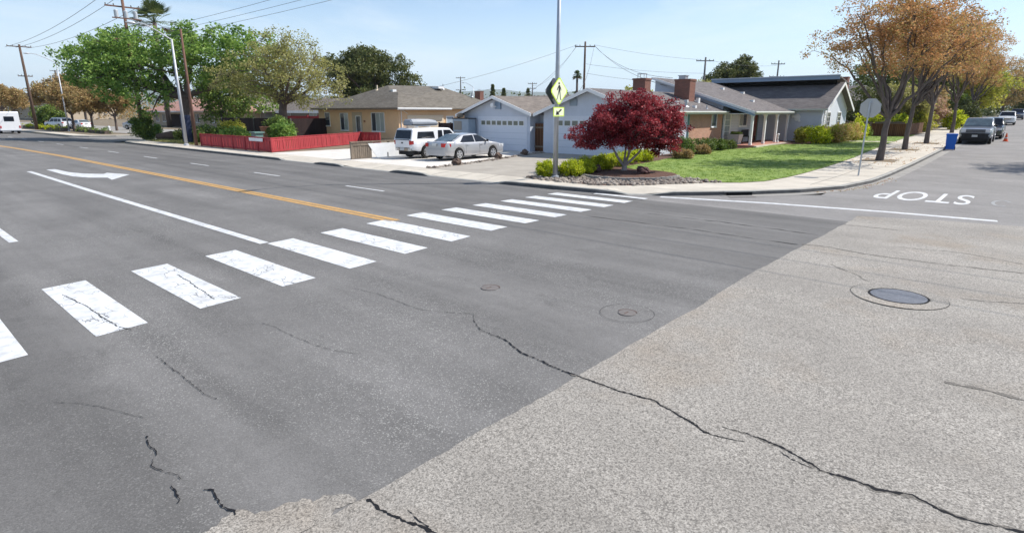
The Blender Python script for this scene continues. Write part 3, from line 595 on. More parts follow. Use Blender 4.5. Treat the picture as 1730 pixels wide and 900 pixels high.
mb = crack(LA[9:], [w_ * 1.9 for w_ in WA[9:]], seed=8, jag=0.006, dz=0.0065); ribbon(mb, LB, [w_ * 1.9 for w_ in WB], g, 0.0065, 0.006, 9, 0.03); struct(mb.build('pavement_crack_and_shadow', 'crack_edge_and_shadow', fix=False), 'crumbled edges along the long crack')
CR = [([(-6.72, 0.85), (-6.52, 0.99), (-6.28, 1.13), (-6.08, 1.2), (-5.91, 1.25), (-5.72, 1.33)], 0.005, 'crack_soft_and_shadow', 'fine crack in the lower left asphalt'),
      ([(-5.35, 1.235), (-5.18, 1.20), (-5.04, 1.21), (-4.96, 1.19)], 0.009, 'crack', 'short black crack under the lower left'),
      ([(-4.92, 1.15), (-4.84, 1.12), (-4.72, 1.14), (-4.64, 1.17), (-4.53, 1.2), (-4.47, 1.2)], 0.006, 'crack', 'thin crack between the short black cracks near the bottom edge'),
      ([(-4.44, 1.13), (-4.33, 1.12), (-4.21, 1.11), (-4.18, 1.09)], 0.009, 'crack', 'lowest short crack near the bottom edge'),
      ([(-4.2, 1.27), (-4.14, 1.3), (-4.04, 1.3), (-3.96, 1.28), (-3.85, 1.29), (-3.79, 1.32), (-3.74, 1.3)], 0.012, 'crack', 'bold black crack left of the patch corner'),
      ([(-7.14, 1.89), (-6.94, 1.89), (-6.49, 1.89), (-6.07, 1.88), (-5.78, 1.88), (-5.56, 1.91)], 0.006, 'crack', 'thin crack below the second crosswalk stripe'),
      ([(-7.26, 3.17), (-6.95, 3.22), (-6.42, 3.22), (-5.95, 3.26), (-5.66, 3.32), (-5.39, 3.46)], 0.005, 'crack_soft_and_shadow', 'hairline crack below the fourth crosswalk stripe'),
      ([(-7.54, 4.82), (-7.03, 4.9), (-6.43, 4.87), (-6.02, 4.86), (-5.61, 5.05), (-5.34, 5.21)], 0.007, 'crack_soft_and_shadow', 'hairline crack left of the long crack'),
      ([(-10.81, 1.75), (-9.77, 1.85), (-9.2, 1.85), (-8.57, 1.89), (-8.31, 1.97)], 0.012, 'crack_soft_and_shadow', 'crack running through the second crosswalk stripe'),
      ([(-10.6, 3.32), (-10.1, 3.30), (-9.7, 3.26), (-9.2, 3.22), (-8.75, 3.18)], 0.012, 'crack_soft_and_shadow', 'crack running through the third crosswalk stripe'),
      ([(-3.18, 2.0), (-3.03, 2.0), (-2.91, 2.03), (-2.75, 2.04), (-2.67, 2.07), (-2.55, 2.1), (-2.2, 2.13)], 0.022, 'crack', 'rough black crack at the near corner of the patch'),
      ([(-2.86, 2.12), (-2.74, 2.1), (-2.62, 2.1)], 0.007, 'crack', 'short crack above the patch corner crack')]
for i, (p, wd_, m_, lb) in enumerate(CR):
    mb = crack(p, wd_, seed=20 + i, jag=0.007); struct(mb.build('pavement_crack_and_shadow', m_, fix=False), lb)
for i, (p, wd_) in enumerate([([(-3.24, 12.75), (-2.76, 12.83), (-2.08, 12.59), (-1.32, 12.65), (-0.79, 12.67), (0.26, 12.88), (2.0, 12.8)], 0.05), ([(-2.32, 11.2), (-1.9, 10.74), (-1.59, 10.37)], 0.022), ([(-3.2, 16.2), (-2.0, 16.3)], 0.04), ([(-1.8, 13.9), (-0.6, 14.2), (0.3, 13.7)], 0.02), ([(-0.39, 10.2), (-0.03, 10.28), (0.28, 10.59), (1.4, 10.5)], 0.022), ([(-0.26, 6.87), (-0.05, 6.89), (0.18, 6.88), (0.35, 6.89), (1.2, 6.95)], 0.05)]):  # first ribbon is the overhead cables' shadow painted on, the rest are cracks
    mb = crack(p, wd_, seed=40 + i, jag=0.02, sub=0.06, dz=0.0085); struct(mb.build('pavement_crack_and_shadow', 'crack_edge_and_shadow', fix=False), 'grey line %s' % ['of painted cable shadow across the patch above the manhole', 'of a weathered crack left of the manhole', 'of a weathered crack near the limit line', 'of a weathered crack wandering at the far right of the patch', 'of a weathered crack right of the manhole', 'of a weathered crack at the right edge of the patch'][i])
for i, (ya, x0, x1) in enumerate([(12.6, -8.5, -3.3), (14.2, -7.6, -3.3)]):  # lower ribbon paints the overhead cables' shadow onto the dark road
    mb = crack([(x0, ya), ((x0 + x1) / 2, ya + 0.1), (x1, ya)], 0.03, seed=60 + i, jag=0.03, sub=0.2); struct(mb.build('pavement_crack_and_shadow', 'crack_soft_and_shadow', fix=False), ['grey seam crossing the dark road towards the patch', 'upper grey line crossing the dark road towards the patch'][i])
def cover(x, y, r, m_lid, label, ring=None):
    t = thing('manhole_cover', label, 'manhole cover', (x, y, g(x, y)), world=False)
    mb = MB(); mb.lathe((0, 0, 0), [(r * 0.97, 0.002), (r * 0.97, 0.015), (r * 0.9, 0.017)], 36); lid = mb.build('lid', m_lid, t)
    mb = MB(); q = r * 0.085; n_ = 9; vs = []; H_ = {}
    for i in range(-n_, n_ + 1):
        for j in range(-n_, n_ + 1):
            if math.hypot(i, j) <= 10.2: H_[i, j] = len(vs); vs.append((i * q, j * q, 0.0185 if (i % 2 and j % 2) else 0.0165))
    mb.add(vs, [(H_[i, j], H_[i + 1, j], H_[i + 1, j + 1], H_[i, j + 1]) for (i, j) in H_ if (i + 1, j) in H_ and (i + 1, j + 1) in H_ and (i, j + 1) in H_]); mb.build('tread', m_lid, t)
    mb = MB(); n = 40; vs = []
    for rr in (r * 0.98, r * 1.05):
        vs += [(rr * math.cos(2 * math.pi * k / n), rr * math.sin(2 * math.pi * k / n), 0.0135 + 0.002) for k in range(n)]
    mb.add(vs, [(k, (k + 1) % n, n + (k + 1) % n, n + k) for k in range(n)]); mb.build('rim', 'crack', t, fix=False)
    if ring:
        mb = MB(); vs = []
        for rr in (r * 1.07, ring): vs += [(rr * math.cos(2 * math.pi * k / n), rr * math.sin(2 * math.pi * k / n), 0.0125) for k in range(n)]
        mb.add(vs, [(k, (k + 1) % n, n + (k + 1) % n, n + k) for k in range(n)]); mb.build('collar', 'patch', t, fix=False)
        mb = MB(); vs = []
        for k in range(n):
            wv = 0.0005 + 0.014 * max(0, math.sin(k * 0.31 + 2) - 0.3); 
            for rr in (ring, ring + wv): vs.append((rr * math.cos(2 * math.pi * k / n), rr * math.sin(2 * math.pi * k / n), 0.0142))
        mb.add(vs, [(2 * k, 2 * ((k + 1) % n), 2 * ((k + 1) % n) + 1, 2 * k + 1) for k in range(n)]); mb.build('collar_crack', 'crack_soft_and_shadow', t, fix=False)
    return t
cover(-1.09, 9.68, 0.36, 'iron', 'round bluish iron manhole cover in the pale asphalt patch', 0.60)
def smallcover(x, y, r, ring, label):
    t = thing('valve_cover', label, 'utility cover', (x, y, g(x, y)), world=False)
    n = 28; mb = MB(); mb.lathe((0, 0, 0), [(r, 0.002), (r, 0.007), (r * 0.9, 0.009)], n); mb.build('lid', 'rust', t)
    mb = MB(); vs = []
    for k in range(18):
        a = 0.6 + k * 0.15
        for rr in (r, r + 0.022): vs.append((rr * math.cos(a), rr * math.sin(a), 0.0095))
    mb.add(vs, [(2 * k, 2 * k + 2, 2 * k + 3, 2 * k + 1) for k in range(17)]); mb.box(-0.01, 0.01, -r * 0.6, r * 0.2, 0.009, 0.012); mb.build('rim', 'rustline', t, fix=False)
    if ring:
        mb = MB(); vs = []
        for k in range(37):
            a = k * math.pi / 18
            for rr in (ring, ring + 0.006): vs.append((rr * math.cos(a), rr * math.sin(a), 0.007))
        mb.add(vs, [(2 * k, 2 * k + 2, 2 * k + 3, 2 * k + 1) for k in range(36)]); mb.build('cut_ring', 'crack_soft_and_shadow', t, fix=False)
smallcover(-3.74, 6.58, 0.12, 0.36, 'small rusty cap inside a round cut beside the patch')
smallcover(-5.95, 6.2, 0.14, None, 'small rusty cap in the dark road below the crosswalk')
# storm drain in the kerb
t = thing('storm_drain', 'dark kerb inlet at the corner below the lawn', 'storm drain', (-7.25, 20.2, g(0, 20)))
mb = MB(); mb.obox((-7.62, 19.74, g(0, 20) + 0.008), (0.60, 0.66, 0), (0.055, -0.05, 0), (0, 0, 0.105)); mb.build('opening', 'dark', t)
mb = MB(); mb.obox((-7.70, 19.66, g(0, 20) + 0.116), (0.76, 0.84, 0), (0.07, -0.064, 0), (0, 0, 0.03)); mb.build('lintel', 'kerb', t)
mb = MB(); mb.obox((-7.45, 19.42, g(0, 20) + 0.009), (0.62, 0.68, 0), (0.16, -0.15, 0), (0, 0, 0.004)); mb.build('apron', 'rust', t)

# ------------------------------------------------------------------ building helpers
def slab(mb, pts, th=0.10):
    """roof plane: polygon pts (counter-clockwise seen from above) thickened downwards"""
    mb.extr([(p[0], p[1], p[2] - th) for p in pts], (0, 0, th))
def board(mb, a, b, h=0.2, th=0.04, out=(0, 0, 0), up=0.0):
    """fascia board hanging below the line a-b, thickened along out"""
    a, b, o = Vector(a), Vector(b), Vector(out).normalized() * th
    p = [a + Vector((0, 0, up)), b + Vector((0, 0, up)), b - Vector((0, 0, h)), a - Vector((0, 0, h))]
    mb.extr(p, o)
def window(parent, p, u, w, h, n, frame='trimwhite', glass='glass', cols=2, rows=1, curtain=None, fw=0.07, name='window', label=None):
    """p lower left corner on the wall, u along the wall, n outward"""
    p, u, n = Vector(p), Vector(u).normalized(), Vector(n).normalized(); z = Vector((0, 0, 1))
    mb = MB()
    for (a, b, ww, hh) in ((-fw, -fw, w + 2 * fw, fw), (-fw, h, w + 2 * fw, fw), (-fw, 0, fw, h), (w, 0, fw, h)):
        mb.obox(p + u * a + z * b + n * 0.002, u * ww, n * 0.05, z * hh)
    f = mb.build(name, frame, parent)
    if label: f['label'] = label
    mb = MB(); mb.obox(p + n * 0.003, u * w, n * 0.012, z * h); mb.build('pane', glass, f)
    mb = MB()
    for c in range(1, cols): mb.obox(p + u * (w * c / cols - 0.02) + n * 0.016, u * 0.04, n * 0.018, z * h)
    for r in range(1, rows): mb.obox(p + z * (h * r / rows - 0.015) + n * 0.016, u * w, n * 0.016, z * 0.03)
    if cols > 1 or rows > 1: mb.build('mullion', frame, f)
    if curtain:
        a, b = curtain; mb = MB(); mb.obox(p + u * (w * a) + n * 0.0155, u * (w * (b - a)), n * 0.003, z * h); mb.build('curtain', 'curtain', f)
    mb = MB(); mb.obox(p + u * (-fw - 0.03) - z * (fw + 0.05) + n * 0.002, u * (w + 2 * fw + 0.06), n * 0.09, z * 0.05); mb.build('sill', frame, f)
    return f
def garage_door(parent, x0, x1, y, z0, z1, nwin, wz0, wz1, m='doorblue'):
    mb = MB(); mb.box(x0, x1, y - 0.03, y + 0.02, z0, z1); d = mb.build('garage_door', m, parent)
    mb = MB()
    for k in range(1, 4):
        zz = z0 + (wz0 - 0.12 - z0) * k / 4; mb.box(x0, x1, y - 0.036, y - 0.029, zz, zz + 0.012)
    mb.build('panel_groove', 'fasciaback', d)
    pw = (x1 - x0 - 0.3) / nwin
    for k in range(nwin):
        a = x0 + 0.15 + k * pw + pw * 0.12; b = a + pw * 0.76
        mb = MB()
        for q in ((a - 0.04, b + 0.04, wz0 - 0.04, wz0), (a - 0.04, b + 0.04, wz1, wz1 + 0.04), (a - 0.04, a, wz0, wz1), (b, b + 0.04, wz0, wz1)): mb.box(q[0], q[1], y - 0.05, y - 0.031, q[2], q[3])
        f = mb.build('window', 'trimwhite', d); mb = MB(); mb.box(a, b, y - 0.038, y - 0.031, wz0, wz1); mb.build('pane', 'doorwin', f)
    mb = MB()
    for q in ((x0 - 0.1, x0, z0, z1 + 0.1), (x1, x1 + 0.1, z0, z1 + 0.1), (x0, x1, z1, z1 + 0.1)): mb.box(q[0], q[1], y - 0.055, y, q[2], q[3])
    mb.build('door_frame', 'doorblue', d)
    mb = MB(); mb.box(x0, x1, y - 0.04, y + 0.02, z0 - 0.05, z0 - 0.002); mb.build('weather_strip', 'blackplastic', d)
def gable_wall(mb, x0, x1, y, z0, ze, xa, za, th=0.15):
    mb.extr([(x0, y, z0), (x1, y, z0), (x1, y, ze), (xa, y, za), (x0, y, ze)], (0, th, 0))
def vent_pipe(parent, x, y, z, h=0.4, r=0.05, m='galv'):
    mb = MB(); mb.tube([(x, y, z - 0.1), (x, y, z + h)], r, 10); mb.tube([(x, y, z - 0.06), (x, y, z + 0.05)], [r * 2.6, r * 1.3], 10); mb.build('vent_pipe', m, parent)
def box_vent(parent, x, y, z, s=0.3):
    mb = MB(); mb.box(x - s / 2, x + s / 2, y - s / 2, y + s / 2, z - 0.15, z + 0.13); mb.build('roof_vent', 'trimwhite', parent)
def chimney(parent, x0, x1, y0, y1, z0, z1, cap=True, m='brickdark'):
    mb = MB(); mb.box(x0, x1, y0, y1, z0, z1 - 0.12); mb.box(x0 - 0.04, x1 + 0.04, y0 - 0.04, y1 + 0.04, z1 - 0.12, z1); c = mb.build('chimney', m, parent)
    if cap:
        cx, cy = (x0 + x1) / 2, (y0 + y1) / 2; mb = MB(); mb.box(cx - 0.28, cx + 0.28, cy - 0.2, cy + 0.2, z1 + 0.28, z1 + 0.32)
        for sx in (-1, 1):
            for sy in (-1, 1): mb.box(cx + sx * 0.24 - 0.015, cx + sx * 0.24 + 0.015, cy + sy * 0.17 - 0.015, cy + sy * 0.17 + 0.015, z1, z1 + 0.285)
        mb.build('chimney_cap', 'galv', c)
    return c

# ------------------------------------------------------------------ blue corner house, right part
GB = 0.16
H1 = thing('corner_house', 'pale blue corner house with grey roofs, brick wall and white porch columns', 'house', (-20.6, 36.0, 0.16))
zE = 2.80
# garage block: walls x -24.25 .. -17.2, y 30.5 .. 42.3, ridge x=-20.6 at 4.15
mb = MB(); gable_wall(mb, -24.25, -23.25, 30.5, GB - 0.3, zE - 0.35, -23.75, zE - 0.35)
mb = MB()
DX0, DX1, DZ1 = -23.35, -18.35, 2.42
mb.extr([(-24.25, 30.5, GB - 0.3), (DX0, 30.5, GB - 0.3), (DX0, 30.5, DZ1), (DX1, 30.5, DZ1), (DX1, 30.5, GB - 0.3), (-17.2, 30.5, GB - 0.3), (-17.2, 30.5, 2.86), (-20.6, 30.5, 4.02), (-24.25, 30.5, 2.78)], (0, 0.15, 0))
mb.build('front_wall', 'wallblue', H1)
mb = MB(); mb.box(-24.25, -24.1, 30.65, 42.2, GB - 0.3, 2.8); mb.build('side_wall', 'wallblue', H1)
mb = MB(); mb.box(-17.35, -17.2, 30.65, 36.9, GB - 0.3, 2.84); mb.build('side_wall', 'wallpale', H1, )['label'] = 'pale siding wall between the garage and the brick'
mb = MB(); mb.box(-17.35, -17.19, 36.9, 42.4, GB - 0.3, 2.84); bw = mb.build('brick_wall', 'brick', H1)
mb = MB(); mb.box(-17.2, -17.12, 36.78, 36.9, GB, 2.82); mb.build('corner_trim', 'trimgreen', H1)
mb = MB(); mb.box(-24, -17.4, 30.66, 42.0, GB - 0.3, GB + 0.01); mb.build('floor', 'concrete', H1)
garage_door(H1, DX0, DX1, 30.53, GB, DZ1, 8, 1.92, 2.22)
mb = MB(); mb.box(-22.15, -21.6, 30.44, 30.5, 3.12, 3.60)
for k in range(5): mb.box(-22.12, -21.63, 30.425, 30.44, 3.15 + k * 0.09, 3.2 + k * 0.09)
mb.build('gable_vent', 'fasciaback', H1)
# roof of the garage block
mb = MB()
s = (4.15 - 2.78) / 3.85
slab(mb, [(-24.75, 30.1, 4.15 - 4.15 * s), (-20.6, 30.1, 4.15), (-20.6, 45.0, 4.15), (-24.75, 45.0, 4.15 - 4.15 * s)])
slab(mb, [(-20.6, 30.1, 4.15), (-16.72, 30.1, 4.15 - 3.88 * s), (-16.72, 42.25, 4.15 - 3.88 * s), (-20.6, 42.25, 4.15)])
rf = mb.build('roof', 'roofgrey', H1)
mb = MB()
board(mb, (-24.8, 30.1, 4.15 - 4.2 * s), (-20.6, 30.1, 4.15), 0.2, 0.04, (0, -1, 0), 0.01); board(mb, (-20.6, 30.1, 4.15), (-16.68, 30.1, 4.15 - 3.92 * s), 0.2, 0.04, (0, -1, 0), 0.01)
mb.build('rake_board', 'trimwhite', H1)
mb = MB(); mb.tube([(-16.68, 30.1, 2.74), (-16.68, 42.2, 2.74)], 0.065, 8); board(mb, (-16.72, 30.1, 2.74), (-16.72, 42.25, 2.74), 0.13, 0.03, (1, 0, 0)); mb.build('rain_gutter', 'gutterpale', H1)
for (x, y) in ((-18.2, 37.0), (-18.6, 39.3), (-17.5, 38.3)): box_vent(H1, x, y, 4.15 - (x + 20.6) * s, 0.22)
vent_pipe(H1, -17.7, 37.4, 4.15 - 2.9 * s, 0.38, 0.09)
vent_pipe(H1, -17.3, 39.8, 4.15 - 3.3 * s, 0.25, 0.04)
c = chimney(H1, -21.55, -20.6, 37.0, 37.8, 3.6, 5.0)
# big main block: high wall at x=-22.7, roof falling to the porch eave at x=-14.8, gable end at y=42.3
s2 = (5.28 - 2.78) / 7.9
mb = MB()
mb.extr([(-22.6, 42.45, 0.2), (-17.2, 42.45, 0.2), (-17.2, 42.45, 3.38), (-22.6, 42.45, 5.08)], (0, 0.15, 0)); mb.build('gable_wall', 'wallblue', H1)
mb = MB(); mb.box(-22.75, -22.6, 42.45, 61, 0.2, 5.08); mb.build('rear_wall', 'wallblue', H1)
mb = MB(); mb.box(-17.35, -17.2, 42.4, 51.2, 0.2, 3.25); mb.build('porch_wall', 'wallpale', H1)
mb = MB()
slab(mb, [(-22.9, 42.1, 5.34), (-14.8, 42.1, 2.79), (-14.8, 51.0, 2.79), (-15.1, 51.2, 2.88), (-22.9, 56.5, 5.34)], 0.12)
mb.build('roof', 'roofgrey', H1)
mb = MB(); board(mb, (-22.9, 42.1, 5.34), (-14.8, 42.1, 2.79), 0.16, 0.04, (0, -1, 0), 0.012); mb.build('rake_board', 'trimwhite', H1)
mb = MB(); board(mb, (-20.2, 42.02, 4.32), (-14.75, 42.02, 2.60), 0.13, 0.04, (0, -1, 0), 0.0); mb.build('rake_trim', 'fascia', H1)
mb = MB(); mb.tube([(-14.74, 42.05, 2.72), (-14.74, 51.0, 2.72)], 0.075, 8); board(mb, (-14.8, 42.1, 2.74), (-14.8, 51.0, 2.74), 0.16, 0.03, (1, 0, 0)); mb.build('rain_gutter', 'gutterpale', H1)
mb = MB(); mb.box(-17.2, -14.85, 42.3, 51.1, 2.60, 2.66); mb.build('porch_ceiling', 'trimwhite', H1)
for (x, y) in ((-17.2, 48.0), (-20.6, 50.2), (-19.6, 52.2)): box_vent(H1, x, y, 5.34 - (x + 22.9) * s2 * 0.995, 0.3)
c = chimney(H1, -19.85, -18.7, 39.9, 40.8, 3.2, 5.0, cap=False)
mb = MB(); mb.box(-19.7, -19.2, 40.15, 40.6, 5.0, 5.22); mb.box(-19.75, -19.15, 40.1, 40.65, 5.22, 5.27); mb.build('chimney_cap', 'galv', c)
mb = MB(); mb.box(-18.62, -18.4, 40.85, 41.1, 3.1, 3.72); mb.build('flue_flashing', 'trimwhite', c)
# porch
PZ = g(0, 46) + 0.14 + 0.10
mb = MB(); mb.box(-17.2, -14.6, 41.9, 51.15, PZ - 0.35, PZ); mb.build('porch_slab', 'porchred', H1)
mb = MB(); mb.box(-14.6, -14.4, 41.9, 49.5, PZ - 0.35, PZ - 0.02); mb.build('porch_step', 'concrete', H1)
for k in range(4):
    y = 42.45 + 2.6 * k; mb = MB(); mb.box(-15.13, -14.97, y - 0.08, y + 0.08, PZ, 2.6)
    mb.box(-15.16, -14.94, y - 0.11, y + 0.11, 2.46, 2.602); mb.box(-15.15, -14.95, y - 0.10, y + 0.10, PZ - 0.01, PZ + 0.1)
    mb.build('porch_column', 'trimwhite', H1)
window(H1, (-17.19, 40.55, 1.8), (0, 1, 0), 0.75, 0.9, (1, 0, 0), 'trimwhite', 'glass', 1, 1, label='tall narrow window in the brick wall')
window(H1, (-17.2, 42.9, PZ + 0.05), (0, 1, 0), 0.95, 2.05, (1, 0, 0), 'trimwhite', 'curtain', 1, 5, fw=0.12, name='door', label='white glazed side door on the porch')
window(H1, (-17.2, 45.7, 1.75), (0, 1, 0), 1.5, 0.85, (1, 0, 0), 'trimwhite', 'glass', 2, 1, curtain=(0, 0.45))
window(H1, (-17.2, 48.6, PZ + 0.02), (0, 1, 0), 1.0, 2.05, (1, 0, 0), 'trimgreen', 'doorred', 1, 1, fw=0.14, name='door', label='red-brown front door deep in the porch')
mb = MB()
for k in range(11): mb.box(-17.2, -17.185, 42.4, 51.1, 0.7 + k * 0.2, 0.708 + k * 0.2)
mb.build('siding_groove', 'fasciaback', H1)
# gable wing facing the side street: y 51.2 .. 58.7, x .. -12.8
zw = g(0, 54) + 0.14
mb = MB(); mb.box(-19.0, -12.95, 51.2, 51.35, zw - 0.5, 3.12); mb.build('wing_wall', 'wallblue', H1)
mb = MB(); mb.extr([(-12.8, 51.195, zw - 0.5), (-12.8, 58.905, zw - 0.5), (-12.8, 58.905, 3.12), (-12.8, 55.0, 5.05), (-12.8, 51.195, 3.12)], (-0.15, 0, 0)); mb.build('gable_wall', 'wallpale', H1)
mb = MB(); mb.box(-19.0, -12.95, 58.75, 58.9, zw - 0.5, 3.12); mb.build('wing_wall', 'wallblue', H1)
s3 = (5.12 - 3.0) / 4.25
mb = MB()
slab(mb, [(-19.5, 50.75, 3.0), (-12.35, 50.75, 3.0), (-12.35, 55.0, 5.12), (-24.0, 55.0, 5.12), (-24.0, 53.0, 4.12)], 0.1)
slab(mb, [(-24.0, 55.0, 5.12), (-12.35, 55.0, 5.12), (-12.35, 59.3, 3.0), (-24.0, 59.3, 3.0)], 0.1)
mb.build('roof', 'roofgrey', H1)
mb = MB(); board(mb, (-12.35, 50.7, 2.98), (-12.35, 55.0, 5.12), 0.22, 0.04, (1, 0, 0), 0.012); board(mb, (-12.35, 55.0, 5.12), (-12.35, 59.35, 2.98), 0.22, 0.04, (1, 0, 0), 0.012); mb.build('rake_board', 'trimwhite', H1)
mb = MB(); board(mb, (-19.0, 50.75, 3.0), (-12.35, 50.75, 3.0), 0.13, 0.03, (0, -1, 0)); mb.build('eave_board', 'gutterpale', H1)
# raised clerestory roof over the ridge
mb = MB(); mb.box(-22.7, -12.9, 54.6, 54.75, 4.7, 5.26); mb.build('clerestory_wall', 'dark', H1)  # wall near black: shade under the raised roof put into its colour
mb = MB(); slab(mb, [(-23.2, 54.0, 5.60), (-12.55, 54.0, 5.60), (-12.55, 57.5, 5.1), (-23.2, 57.5, 5.1)], 0.1); mb.build('clerestory_roof', 'roofgrey', H1)
mb = MB(); board(mb, (-23.2, 54.0, 5.61), (-12.55, 54.0, 5.61), 0.3, 0.05, (0, -1, 0)); mb.build('clerestory_fascia', 'fascia', H1)
mb = MB(); mb.box(-23.25, -12.5, 53.88, 54.0, 5.612, 5.68); mb.build('clerestory_drip_edge', 'wallpale', H1)
for y in (52.55, 55.9): window(H1, (-12.8, y, 1.35), (0, 1, 0), 0.95, 1.35, (1, 0, 0), 'trimwhite', 'glass', 2, 4)
mb = MB(); mb.obox((-12.79, 51.7, 0.9), (0, 0.45, 0), (0.04, 0, 0), (0, 0, 2.0)); tl = mb.build('trellis_panel', 'trimwhite', H1)
for k in range(9): mb = MB(); mb.box(-12.75, -12.742, 51.85, 51.97, 1.0 + k * 0.21, 1.11 + k * 0.21); mb.build('trellis_hole', 'fasciaback', tl)
mb = MB(); mb.blob((-12.6, 53.9, 1.35), 0.13, 3); mb.build('wall_planter', 'pot', H1)
# things that hang on or stand at the house
t = MB(); t.blob((-14.62, 51.17, 2.32), (0.26, 0.03, 0.26), 4, 3, 0.12); t.blob((-14.95, 51.16, 2.42), (0.12, 0.02, 0.14), 5, 2, 0.1); t.blob((-14.42, 51.16, 2.05), (0.10, 0.02, 0.10), 6, 2, 0.1)
one(t, 'wall_ornament', 'trimwhite', 'white round metal ornament on the blue wing wall', 'wall ornament', base=(-14.7, 51.19, 2.2))
t = thing('planter', 'pale square planter beside the white porch door', 'planter', (-16.4, 43.2, PZ)); mb = MB()
mb.add([(-16.75, 42.9, PZ), (-16.1, 42.9, PZ), (-16.1, 43.5, PZ), (-16.75, 43.5, PZ), (-16.85, 42.8, PZ + 0.7), (-16.0, 42.8, PZ + 0.7), (-16.0, 43.6, PZ + 0.7), (-16.85, 43.6, PZ + 0.7)], [(0, 3, 2, 1), (4, 5, 6, 7), (0, 1, 5, 4), (1, 2, 6, 5), (2, 3, 7, 6), (3, 0, 4, 7)])
mb.build('pot', 'potpale', t)
mb = MB(); mb.blob((-16.42, 43.2, PZ + 0.78), (0.4, 0.38, 0.12), 2, 2, 0.3); mb.build('plant', 'lf_hedge', t)
t = thing('porch_bench', 'dark bench against the porch wall under the window', 'bench', (-16.6, 46.4, PZ)); mb = MB()
mb.box(-16.9, -16.35, 45.7, 47.1, PZ + 0.42, PZ + 0.47); mb.build('seat', 'blackplastic', t)
mb = MB(); mb.box(-16.95, -16.9, 45.7, 47.1, PZ + 0.42, PZ + 0.95); mb.build('backrest', 'blackplastic', t)
for x in (-16.88, -16.42):
    for y in (45.72, 47.03): mb = MB(); mb.box(x, x + 0.05, y, y + 0.05, PZ, PZ + 0.42); mb.build('leg', 'blackplastic', t)
mb = MB(); mb.lathe((-14.75, 47.4, PZ), [(0.09, 0), (0.10, 0.08), (0.05, 0.14), (0.06, 0.4), (0.09, 0.55), (0.11, 0.62), (0.05, 0.68)], 12)
one(mb, 'garden_statue', 'trimwhite', 'small cream pedestal ornament at the porch edge', 'garden ornament')

# ------------------------------------------------------------------ left garage part
H2 = thing('garage_house', 'pale blue garage house with brown shingle roof left of the wooden gate', 'house', (-28.5, 34.0, 0.14))
mb = MB()
mb.extr([(-31.7, 30.5, -0.15), (-30.15, 30.5, -0.15), (-30.15, 30.5, 2.36), (-25.75, 30.5, 2.36), (-25.75, 30.5, -0.15), (-25.4, 30.5, -0.15), (-25.4, 30.5, 2.72), (-28.45, 30.5, 3.70), (-31.7, 30.5, 2.68)], (0, 0.15, 0)); mb.build('front_wall', 'wallblue', H2)
for xa in (-25.55, -31.7): mb = MB(); mb.box(xa, xa + 0.15, 30.65, 37, -0.1, 2.7); mb.build('side_wall', 'wallblue', H2)
garage_door(H2, -30.15, -25.75, 30.53, 0.16, 2.36, 8, 1.88, 2.16)
s4 = (3.84 - 2.66) / 3.5
mb = MB()
slab(mb, [(-32.1, 30.05, 3.84 - 3.65 * s4), (-28.45, 30.05, 3.84), (-28.45, 37.5, 3.84), (-32.1, 37.5, 3.84 - 3.65 * s4)]); slab(mb, [(-28.45, 30.05, 3.84), (-24.98, 30.05, 3.84 - 3.47 * s4), (-24.98, 37.5, 3.84 - 3.47 * s4), (-28.45, 37.5, 3.84)])
slab(mb, [(-34.5, 33.6, 2.7), (-21.6, 33.6, 2.7), (-21.6, 38.4, 4.05), (-34.5, 38.4, 4.05)]); slab(mb, [(-34.5, 38.4, 4.05), (-21.6, 38.4, 4.05), (-21.6, 43.2, 2.7), (-34.5, 43.2, 2.7)])
mb.build('roof', 'roofbrown', H2)
mb = MB(); board(mb, (-32.15, 30.05, 3.84 - 3.7 * s4), (-28.45, 30.05, 3.84), 0.19, 0.04, (0, -1, 0), 0.01); board(mb, (-28.45, 30.05, 3.84), (-24.95, 30.05, 3.84 - 3.5 * s4), 0.19, 0.04, (0, -1, 0), 0.01); mb.build('rake_board', 'trimwhite', H2)
mb = MB(); mb.box(-34.2, -31.75, 37.8, 43, 0, 2.7); mb.box(-34.2, -24.3, 38.0, 42.9, 0, 2.75); mb.build('rear_wing', 'wallblue', H2)
mb = MB(); mb.box(-25.4, -24.25, 31.6, 31.75, 2.05, 2.75); mb.build('link_wall', 'wallblue', H2)
# flood light on the gable
t = thing('wall_lamp', 'white outdoor flood light on a dark mount high on the left gable', 'wall lamp', (-28.2, 30.5, 3.05)); mb = MB()
mb.obox((-28.5, 30.38, 2.95), (0.5, 0, 0), (0, 0.12, 0), (0, 0, 0.5)); mb.build('mount', 'fascia', t)
mb = MB(); mb.lathe((-28.5, 30.1, 3.2), [(0.05, 0.16), (0.10, 0.12), (0.16, 0.0), (0.15, -0.03)], 14, 'y'); mb.tube([(-28.35, 30.36, 3.1), (-28.48, 30.2, 3.18)], 0.03, 8); mb.build('lamp_shade', 'trimwhite', t)
# gate between the garages
t = thing('wooden_gate', 'tall brown board gate in the gap between the two garages', 'gate', (-24.82, 31.0, 0.15)); mb = MB(); mb.box(-25.36, -24.29, 31.0, 31.05, 0.2, 2.02); mb.build('boards', 'woodgate', t)
for z in (0.45, 1.7): mb = MB(); mb.box(-25.36, -24.29, 30.96, 31.0, z, z + 0.1); mb.build('rail', 'woodgrey', t)
mb = MB(); mb.box(-24.45, -24.40, 30.94, 31.0, 1.1, 1.25); mb.build('latch', 'blackplastic', t)
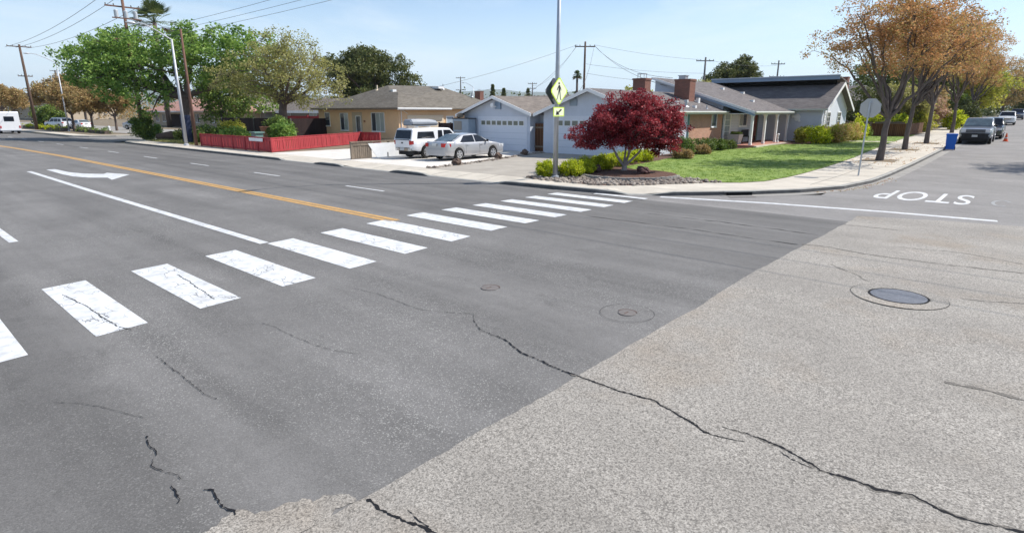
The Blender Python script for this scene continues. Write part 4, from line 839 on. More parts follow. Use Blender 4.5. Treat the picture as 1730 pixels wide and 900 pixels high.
# cabinet left of the left garage
t = thing('storage_cabinet', 'grey storage cabinet with two dark mesh panels beside the left garage', 'cabinet', (-31.0, 29.9, 0.16)); mb = MB(); mb.box(-31.95, -30.35, 29.6, 30.3, 0.16, 2.28); mb.build('case', 'fasciaback', t)
for z in (0.75, 1.5):
    mb = MB(); mb.box(-31.85, -31.05, 29.585, 29.6, z, z + 0.62); mb.build('mesh_panel', 'wallgrey', t)
mb = MB(); mb.box(-32.0, -30.3, 29.55, 30.35, 2.28, 2.34); mb.build('lid', 'wooddark', t)
t = MB(); t.blob((-31.6, 29.95, 2.5), (0.3, 0.22, 0.17), 3, 2, 0.3)
one(t, 'storage_bag', 'woodgrey', 'brown bundle lying on top of the grey cabinet', 'bundle')
t = thing('side_fence', 'dark brown board fence between the tan house and the cabinet', 'fence', (-33.2, 30.6, 0.16)); mb = MB(); mb.box(-34.6, -32.05, 30.6, 30.65, 0.16, 1.95); mb.build('boards', 'wooddark', t)
for x in (-34.6, -33.3): mb = MB(); mb.box(x, x + 0.1, 30.5, 30.6, 0.16, 2.0); mb.build('post', 'wooddark', t)

# ------------------------------------------------------------------ tan house
H3 = thing('tan_house', 'single storey tan stucco house with a broad grey-brown hip roof', 'house', (-52.0, 41.0, 0.2))
tz = 0.22
mb = MB(); mb.box(-59.4, -45.3, 35.0, 35.15, tz - 0.4, 3.05); mb.build('front_wall', 'walltan', H3)
mb = MB(); mb.box(-45.45, -45.3, 35.15, 49, tz - 0.4, 3.05); mb.build('side_wall', 'walltan', H3)
mb = MB(); mb.box(-59.4, -59.25, 35.15, 49, tz - 0.4, 3.05); mb.build('side_wall', 'walltan', H3)
mb = MB()
ze = 3.12; A = (-60.0, 34.5, ze); B = (-44.75, 34.5, ze); Cc = (-44.75, 49.5, ze); D = (-60.0, 49.5, ze); r1 = (-52.4, 39.3, 5.5); r2 = (-50.4, 44.8, 5.5)
slab(mb, [A, B, r1]); slab(mb, [B, Cc, r2, r1]); slab(mb, [Cc, D, r2]); slab(mb, [D, A, r1, r2]); mb.build('roof', 'rooftan', H3)
mb = MB()
f1 = (-48.3, 37.4, 4.68); f0 = (-53.4, 37.4, 4.68)
slab(mb, [(-60.0, 34.46, ze + 0.03), (-44.7, 34.46, ze + 0.03), f1, f0], 0.05); slab(mb, [(-44.7, 34.46, ze + 0.03), (-44.72, 41.0, ze + 0.03), f1], 0.05); mb.build('front_hip_roof', 'rooftan', H3)
mb = MB(); board(mb, (-60.0, 34.44, ze + 0.02), (-44.68, 34.44, ze + 0.02), 0.16, 0.03, (0, -1, 0)); mb.build('eave_board', 'woodgrey', H3)
mb = MB(); board(mb, (-44.68, 34.44, ze + 0.02), (-44.68, 41.2, ze + 0.02), 0.2, 0.03, (1, 0, 0)); mb.tube([(-44.6, 34.44, ze - 0.05), (-44.6, 41.2, ze - 0.05)], 0.06, 8); mb.build('rain_gutter', 'trimwhite', H3)
mb = MB(); mb.box(-45.3, -45.22, 36.0, 40.6, tz, 2.45); d = mb.build('garage_door', 'walllight', H3)
mb = MB()
for k in range(1, 4): mb.box(-45.22, -45.212, 36.0, 40.6, tz + 0.56 * k, tz + 0.56 * k + 0.02)
mb.build('panel_groove', 'wallbeige', d)
window(H3, (-45.3, 41.1, tz), (0, 1, 0), 0.85, 2.05, (1, 0, 0), 'trimwhite', 'fasciaback', 1, 1, name='door', fw=0.1, label='white side door right of the garage door')
window(H3, (-58.05, 35.0, 1.35), (1, 0, 0), 0.85, 1.3, (0, -1, 0), 'trimwhite', 'glass', 1, 2)
window(H3, (-55.1, 35.0, 0.95), (1, 0, 0), 1.35, 1.65, (0, -1, 0), 'trimwhite', 'glass', 2, 1, curtain=(0.5, 1.0))
window(H3, (-49.55, 35.0, 0.95), (1, 0, 0), 2.0, 1.7, (0, -1, 0), 'trimwhite', 'glass', 3, 1, curtain=(0.33, 1.0))
mb = MB(); mb.box(-53.0, -51.2, 34.99, 35.0, tz, 2.75); mb.build('entry_recess', 'wallbeige', H3)
window(H3, (-52.2, 34.98, tz), (1, 0, 0), 0.7, 2.1, (0, -1, 0), 'trimwhite', 'glass', 1, 1, name='door', fw=0.08, label='glazed front door in the shaded entry')
mb = MB(); mb.box(-50.9, -50.7, 34.92, 35.0, 1.75, 1.95); mb.build('wall_lamp', 'pot', H3)
for (x, y, z) in ((-50.1, 38.2, 4.85),): box_vent(H3, x, y, z, 0.45)
vent_pipe(H3, -53.0, 38.3, 5.0, 0.5, 0.09, 'walllight'); vent_pipe(H3, -49.5, 44.5, 5.2, 0.5, 0.06); vent_pipe(H3, -47.6, 47.0, 4.4, 0.4, 0.08)
mb = MB(); mb.box(-50.6, -49.0, 43.4, 44.2, 5.2, 5.42); mb.build('skylight', 'trimwhite', H3)
mb = MB(); mb.tube([(-45.26, 35.3, 3.0), (-45.24, 35.3, 0.3)], 0.04, 8); mb.tube([(-45.2, 35.3, 3.0), (-45.2, 36.0, 2.6)], 0.03, 6); mb.build('downpipe', 'trimwhite', H3)

# ------------------------------------------------------------------ grey gabled house behind the red fence, pink-roofed house on the far block, roofs further off
H4 = thing('grey_house', 'grey gabled house with beige roof behind the red fence', 'house', (-88.0, 47.0, 0.35))
mb = MB(); mb.extr([(-102, 44, 0.2), (-90.2, 44, 0.2), (-90.2, 44, 3.0), (-95.4, 44, 5.7), (-102, 44, 3.0)], (0, 0.2, 0)); mb.box(-90.2, -72.8, 46.0, 46.2, 0.2, 3.0); mb.box(-90.4, -90.2, 44.2, 46, 0.2, 3.0); mb.build('wall', 'wallgrey', H4)
mb = MB(); slab(mb, [(-102.6, 43.4, 2.75), (-95.4, 43.4, 5.85), (-95.4, 54, 5.85), (-102.6, 54, 2.75)], 0.12); slab(mb, [(-95.4, 43.4, 5.85), (-89.4, 43.4, 2.85), (-89.4, 54, 2.85), (-95.4, 54, 5.85)], 0.12)
slab(mb, [(-91.5, 45.3, 2.95), (-72.2, 45.3, 2.95), (-72.2, 50, 4.75), (-91.5, 50, 4.75)], 0.12); slab(mb, [(-91.5, 50, 4.75), (-72.2, 50, 4.75), (-72.2, 55, 2.95), (-91.5, 55, 2.95)], 0.12); mb.build('roof', 'roofbrown', H4)
mb = MB(); board(mb, (-95.4, 43.4, 5.85), (-89.4, 43.4, 2.85), 0.25, 0.05, (0, -1, 0), 0.01); board(mb, (-102.6, 43.4, 2.75), (-95.4, 43.4, 5.85), 0.25, 0.05, (0, -1, 0), 0.01); board(mb, (-89.4, 45.3, 2.95), (-72.2, 45.3, 2.95), 0.35, 0.05, (0, -1, 0)); mb.build('fascia', 'trimwhite', H4)
for x in (-99.2, -95.0, -93.0): window(H4, (x, 44, 1.6), (1, 0, 0), 1.1, 0.9, (0, -1, 0), cols=1)
for x in (-88.2, -80.5, -77): window(H4, (x, 46.0, 1.7), (1, 0, 0), 2.0, 0.9, (0, -1, 0), glass='curtain', cols=2)
H5 = thing('pink_roof_house', 'beige house with pinkish tiled hip roof on the far block behind the big green tree', 'house', (-112, 44, 0.3))
mb = MB(); mb.box(-128, -92, 40.0, 50, 0.2, 3.0); mb.build('wall', 'wallbeige', H5)
mb = MB(); a = [(-129, 39, 2.95), (-110, 39, 2.95), (-110, 51, 2.95), (-129, 51, 2.95)]; slab(mb, [a[0], a[1], (-115, 45, 5.4), (-123, 45, 5.4)]); slab(mb, [a[1], a[2], (-115, 45, 5.4)]); slab(mb, [a[2], a[3], (-123, 45, 5.4), (-115, 45, 5.4)]); slab(mb, [a[3], a[0], (-123, 45, 5.4)])
b = [(-110.5, 38.3, 2.95), (-90.5, 38.3, 2.95), (-90.5, 51, 2.95), (-110.5, 51, 2.95)]; slab(mb, [b[0], b[1], (-96, 44.5, 5.2), (-105, 44.5, 5.2)]); slab(mb, [b[1], b[2], (-96, 44.5, 5.2)]); slab(mb, [b[2], b[3], (-105, 44.5, 5.2), (-96, 44.5, 5.2)]); slab(mb, [b[3], b[0], (-105, 44.5, 5.2)]); mb.build('roof', 'roofpink', H5)
mb = MB(); mb.box(-129, -90.5, 38.9, 38.96, 2.7, 2.94); mb.build('eave_board', 'trimwhite', H5)
mb = MB(); mb.box(-118.5, -113.5, 39.9, 40.0, 0.3, 2.4); mb.build('garage_door', 'wooddark', H5)
for x in (-126, -122.5, -111.5, -107, -101, -96): window(H5, (x, 40, 1.1), (1, 0, 0), 1.5, 1.3, (0, -1, 0))
H6 = thing('grey_roof_house', 'house with a grey roof and brick chimney showing behind the white gable wing', 'house', (-21, 88, 1.1))
mb = MB(); mb.box(-27, -15.5, 84, 94, 0.8, 3.8); mb.build('wall', 'wallbeige', H6)
mb = MB(); slab(mb, [(-28, 83, 3.7), (-14.8, 83, 3.7), (-17.5, 89, 6.1), (-25, 89, 6.1)], 0.12); slab(mb, [(-14.8, 83, 3.7), (-14.8, 95, 3.7), (-17.5, 89, 6.1)], 0.12); slab(mb, [(-14.8, 95, 3.7), (-28, 95, 3.7), (-25, 89, 6.1), (-17.5, 89, 6.1)], 0.12); mb.build('roof', 'roofgrey', H6)
chimney(H6, -19.2, -18.2, 82.0, 83.0, 1.0, 6.9, cap=False)
window(H6, (-19.5, 84, 1.8), (1, 0, 0), 2.2, 1.2, (0, -1, 0))
H7 = thing('far_chimney_house', 'distant low roof with a brick chimney seen between the tan house and the left garage', 'house', (-81, 82, 1.0))
mb = MB(); mb.box(-95, -75, 82, 92, 0.8, 3.6); mb.build('wall', 'wallbeige', H7)
mb = MB(); slab(mb, [(-96, 81, 3.5), (-74, 81, 3.5), (-78, 87, 5.4), (-92, 87, 5.4)]); slab(mb, [(-74, 81, 3.5), (-74, 93, 3.5), (-78, 87, 5.4)]); slab(mb, [(-74, 93, 3.5), (-96, 93, 3.5), (-92, 87, 5.4), (-78, 87, 5.4)]); mb.build('roof', 'rooftan', H7)
chimney(H7, -81.6, -80.2, 81.4, 82.4, 1.0, 6.6)
H8 = thing('far_white_building', 'long low building with a white roof edge at the far left', 'building', (-260, 40, 0.2))
mb = MB(); mb.box(-300, -225, 46, 60, 0, 7.2); mb.build('wall', 'wallbeige', H8)
mb = MB(); mb.box(-301, -224, 45, 61, 7.2, 8.6); mb.build('roof', 'trimwhite', H8)

# ------------------------------------------------------------------ fences and walls
def picket_section(mb, a, b, z, h, m=None, w=0.19, th=0.02, n=(0, -1, 0)):
    a, b = Vector(a), Vector(b); L = (b - a).length; u = (b - a) / L; k = int(L / w); n = Vector(n)
    rd = random.Random(int(L * 100))
    for i in range(k):
        p = a + u * (L * i / k); zz = hp(p.x, p.y) if z is None else z
        mb.obox(Vector((p.x, p.y, zz + 0.04)), u * (L / k - 0.032), n * (th * rd.uniform(0.4, 2.2)), (0, 0, h - 0.04 + rd.uniform(-0.008, 0.008)))
RF = thing('red_fence', 'low red painted board fence turning the corner of the tan house yard', 'fence', (-38.4, 18.9, 0.12))
P0, P1, P2, P3 = (-50.3, 19.0), (-38.4, 18.95), (-43.4, 29.4), (-40.8, 29.5)
mb = MB(); picket_section(mb, (*P0, 0), (*P1, 0), None, 0.92); mb.build('front_boards', 'redwood', RF)
u = (Vector((*P2, 0)) - Vector((*P1, 0))).normalized(); nn = Vector((u.y, -u.x, 0))
mb = MB(); picket_section(mb, (*P1, 0), (*P2, 0), None, 0.92, n=nn); mb.build('side_boards', 'redwood', RF)
mb = MB(); a = Vector((*P2, 0)); b = Vector((*P3, 0)); picket_section(mb, a, b, None, 0.92); mb.build('return_boards', 'redwood', RF)
mb = MB()
for (p, q, k) in ((P0, P1, Vector((0, -1, 0))), (P1, P2, nn), (P2, P3, Vector((0, -1, 0)))):
    a = Vector((*p, hp(*p))); b = Vector((*q, hp(*q)))
    for z, hh, o_ in ((0.02, 0.12, 0.03), (0.92, 0.05, 0.05)): mb.obox(a + Vector((0, 0, z)) - k * 0.03, b - a, k * (o_ + 0.03), (0, 0, hh))
    mb.obox(a + Vector((0, 0, 0.76)) + k * 0.02, b - a, k * 0.02, (0, 0, 0.08))
mb.build('rail', 'redwood', RF)
for p, q, n in ((P0, P1, 6), (P1, P2, 4), (P2, P3, 2)):
    for i in range(n + (1 if q == P3 else 0)):
        t_ = i / n; x, y = p[0] + (q[0] - p[0]) * t_, p[1] + (q[1] - p[1]) * t_; mb = MB(); z = hp(x, y); mb.box(x - 0.055, x + 0.055, y - 0.07, y + 0.04, z, z + 0.98); mb.build('post', 'redwood', RF)
t = MB(); t.obox((-41.4, 18.84, 0.80), (2.0, 0.0, 0), (0, -0.03, 0), (0, 0, 0.22)); one(t, 'house_plaque', 'trimwhite', 'white blank plaque on the red fence by its corner', 'plaque')
RG = thing('red_yard_fence', 'tall dark red fence between the grey house and the tan house', 'fence', (-64, 37.5, 0.28)); mb = MB(); mb.box(-72.5, -59.7, 37.5, 37.56, 0.2, 2.3); mb.build('boards', 'redpanel', RG)
for x in (-66.3, -63.8): mb = MB(); mb.box(x, x + 0.35, 37.38, 37.5, 0.2, 2.4); mb.build('post', 'redwood', RG)
BF = thing('dark_fence', 'tall dark board fence behind the red fence yard', 'fence', (-66, 30.0, 0.2)); mb = MB(); mb.box(-75, -58.0, 31.0, 31.06, 0.1, 2.1); mb.box(-58.06, -58.0, 31.06, 37.0, 0.1, 2.1); mb.build('boards', 'wooddark', BF)
for x in (-74.9, -70.7, -66.5, -62.3, -58.1): mb = MB(); mb.box(x, x + 0.1, 30.9, 31.0, 0.1, 2.15); mb.build('post', 'polegrey', BF)
# weathered low fence with white boards by the driveway
WF = thing('driveway_fence', 'low weathered fence with white boards along the bright driveway', 'fence', (-29.2, 19.2, 0.13))
x0, y0, y1 = -29.15, 19.0, 29.6; z0 = hp(x0, 22)
mb = MB(); mb.box(x0 - 0.05, x0 + 0.05, y0, y0 + 0.14, z0 - 0.05, z0 + 0.95); mb.build('post', 'woodgrey', WF)
for y in (21.6, 24.3, 27.0, 29.5): mb = MB(); mb.box(x0 - 0.05, x0 + 0.04, y, y + 0.12, z0 - 0.05, z0 + 0.93); mb.build('post', 'woodgrey', WF)
mb = MB(); mb.box(x0 - 0.07, x0 + 0.09, y0 - 0.02, y1, z0 + 0.93, z0 + 1.0); mb.build('cap_rail', 'woodgrey', WF)
mb = MB(); rd = random.Random(4)
for k in range(9): mb.box(x0 - 0.01 + rd.uniform(0, 0.01), x0 + 0.02 + rd.uniform(0, 0.02), y0 + 0.16 + k * 0.14, y0 + 0.285 + k * 0.14, z0 + 0.02, z0 + 0.86)
mb.box(x0 + 0.035, x0 + 0.06, y0 + 0.14, y0 + 1.5, z0 + 0.76, z0 + 0.92)
mb.build('weathered_boards', 'woodgrey', WF)
mb = MB(); mb.extr([(x0 + 0.045, 20.15, z0 + 0.86), (x0 + 0.045, y1, z0 + 0.86), (x0 + 0.045, y1, z0 + 0.02), (x0 + 0.045, 20.75, z0 + 0.02)], (0.03, 0, 0)); mb.build('white_boards', 'trimwhite', WF)
mb = MB(); mb.box(x0 + 0.075, x0 + 0.085, 21.5, 21.56, z0 + 0.05, z0 + 0.3); mb.box(x0 + 0.075, x0 + 0.085, 23.1, 23.14, z0 + 0.02, z0 + 0.22); mb.build('gap', 'wooddark', WF)
# brown fence and hedge on the side street beyond the second lawn
SF = thing('brown_fence', 'low brown board fence under the yellow-green hedge beyond the lawn', 'fence', (-11, 62, 0.65)); mb = MB(); zz = hp(-11, 63) - 0.05
mb.box(-12.9, -8.6, 62.5, 62.56, zz, zz + 1.15); mb.box(-8.66, -8.6, 62.56, 72, zz, zz + 1.15); mb.build('boards', 'woodgate', SF)
for x in (-12.9, -11.5, -10.1, -8.7): mb = MB(); mb.box(x, x + 0.1, 62.42, 62.5, zz, zz + 1.22); mb.build('post', 'woodgrey', SF)
mb = MB(); mb.box(-12.95, -8.55, 62.40, 62.6, zz + 1.16, zz + 1.2); mb.build('cap_rail', 'woodgrey', SF)
# edging wall of the maple bed
mb = MB(); arc = [(-12.9 + 2.15 * math.cos(a), 22.0 + 2.0 * math.sin(a)) for a in np.linspace(-2.9, 0.25, 30)]
rd = random.Random(8)
for a, b in zip(arc[:-1], arc[1:]):
    d = Vector((b[0] - a[0], b[1] - a[1], 0)); n = Vector((d.y, -d.x, 0)).normalized(); mb.obox((a[0], a[1], hp(*a) - 0.02), d * 0.94, n * 0.13, (0, 0, 0.15 + rd.uniform(-0.01, 0.012)))
one(mb, 'edging_wall', 'gutter', 'low curved stone edging round the red maple bed', 'edging', base=(-12.9, 20.0, 0.12))
struct(sheet('planting_bed', [(-12.9 + 2.14 * math.cos(a), 22.0 + 1.98 * math.sin(a)) for a in np.linspace(-math.pi, math.pi, 40)[:-1]], hp, 'mulch', 0.09, (1, 1)), 'raised round bed of dark bark under the maple')

# ------------------------------------------------------------------ vehicles
def wheel(parent, x, y, r, wdt, side, rim='rim', spokes=5):
    mb = MB(); mb.lathe((x, y, r), [(r * 0.62, -wdt / 2), (r * 0.95, -wdt / 2), (r, -wdt / 2 + 0.03), (r, wdt / 2 - 0.03), (r * 0.95, wdt / 2), (r * 0.62, wdt / 2)], 28, 'x'); w_ = mb.build('wheel', 'tyre', parent, smooth=False)
    mb = MB(); xo = x + side * (wdt / 2 + 0.004); mb.lathe((xo, y, r), [(r * 0.64, -0.012), (r * 0.66, 0.012), (r * 0.58, 0.014), (r * 0.55, -0.005)], 28, 'x')
    for k in range(spokes):
        a = 2 * math.pi * k / spokes + 0.3; c, s_ = math.cos(a), math.sin(a); p = Vector((xo - 0.01, y + s_ * r * 0.14, r - c * r * 0.14))
        mb.obox(p, (0, c * r * 0.56, s_ * r * 0.56), (0.022, 0, 0), (0, -s_ * r * 0.28, c * r * 0.28))
    mb.lathe((xo, y, r), [(r * 0.17, -0.01), (r * 0.15, 0.03)], 14, 'x'); mb.build('rim', rim, w_)
    mb = MB(); mb.lathe((xo - side * 0.03, y, r), [(r * 0.56, -0.01), (r * 0.56, 0.01)], 20, 'x'); mb.build('brake_disc', 'blackplastic', w_)
def car(name, label, cat, loc, rz, sp, group=None):
    t = thing(name, label, cat, loc, rz, group, world=False)
    L, W = sp['L'] / 2, sp['W'] / 2; deck = sp['deck']; cab = sp['cab']; wy = sp['wheels']; r = sp['r']; sill = sp.get('sill', 0.24)
    dy, dz = zip(*deck); cy, cz = zip(*cab); zb0 = sp['belt']; zr = max(cz); Wb = W * 0.93; Wr = W * sp.get('tumble', 0.72)
    def half(y):
        e = min((L - abs(y)) / 0.42, 1.0); e = max(e, 0.0); return W * (0.80 + 0.20 * math.sqrt(1 - (1 - e) ** 2))
    ys_ = sorted(set([round(-L + 0.04 * k, 3) for k in range(int(2 * L / 0.04) + 1)] + [L] + [-L + 0.01, L - 0.01]))
    ra = r + 0.055
    def bot(y):
        z = sill + (0.10 * max(0, (abs(y) - (L - 0.5)) / 0.5))
        for w0 in wy:
            d = abs(y - w0)
            if d < ra: z = max(z, r + math.sqrt(ra * ra - d * d) - 0.01)
        return z
    tl = [0, 0.12, 0.35, 0.6, 0.8, 0.92, 1.0]; pl = [0.94, 0.975, 1.0, 0.995, 0.975, 0.95, 0.89]
    vs = []; n = 2 * len(tl) + 1
    for y in ys_:
        zt = float(np.interp(y, dy, dz)); b = bot(y); h = half(y); row = []
        for tt, p in zip(tl, pl): row.append((h * p, y, b + (zt - b) * tt))
        vs += row + [(0, y, zt + 0.025)] + [(-a, y_, z_) for a, y_, z_ in row[::-1]]
    m_ = len(ys_); fs = [(i * n + k, i * n + k + 1, (i + 1) * n + k + 1, (i + 1) * n + k) for i in range(m_ - 1) for k in range(n - 1)]
    fs += [tuple(range(n)), tuple((m_ - 1) * n + k for k in range(n))[::-1]]
    mb = MB(); mb.add(vs, fs)
    # greenhouse
    def xw(z): return Wb + (Wr - Wb) * (z - zb0) / (zr - zb0)
    cs = sorted(set([cy[0] + 0.03 * k for k in range(int((cy[-1] - cy[0]) / 0.03) + 1)] + [cy[-1]])); vs = []; tl2 = [0, 0.5, 0.9, 1.0]
    for y in cs:
        zt = float(np.interp(y, cy, cz)); zlow = zb0 - 0.06; row = []
        for tt in tl2:
            z = zlow + (zt - zlow) * tt; row.append((xw(z) - (0.05 if tt == 1.0 else 0), y, z))
        vs += row + [(0, y, zt + 0.02)] + [(-a, y_, z_) for a, y_, z_ in row[::-1]]
    n2 = 2 * len(tl2) + 1; fs = [(i * n2 + k, i * n2 + k + 1, (i + 1) * n2 + k + 1, (i + 1) * n2 + k) for i in range(len(cs) - 1) for k in range(n2 - 1)] + [tuple(range(n2)), tuple((len(cs) - 1) * n2 + k for k in range(n2))[::-1]]
    mb.add(vs, fs); mb.build('body', sp['paint'], t, smooth=False)
    mb = MB(); mb.box(-W + 0.16, W - 0.16, -L + 0.25, L - 0.25, 0.2, zb0 - 0.3); mb.build('underbody', 'blackplastic', t)
    gl = sp.get('glass', 'carglass')
    for poly in sp['side']:
        for s in (-1, 1):
            mb = MB(); mb.extr([(s * (xw(z) + 0.002), y, z) for y, z in poly], (s * 0.008, 0, 0)); mb.build('side_window', gl, t)
    for nm, (ya, za, yb, zb_) in sp['ends'].items():
        ya_, za_, yb_, zb2 = ya, za, yb, zb_; nrm = Vector((0, (zb_ - za), -(yb - ya))); nrm = -nrm if nrm.z < 0 else nrm; nrm.normalize()
        a0, a1 = xw(za) - 0.08, xw(zb_) - 0.09; o_ = nrm * 0.03
        mb = MB(); mb.extr([(-a0, ya + o_.y * .6, za + o_.z * .6), (a0, ya + o_.y * .6, za + o_.z * .6), (a1, yb + o_.y * .6, zb_ + o_.z * .6), (-a1, yb + o_.y * .6, zb_ + o_.z * .6)], nrm * 0.014); mb.build(nm, sp.get('wglass', gl), t)
    for w0 in wy:
        for s in (-1, 1): wheel(t, s * (W - 0.12), w0, r, 0.22, s, sp.get('rim', 'rim'), sp.get('spokes', 5))
    for s in (-1, 1):
        if 'tail' in sp:
            y0, y1, z0, z1, wd = sp['tail']; mb = MB(); hw = half(-L + 0.02)
            mb.add([(s * (hw - wd), -L - 0.012, z0), (s * (hw + 0.00), -L - 0.012, z0), (s * (half(-L + y1) + 0.008), -L + y1, z0 + 0.03), (s * (hw - wd), -L - 0.012, z1), (s * (hw + 0.00), -L - 0.012, z1), (s * (half(-L + y1) * 0.985 + 0.008), -L + y1, z1 - 0.02)], [(0, 1, 4, 3), (1, 2, 5, 4)])
            o_ = mb.build('taillight', 'redlamp', t)
        if 'head' in sp:
            y1, z0, z1, wd = sp['head']; hw = half(L - 0.02); mb = MB()
            mb.add([(s * (hw - wd), L + 0.012, z0), (s * hw, L + 0.012, z0), (s * (half(L - y1) + 0.008), L - y1, z0 + 0.03), (s * (hw - wd), L + 0.012, z1), (s * hw, L + 0.012, z1), (s * (half(L - y1) * 0.985 + 0.008), L - y1, z1 - 0.01)], [(0, 1, 4, 3), (1, 2, 5, 4)])
            mb.build('headlight', 'whitelamp', t)
        my, mz = sp['mirror']; mb = MB(); mb.blob((s * (xw(mz) + 0.14), my, mz), (0.10, 0.05, 0.075), 2, 2, 0.0); mb.tube([(s * (xw(mz)), my, mz - 0.03), (s * (xw(mz) + 0.1), my, mz - 0.02)], 0.02, 6); mb.build('wing_mirror', sp.get('mirrorm', 'blackplastic'), t)
        for hy in sp['handles']:
            mb = MB(); mb.box(s * (W - 0.005) - 0.012, s * (W - 0.005) + 0.012, hy, hy + 0.16, zb0 - 0.16, zb0 - 0.12); mb.build('door_handle', sp.get('handlem', sp['paint']), t)
            mb = MB(); mb.box(s * (W * 0.998) - 0.003, s * (W * 0.998) + 0.003, hy - 0.1, hy - 0.09, sill + 0.1, zb0 - 0.06); mb.build('door_gap', 'blackplastic', t)
    bz0, bz1 = sp['bumper']
    for e, nm in ((-1, 'rear_bumper'), (1, 'front_bumper')):
        hw = half(L - 0.05); mb = MB(); pts = [(-hw - 0.01, e * (L - 0.28), 0), (-hw * 0.96, e * (L - 0.02), 0), (-hw * 0.7, e * (L + 0.05), 0), (hw * 0.7, e * (L + 0.05), 0), (hw * 0.96, e * (L - 0.02), 0), (hw + 0.01, e * (L - 0.28), 0)]
        mb.extr([(p[0], p[1], bz0) for p in pts], (0, 0, bz1 - bz0)); mb.build(nm, sp.get('bumperm', {}).get(e, sp['paint']), t)
    mb = MB(); pz = sp.get('platez', 0.8); mb.box(-0.17, 0.17, -L - 0.065, -L - 0.02, pz, pz + 0.15); mb.build('number_plate', 'plate', t)
    mb = MB(); mb.box(-0.17, 0.17, L + 0.055, L + 0.065, bz0 + 0.1, bz0 + 0.25); mb.build('number_plate', 'plate', t)
    if 'grille' in sp:
        z0, z1, hw = sp['grille']; mb = MB(); mb.box(-hw, hw, L - 0.02, L + 0.02, z0, z1); gr = mb.build('grille', 'blackplastic', t); mb = MB()
        for k in range(3): mb.box(-hw, hw, L + 0.02, L + 0.035, z0 + (z1 - z0) * (k + 0.5) / 3 - 0.02, z0 + (z1 - z0) * (k + 0.5) / 3 + 0.02)
        mb.build('grille_bar', sp.get('grillem', 'chrome'), gr)
    return t
SEDAN = dict(L=4.8, W=1.82, deck=[(-2.4, 0.60), (-2.385, 0.98), (-2.2, 1.03), (-1.7, 1.02), (0.0, 0.95), (1.1, 0.97), (1.7, 0.90), (2.15, 0.80), (2.36, 0.66), (2.4, 0.5)], cab=[(-1.85, 1.0), (-0.95, 1.39), (-0.3, 1.45), (0.2, 1.42), (1.2, 0.96)], belt=0.95, wheels=(-1.36, 1.38), r=0.325,
    side=[[(-1.25, 0.98), (-0.1, 0.97), (-0.12, 1.36), (-0.85, 1.33)], [(-0.03, 0.97), (0.98, 0.98), (0.30, 1.35), (-0.05, 1.37)]], ends={'rear_window': (-1.75, 1.03, -1.0, 1.37), 'windscreen': (1.1, 1.0, 0.32, 1.38)},
    tail=(0, 0.40, 0.74, 0.95, 0.25), head=(0.5, 0.62, 0.80, 0.4), mirror=(0.85, 1.03), handles=(-0.75, 0.35), bumper=(0.28, 0.62), paint='carsilver', platez=0.80, tumble=0.68, wglass='carglass2', grille=(0.55, 0.72, 0.4))
car('silver_sedan', 'silver four-door sedan parked on the bright driveway facing the left garage', 'car', (-24.95, 24.08, 0.13), 0.0, SEDAN)
TRUCK = dict(L=5.1, W=1.72, deck=[(-2.55, 0.62), (-2.54, 1.08), (1.1, 1.08), (1.3, 1.08), (2.3, 1.0), (2.5, 0.92), (2.55, 0.6)], cab=[(-2.54, 1.05), (-2.36, 1.66), (-2.2, 1.72), (-0.6, 1.72), (0.4, 1.70), (0.55, 1.67), (1.25, 1.10)], belt=1.08, wheels=(-1.45, 1.6), r=0.365, sill=0.42,
    side=[[(-2.1, 1.14), (-0.75, 1.14), (-0.82, 1.52), (-2.0, 1.52)], [(-0.5, 1.12), (-0.12, 1.12), (-0.14, 1.58), (-0.46, 1.58)], [(-0.02, 1.12), (0.95, 1.14), (0.5, 1.58), (-0.02, 1.59)]], ends={'rear_window': (-2.50, 1.12, -2.38, 1.60), 'windscreen': (1.15, 1.14, 0.6, 1.62)},
    tail=(0, 0.16, 0.80, 1.04, 0.16), head=(0.3, 0.75, 0.92, 0.3), mirror=(0.85, 1.2), handles=(-0.05,), bumper=(0.45, 0.60), bumperm={-1: 'chrome', 1: 'blackplastic'}, paint='carwhite', platez=0.47, tumble=0.84, grille=(0.72, 0.92, 0.5), spokes=6)
tr = car('pickup_truck', 'white pickup with a white camper shell parked beside the silver sedan', 'pickup truck', (-27.45, 23.95, 0.13), 0.0, TRUCK)
mb = MB(); mb.box(-0.62, 0.62, -2.575, -2.555, 0.64, 1.04); tgt = mb.build('tailgate', 'carwhite', tr)
mb = MB(); mb.box(-0.08, 0.08, -2.585, -2.575, 0.86, 0.94); mb.build('tailgate_handle', 'blackplastic', tgt)
mb = MB(); mb.box(-0.64, 0.64, -2.57, -2.555, 1.06, 1.09); mb.box(-0.64, 0.64, -2.57, -2.555, 0.60, 0.625); mb.build('tailgate_gap', 'blackplastic', tr)
mb = MB()
for y in (-1.9, -1.0): mb.tube([(-0.66, y, 1.72), (-0.66, y, 1.80), (0.66, y, 1.80), (0.66, y, 1.72)], 0.02, 6)
mb.build('roof_rack', 'trimwhite', tr)
t = thing('roof_box', 'grey and white cargo box on the roof rack of the white pickup', 'roof box', (-27.5, 22.9, 1.95)); mb = MB()
prof = [(-1.0, 0.10, 0.33), (-0.92, 0.03, 0.39), (-0.3, 0.0, 0.41), (0.4, 0.0, 0.40), (0.9, 0.02, 0.33), (1.05, 0.10, 0.22)]; vs = []
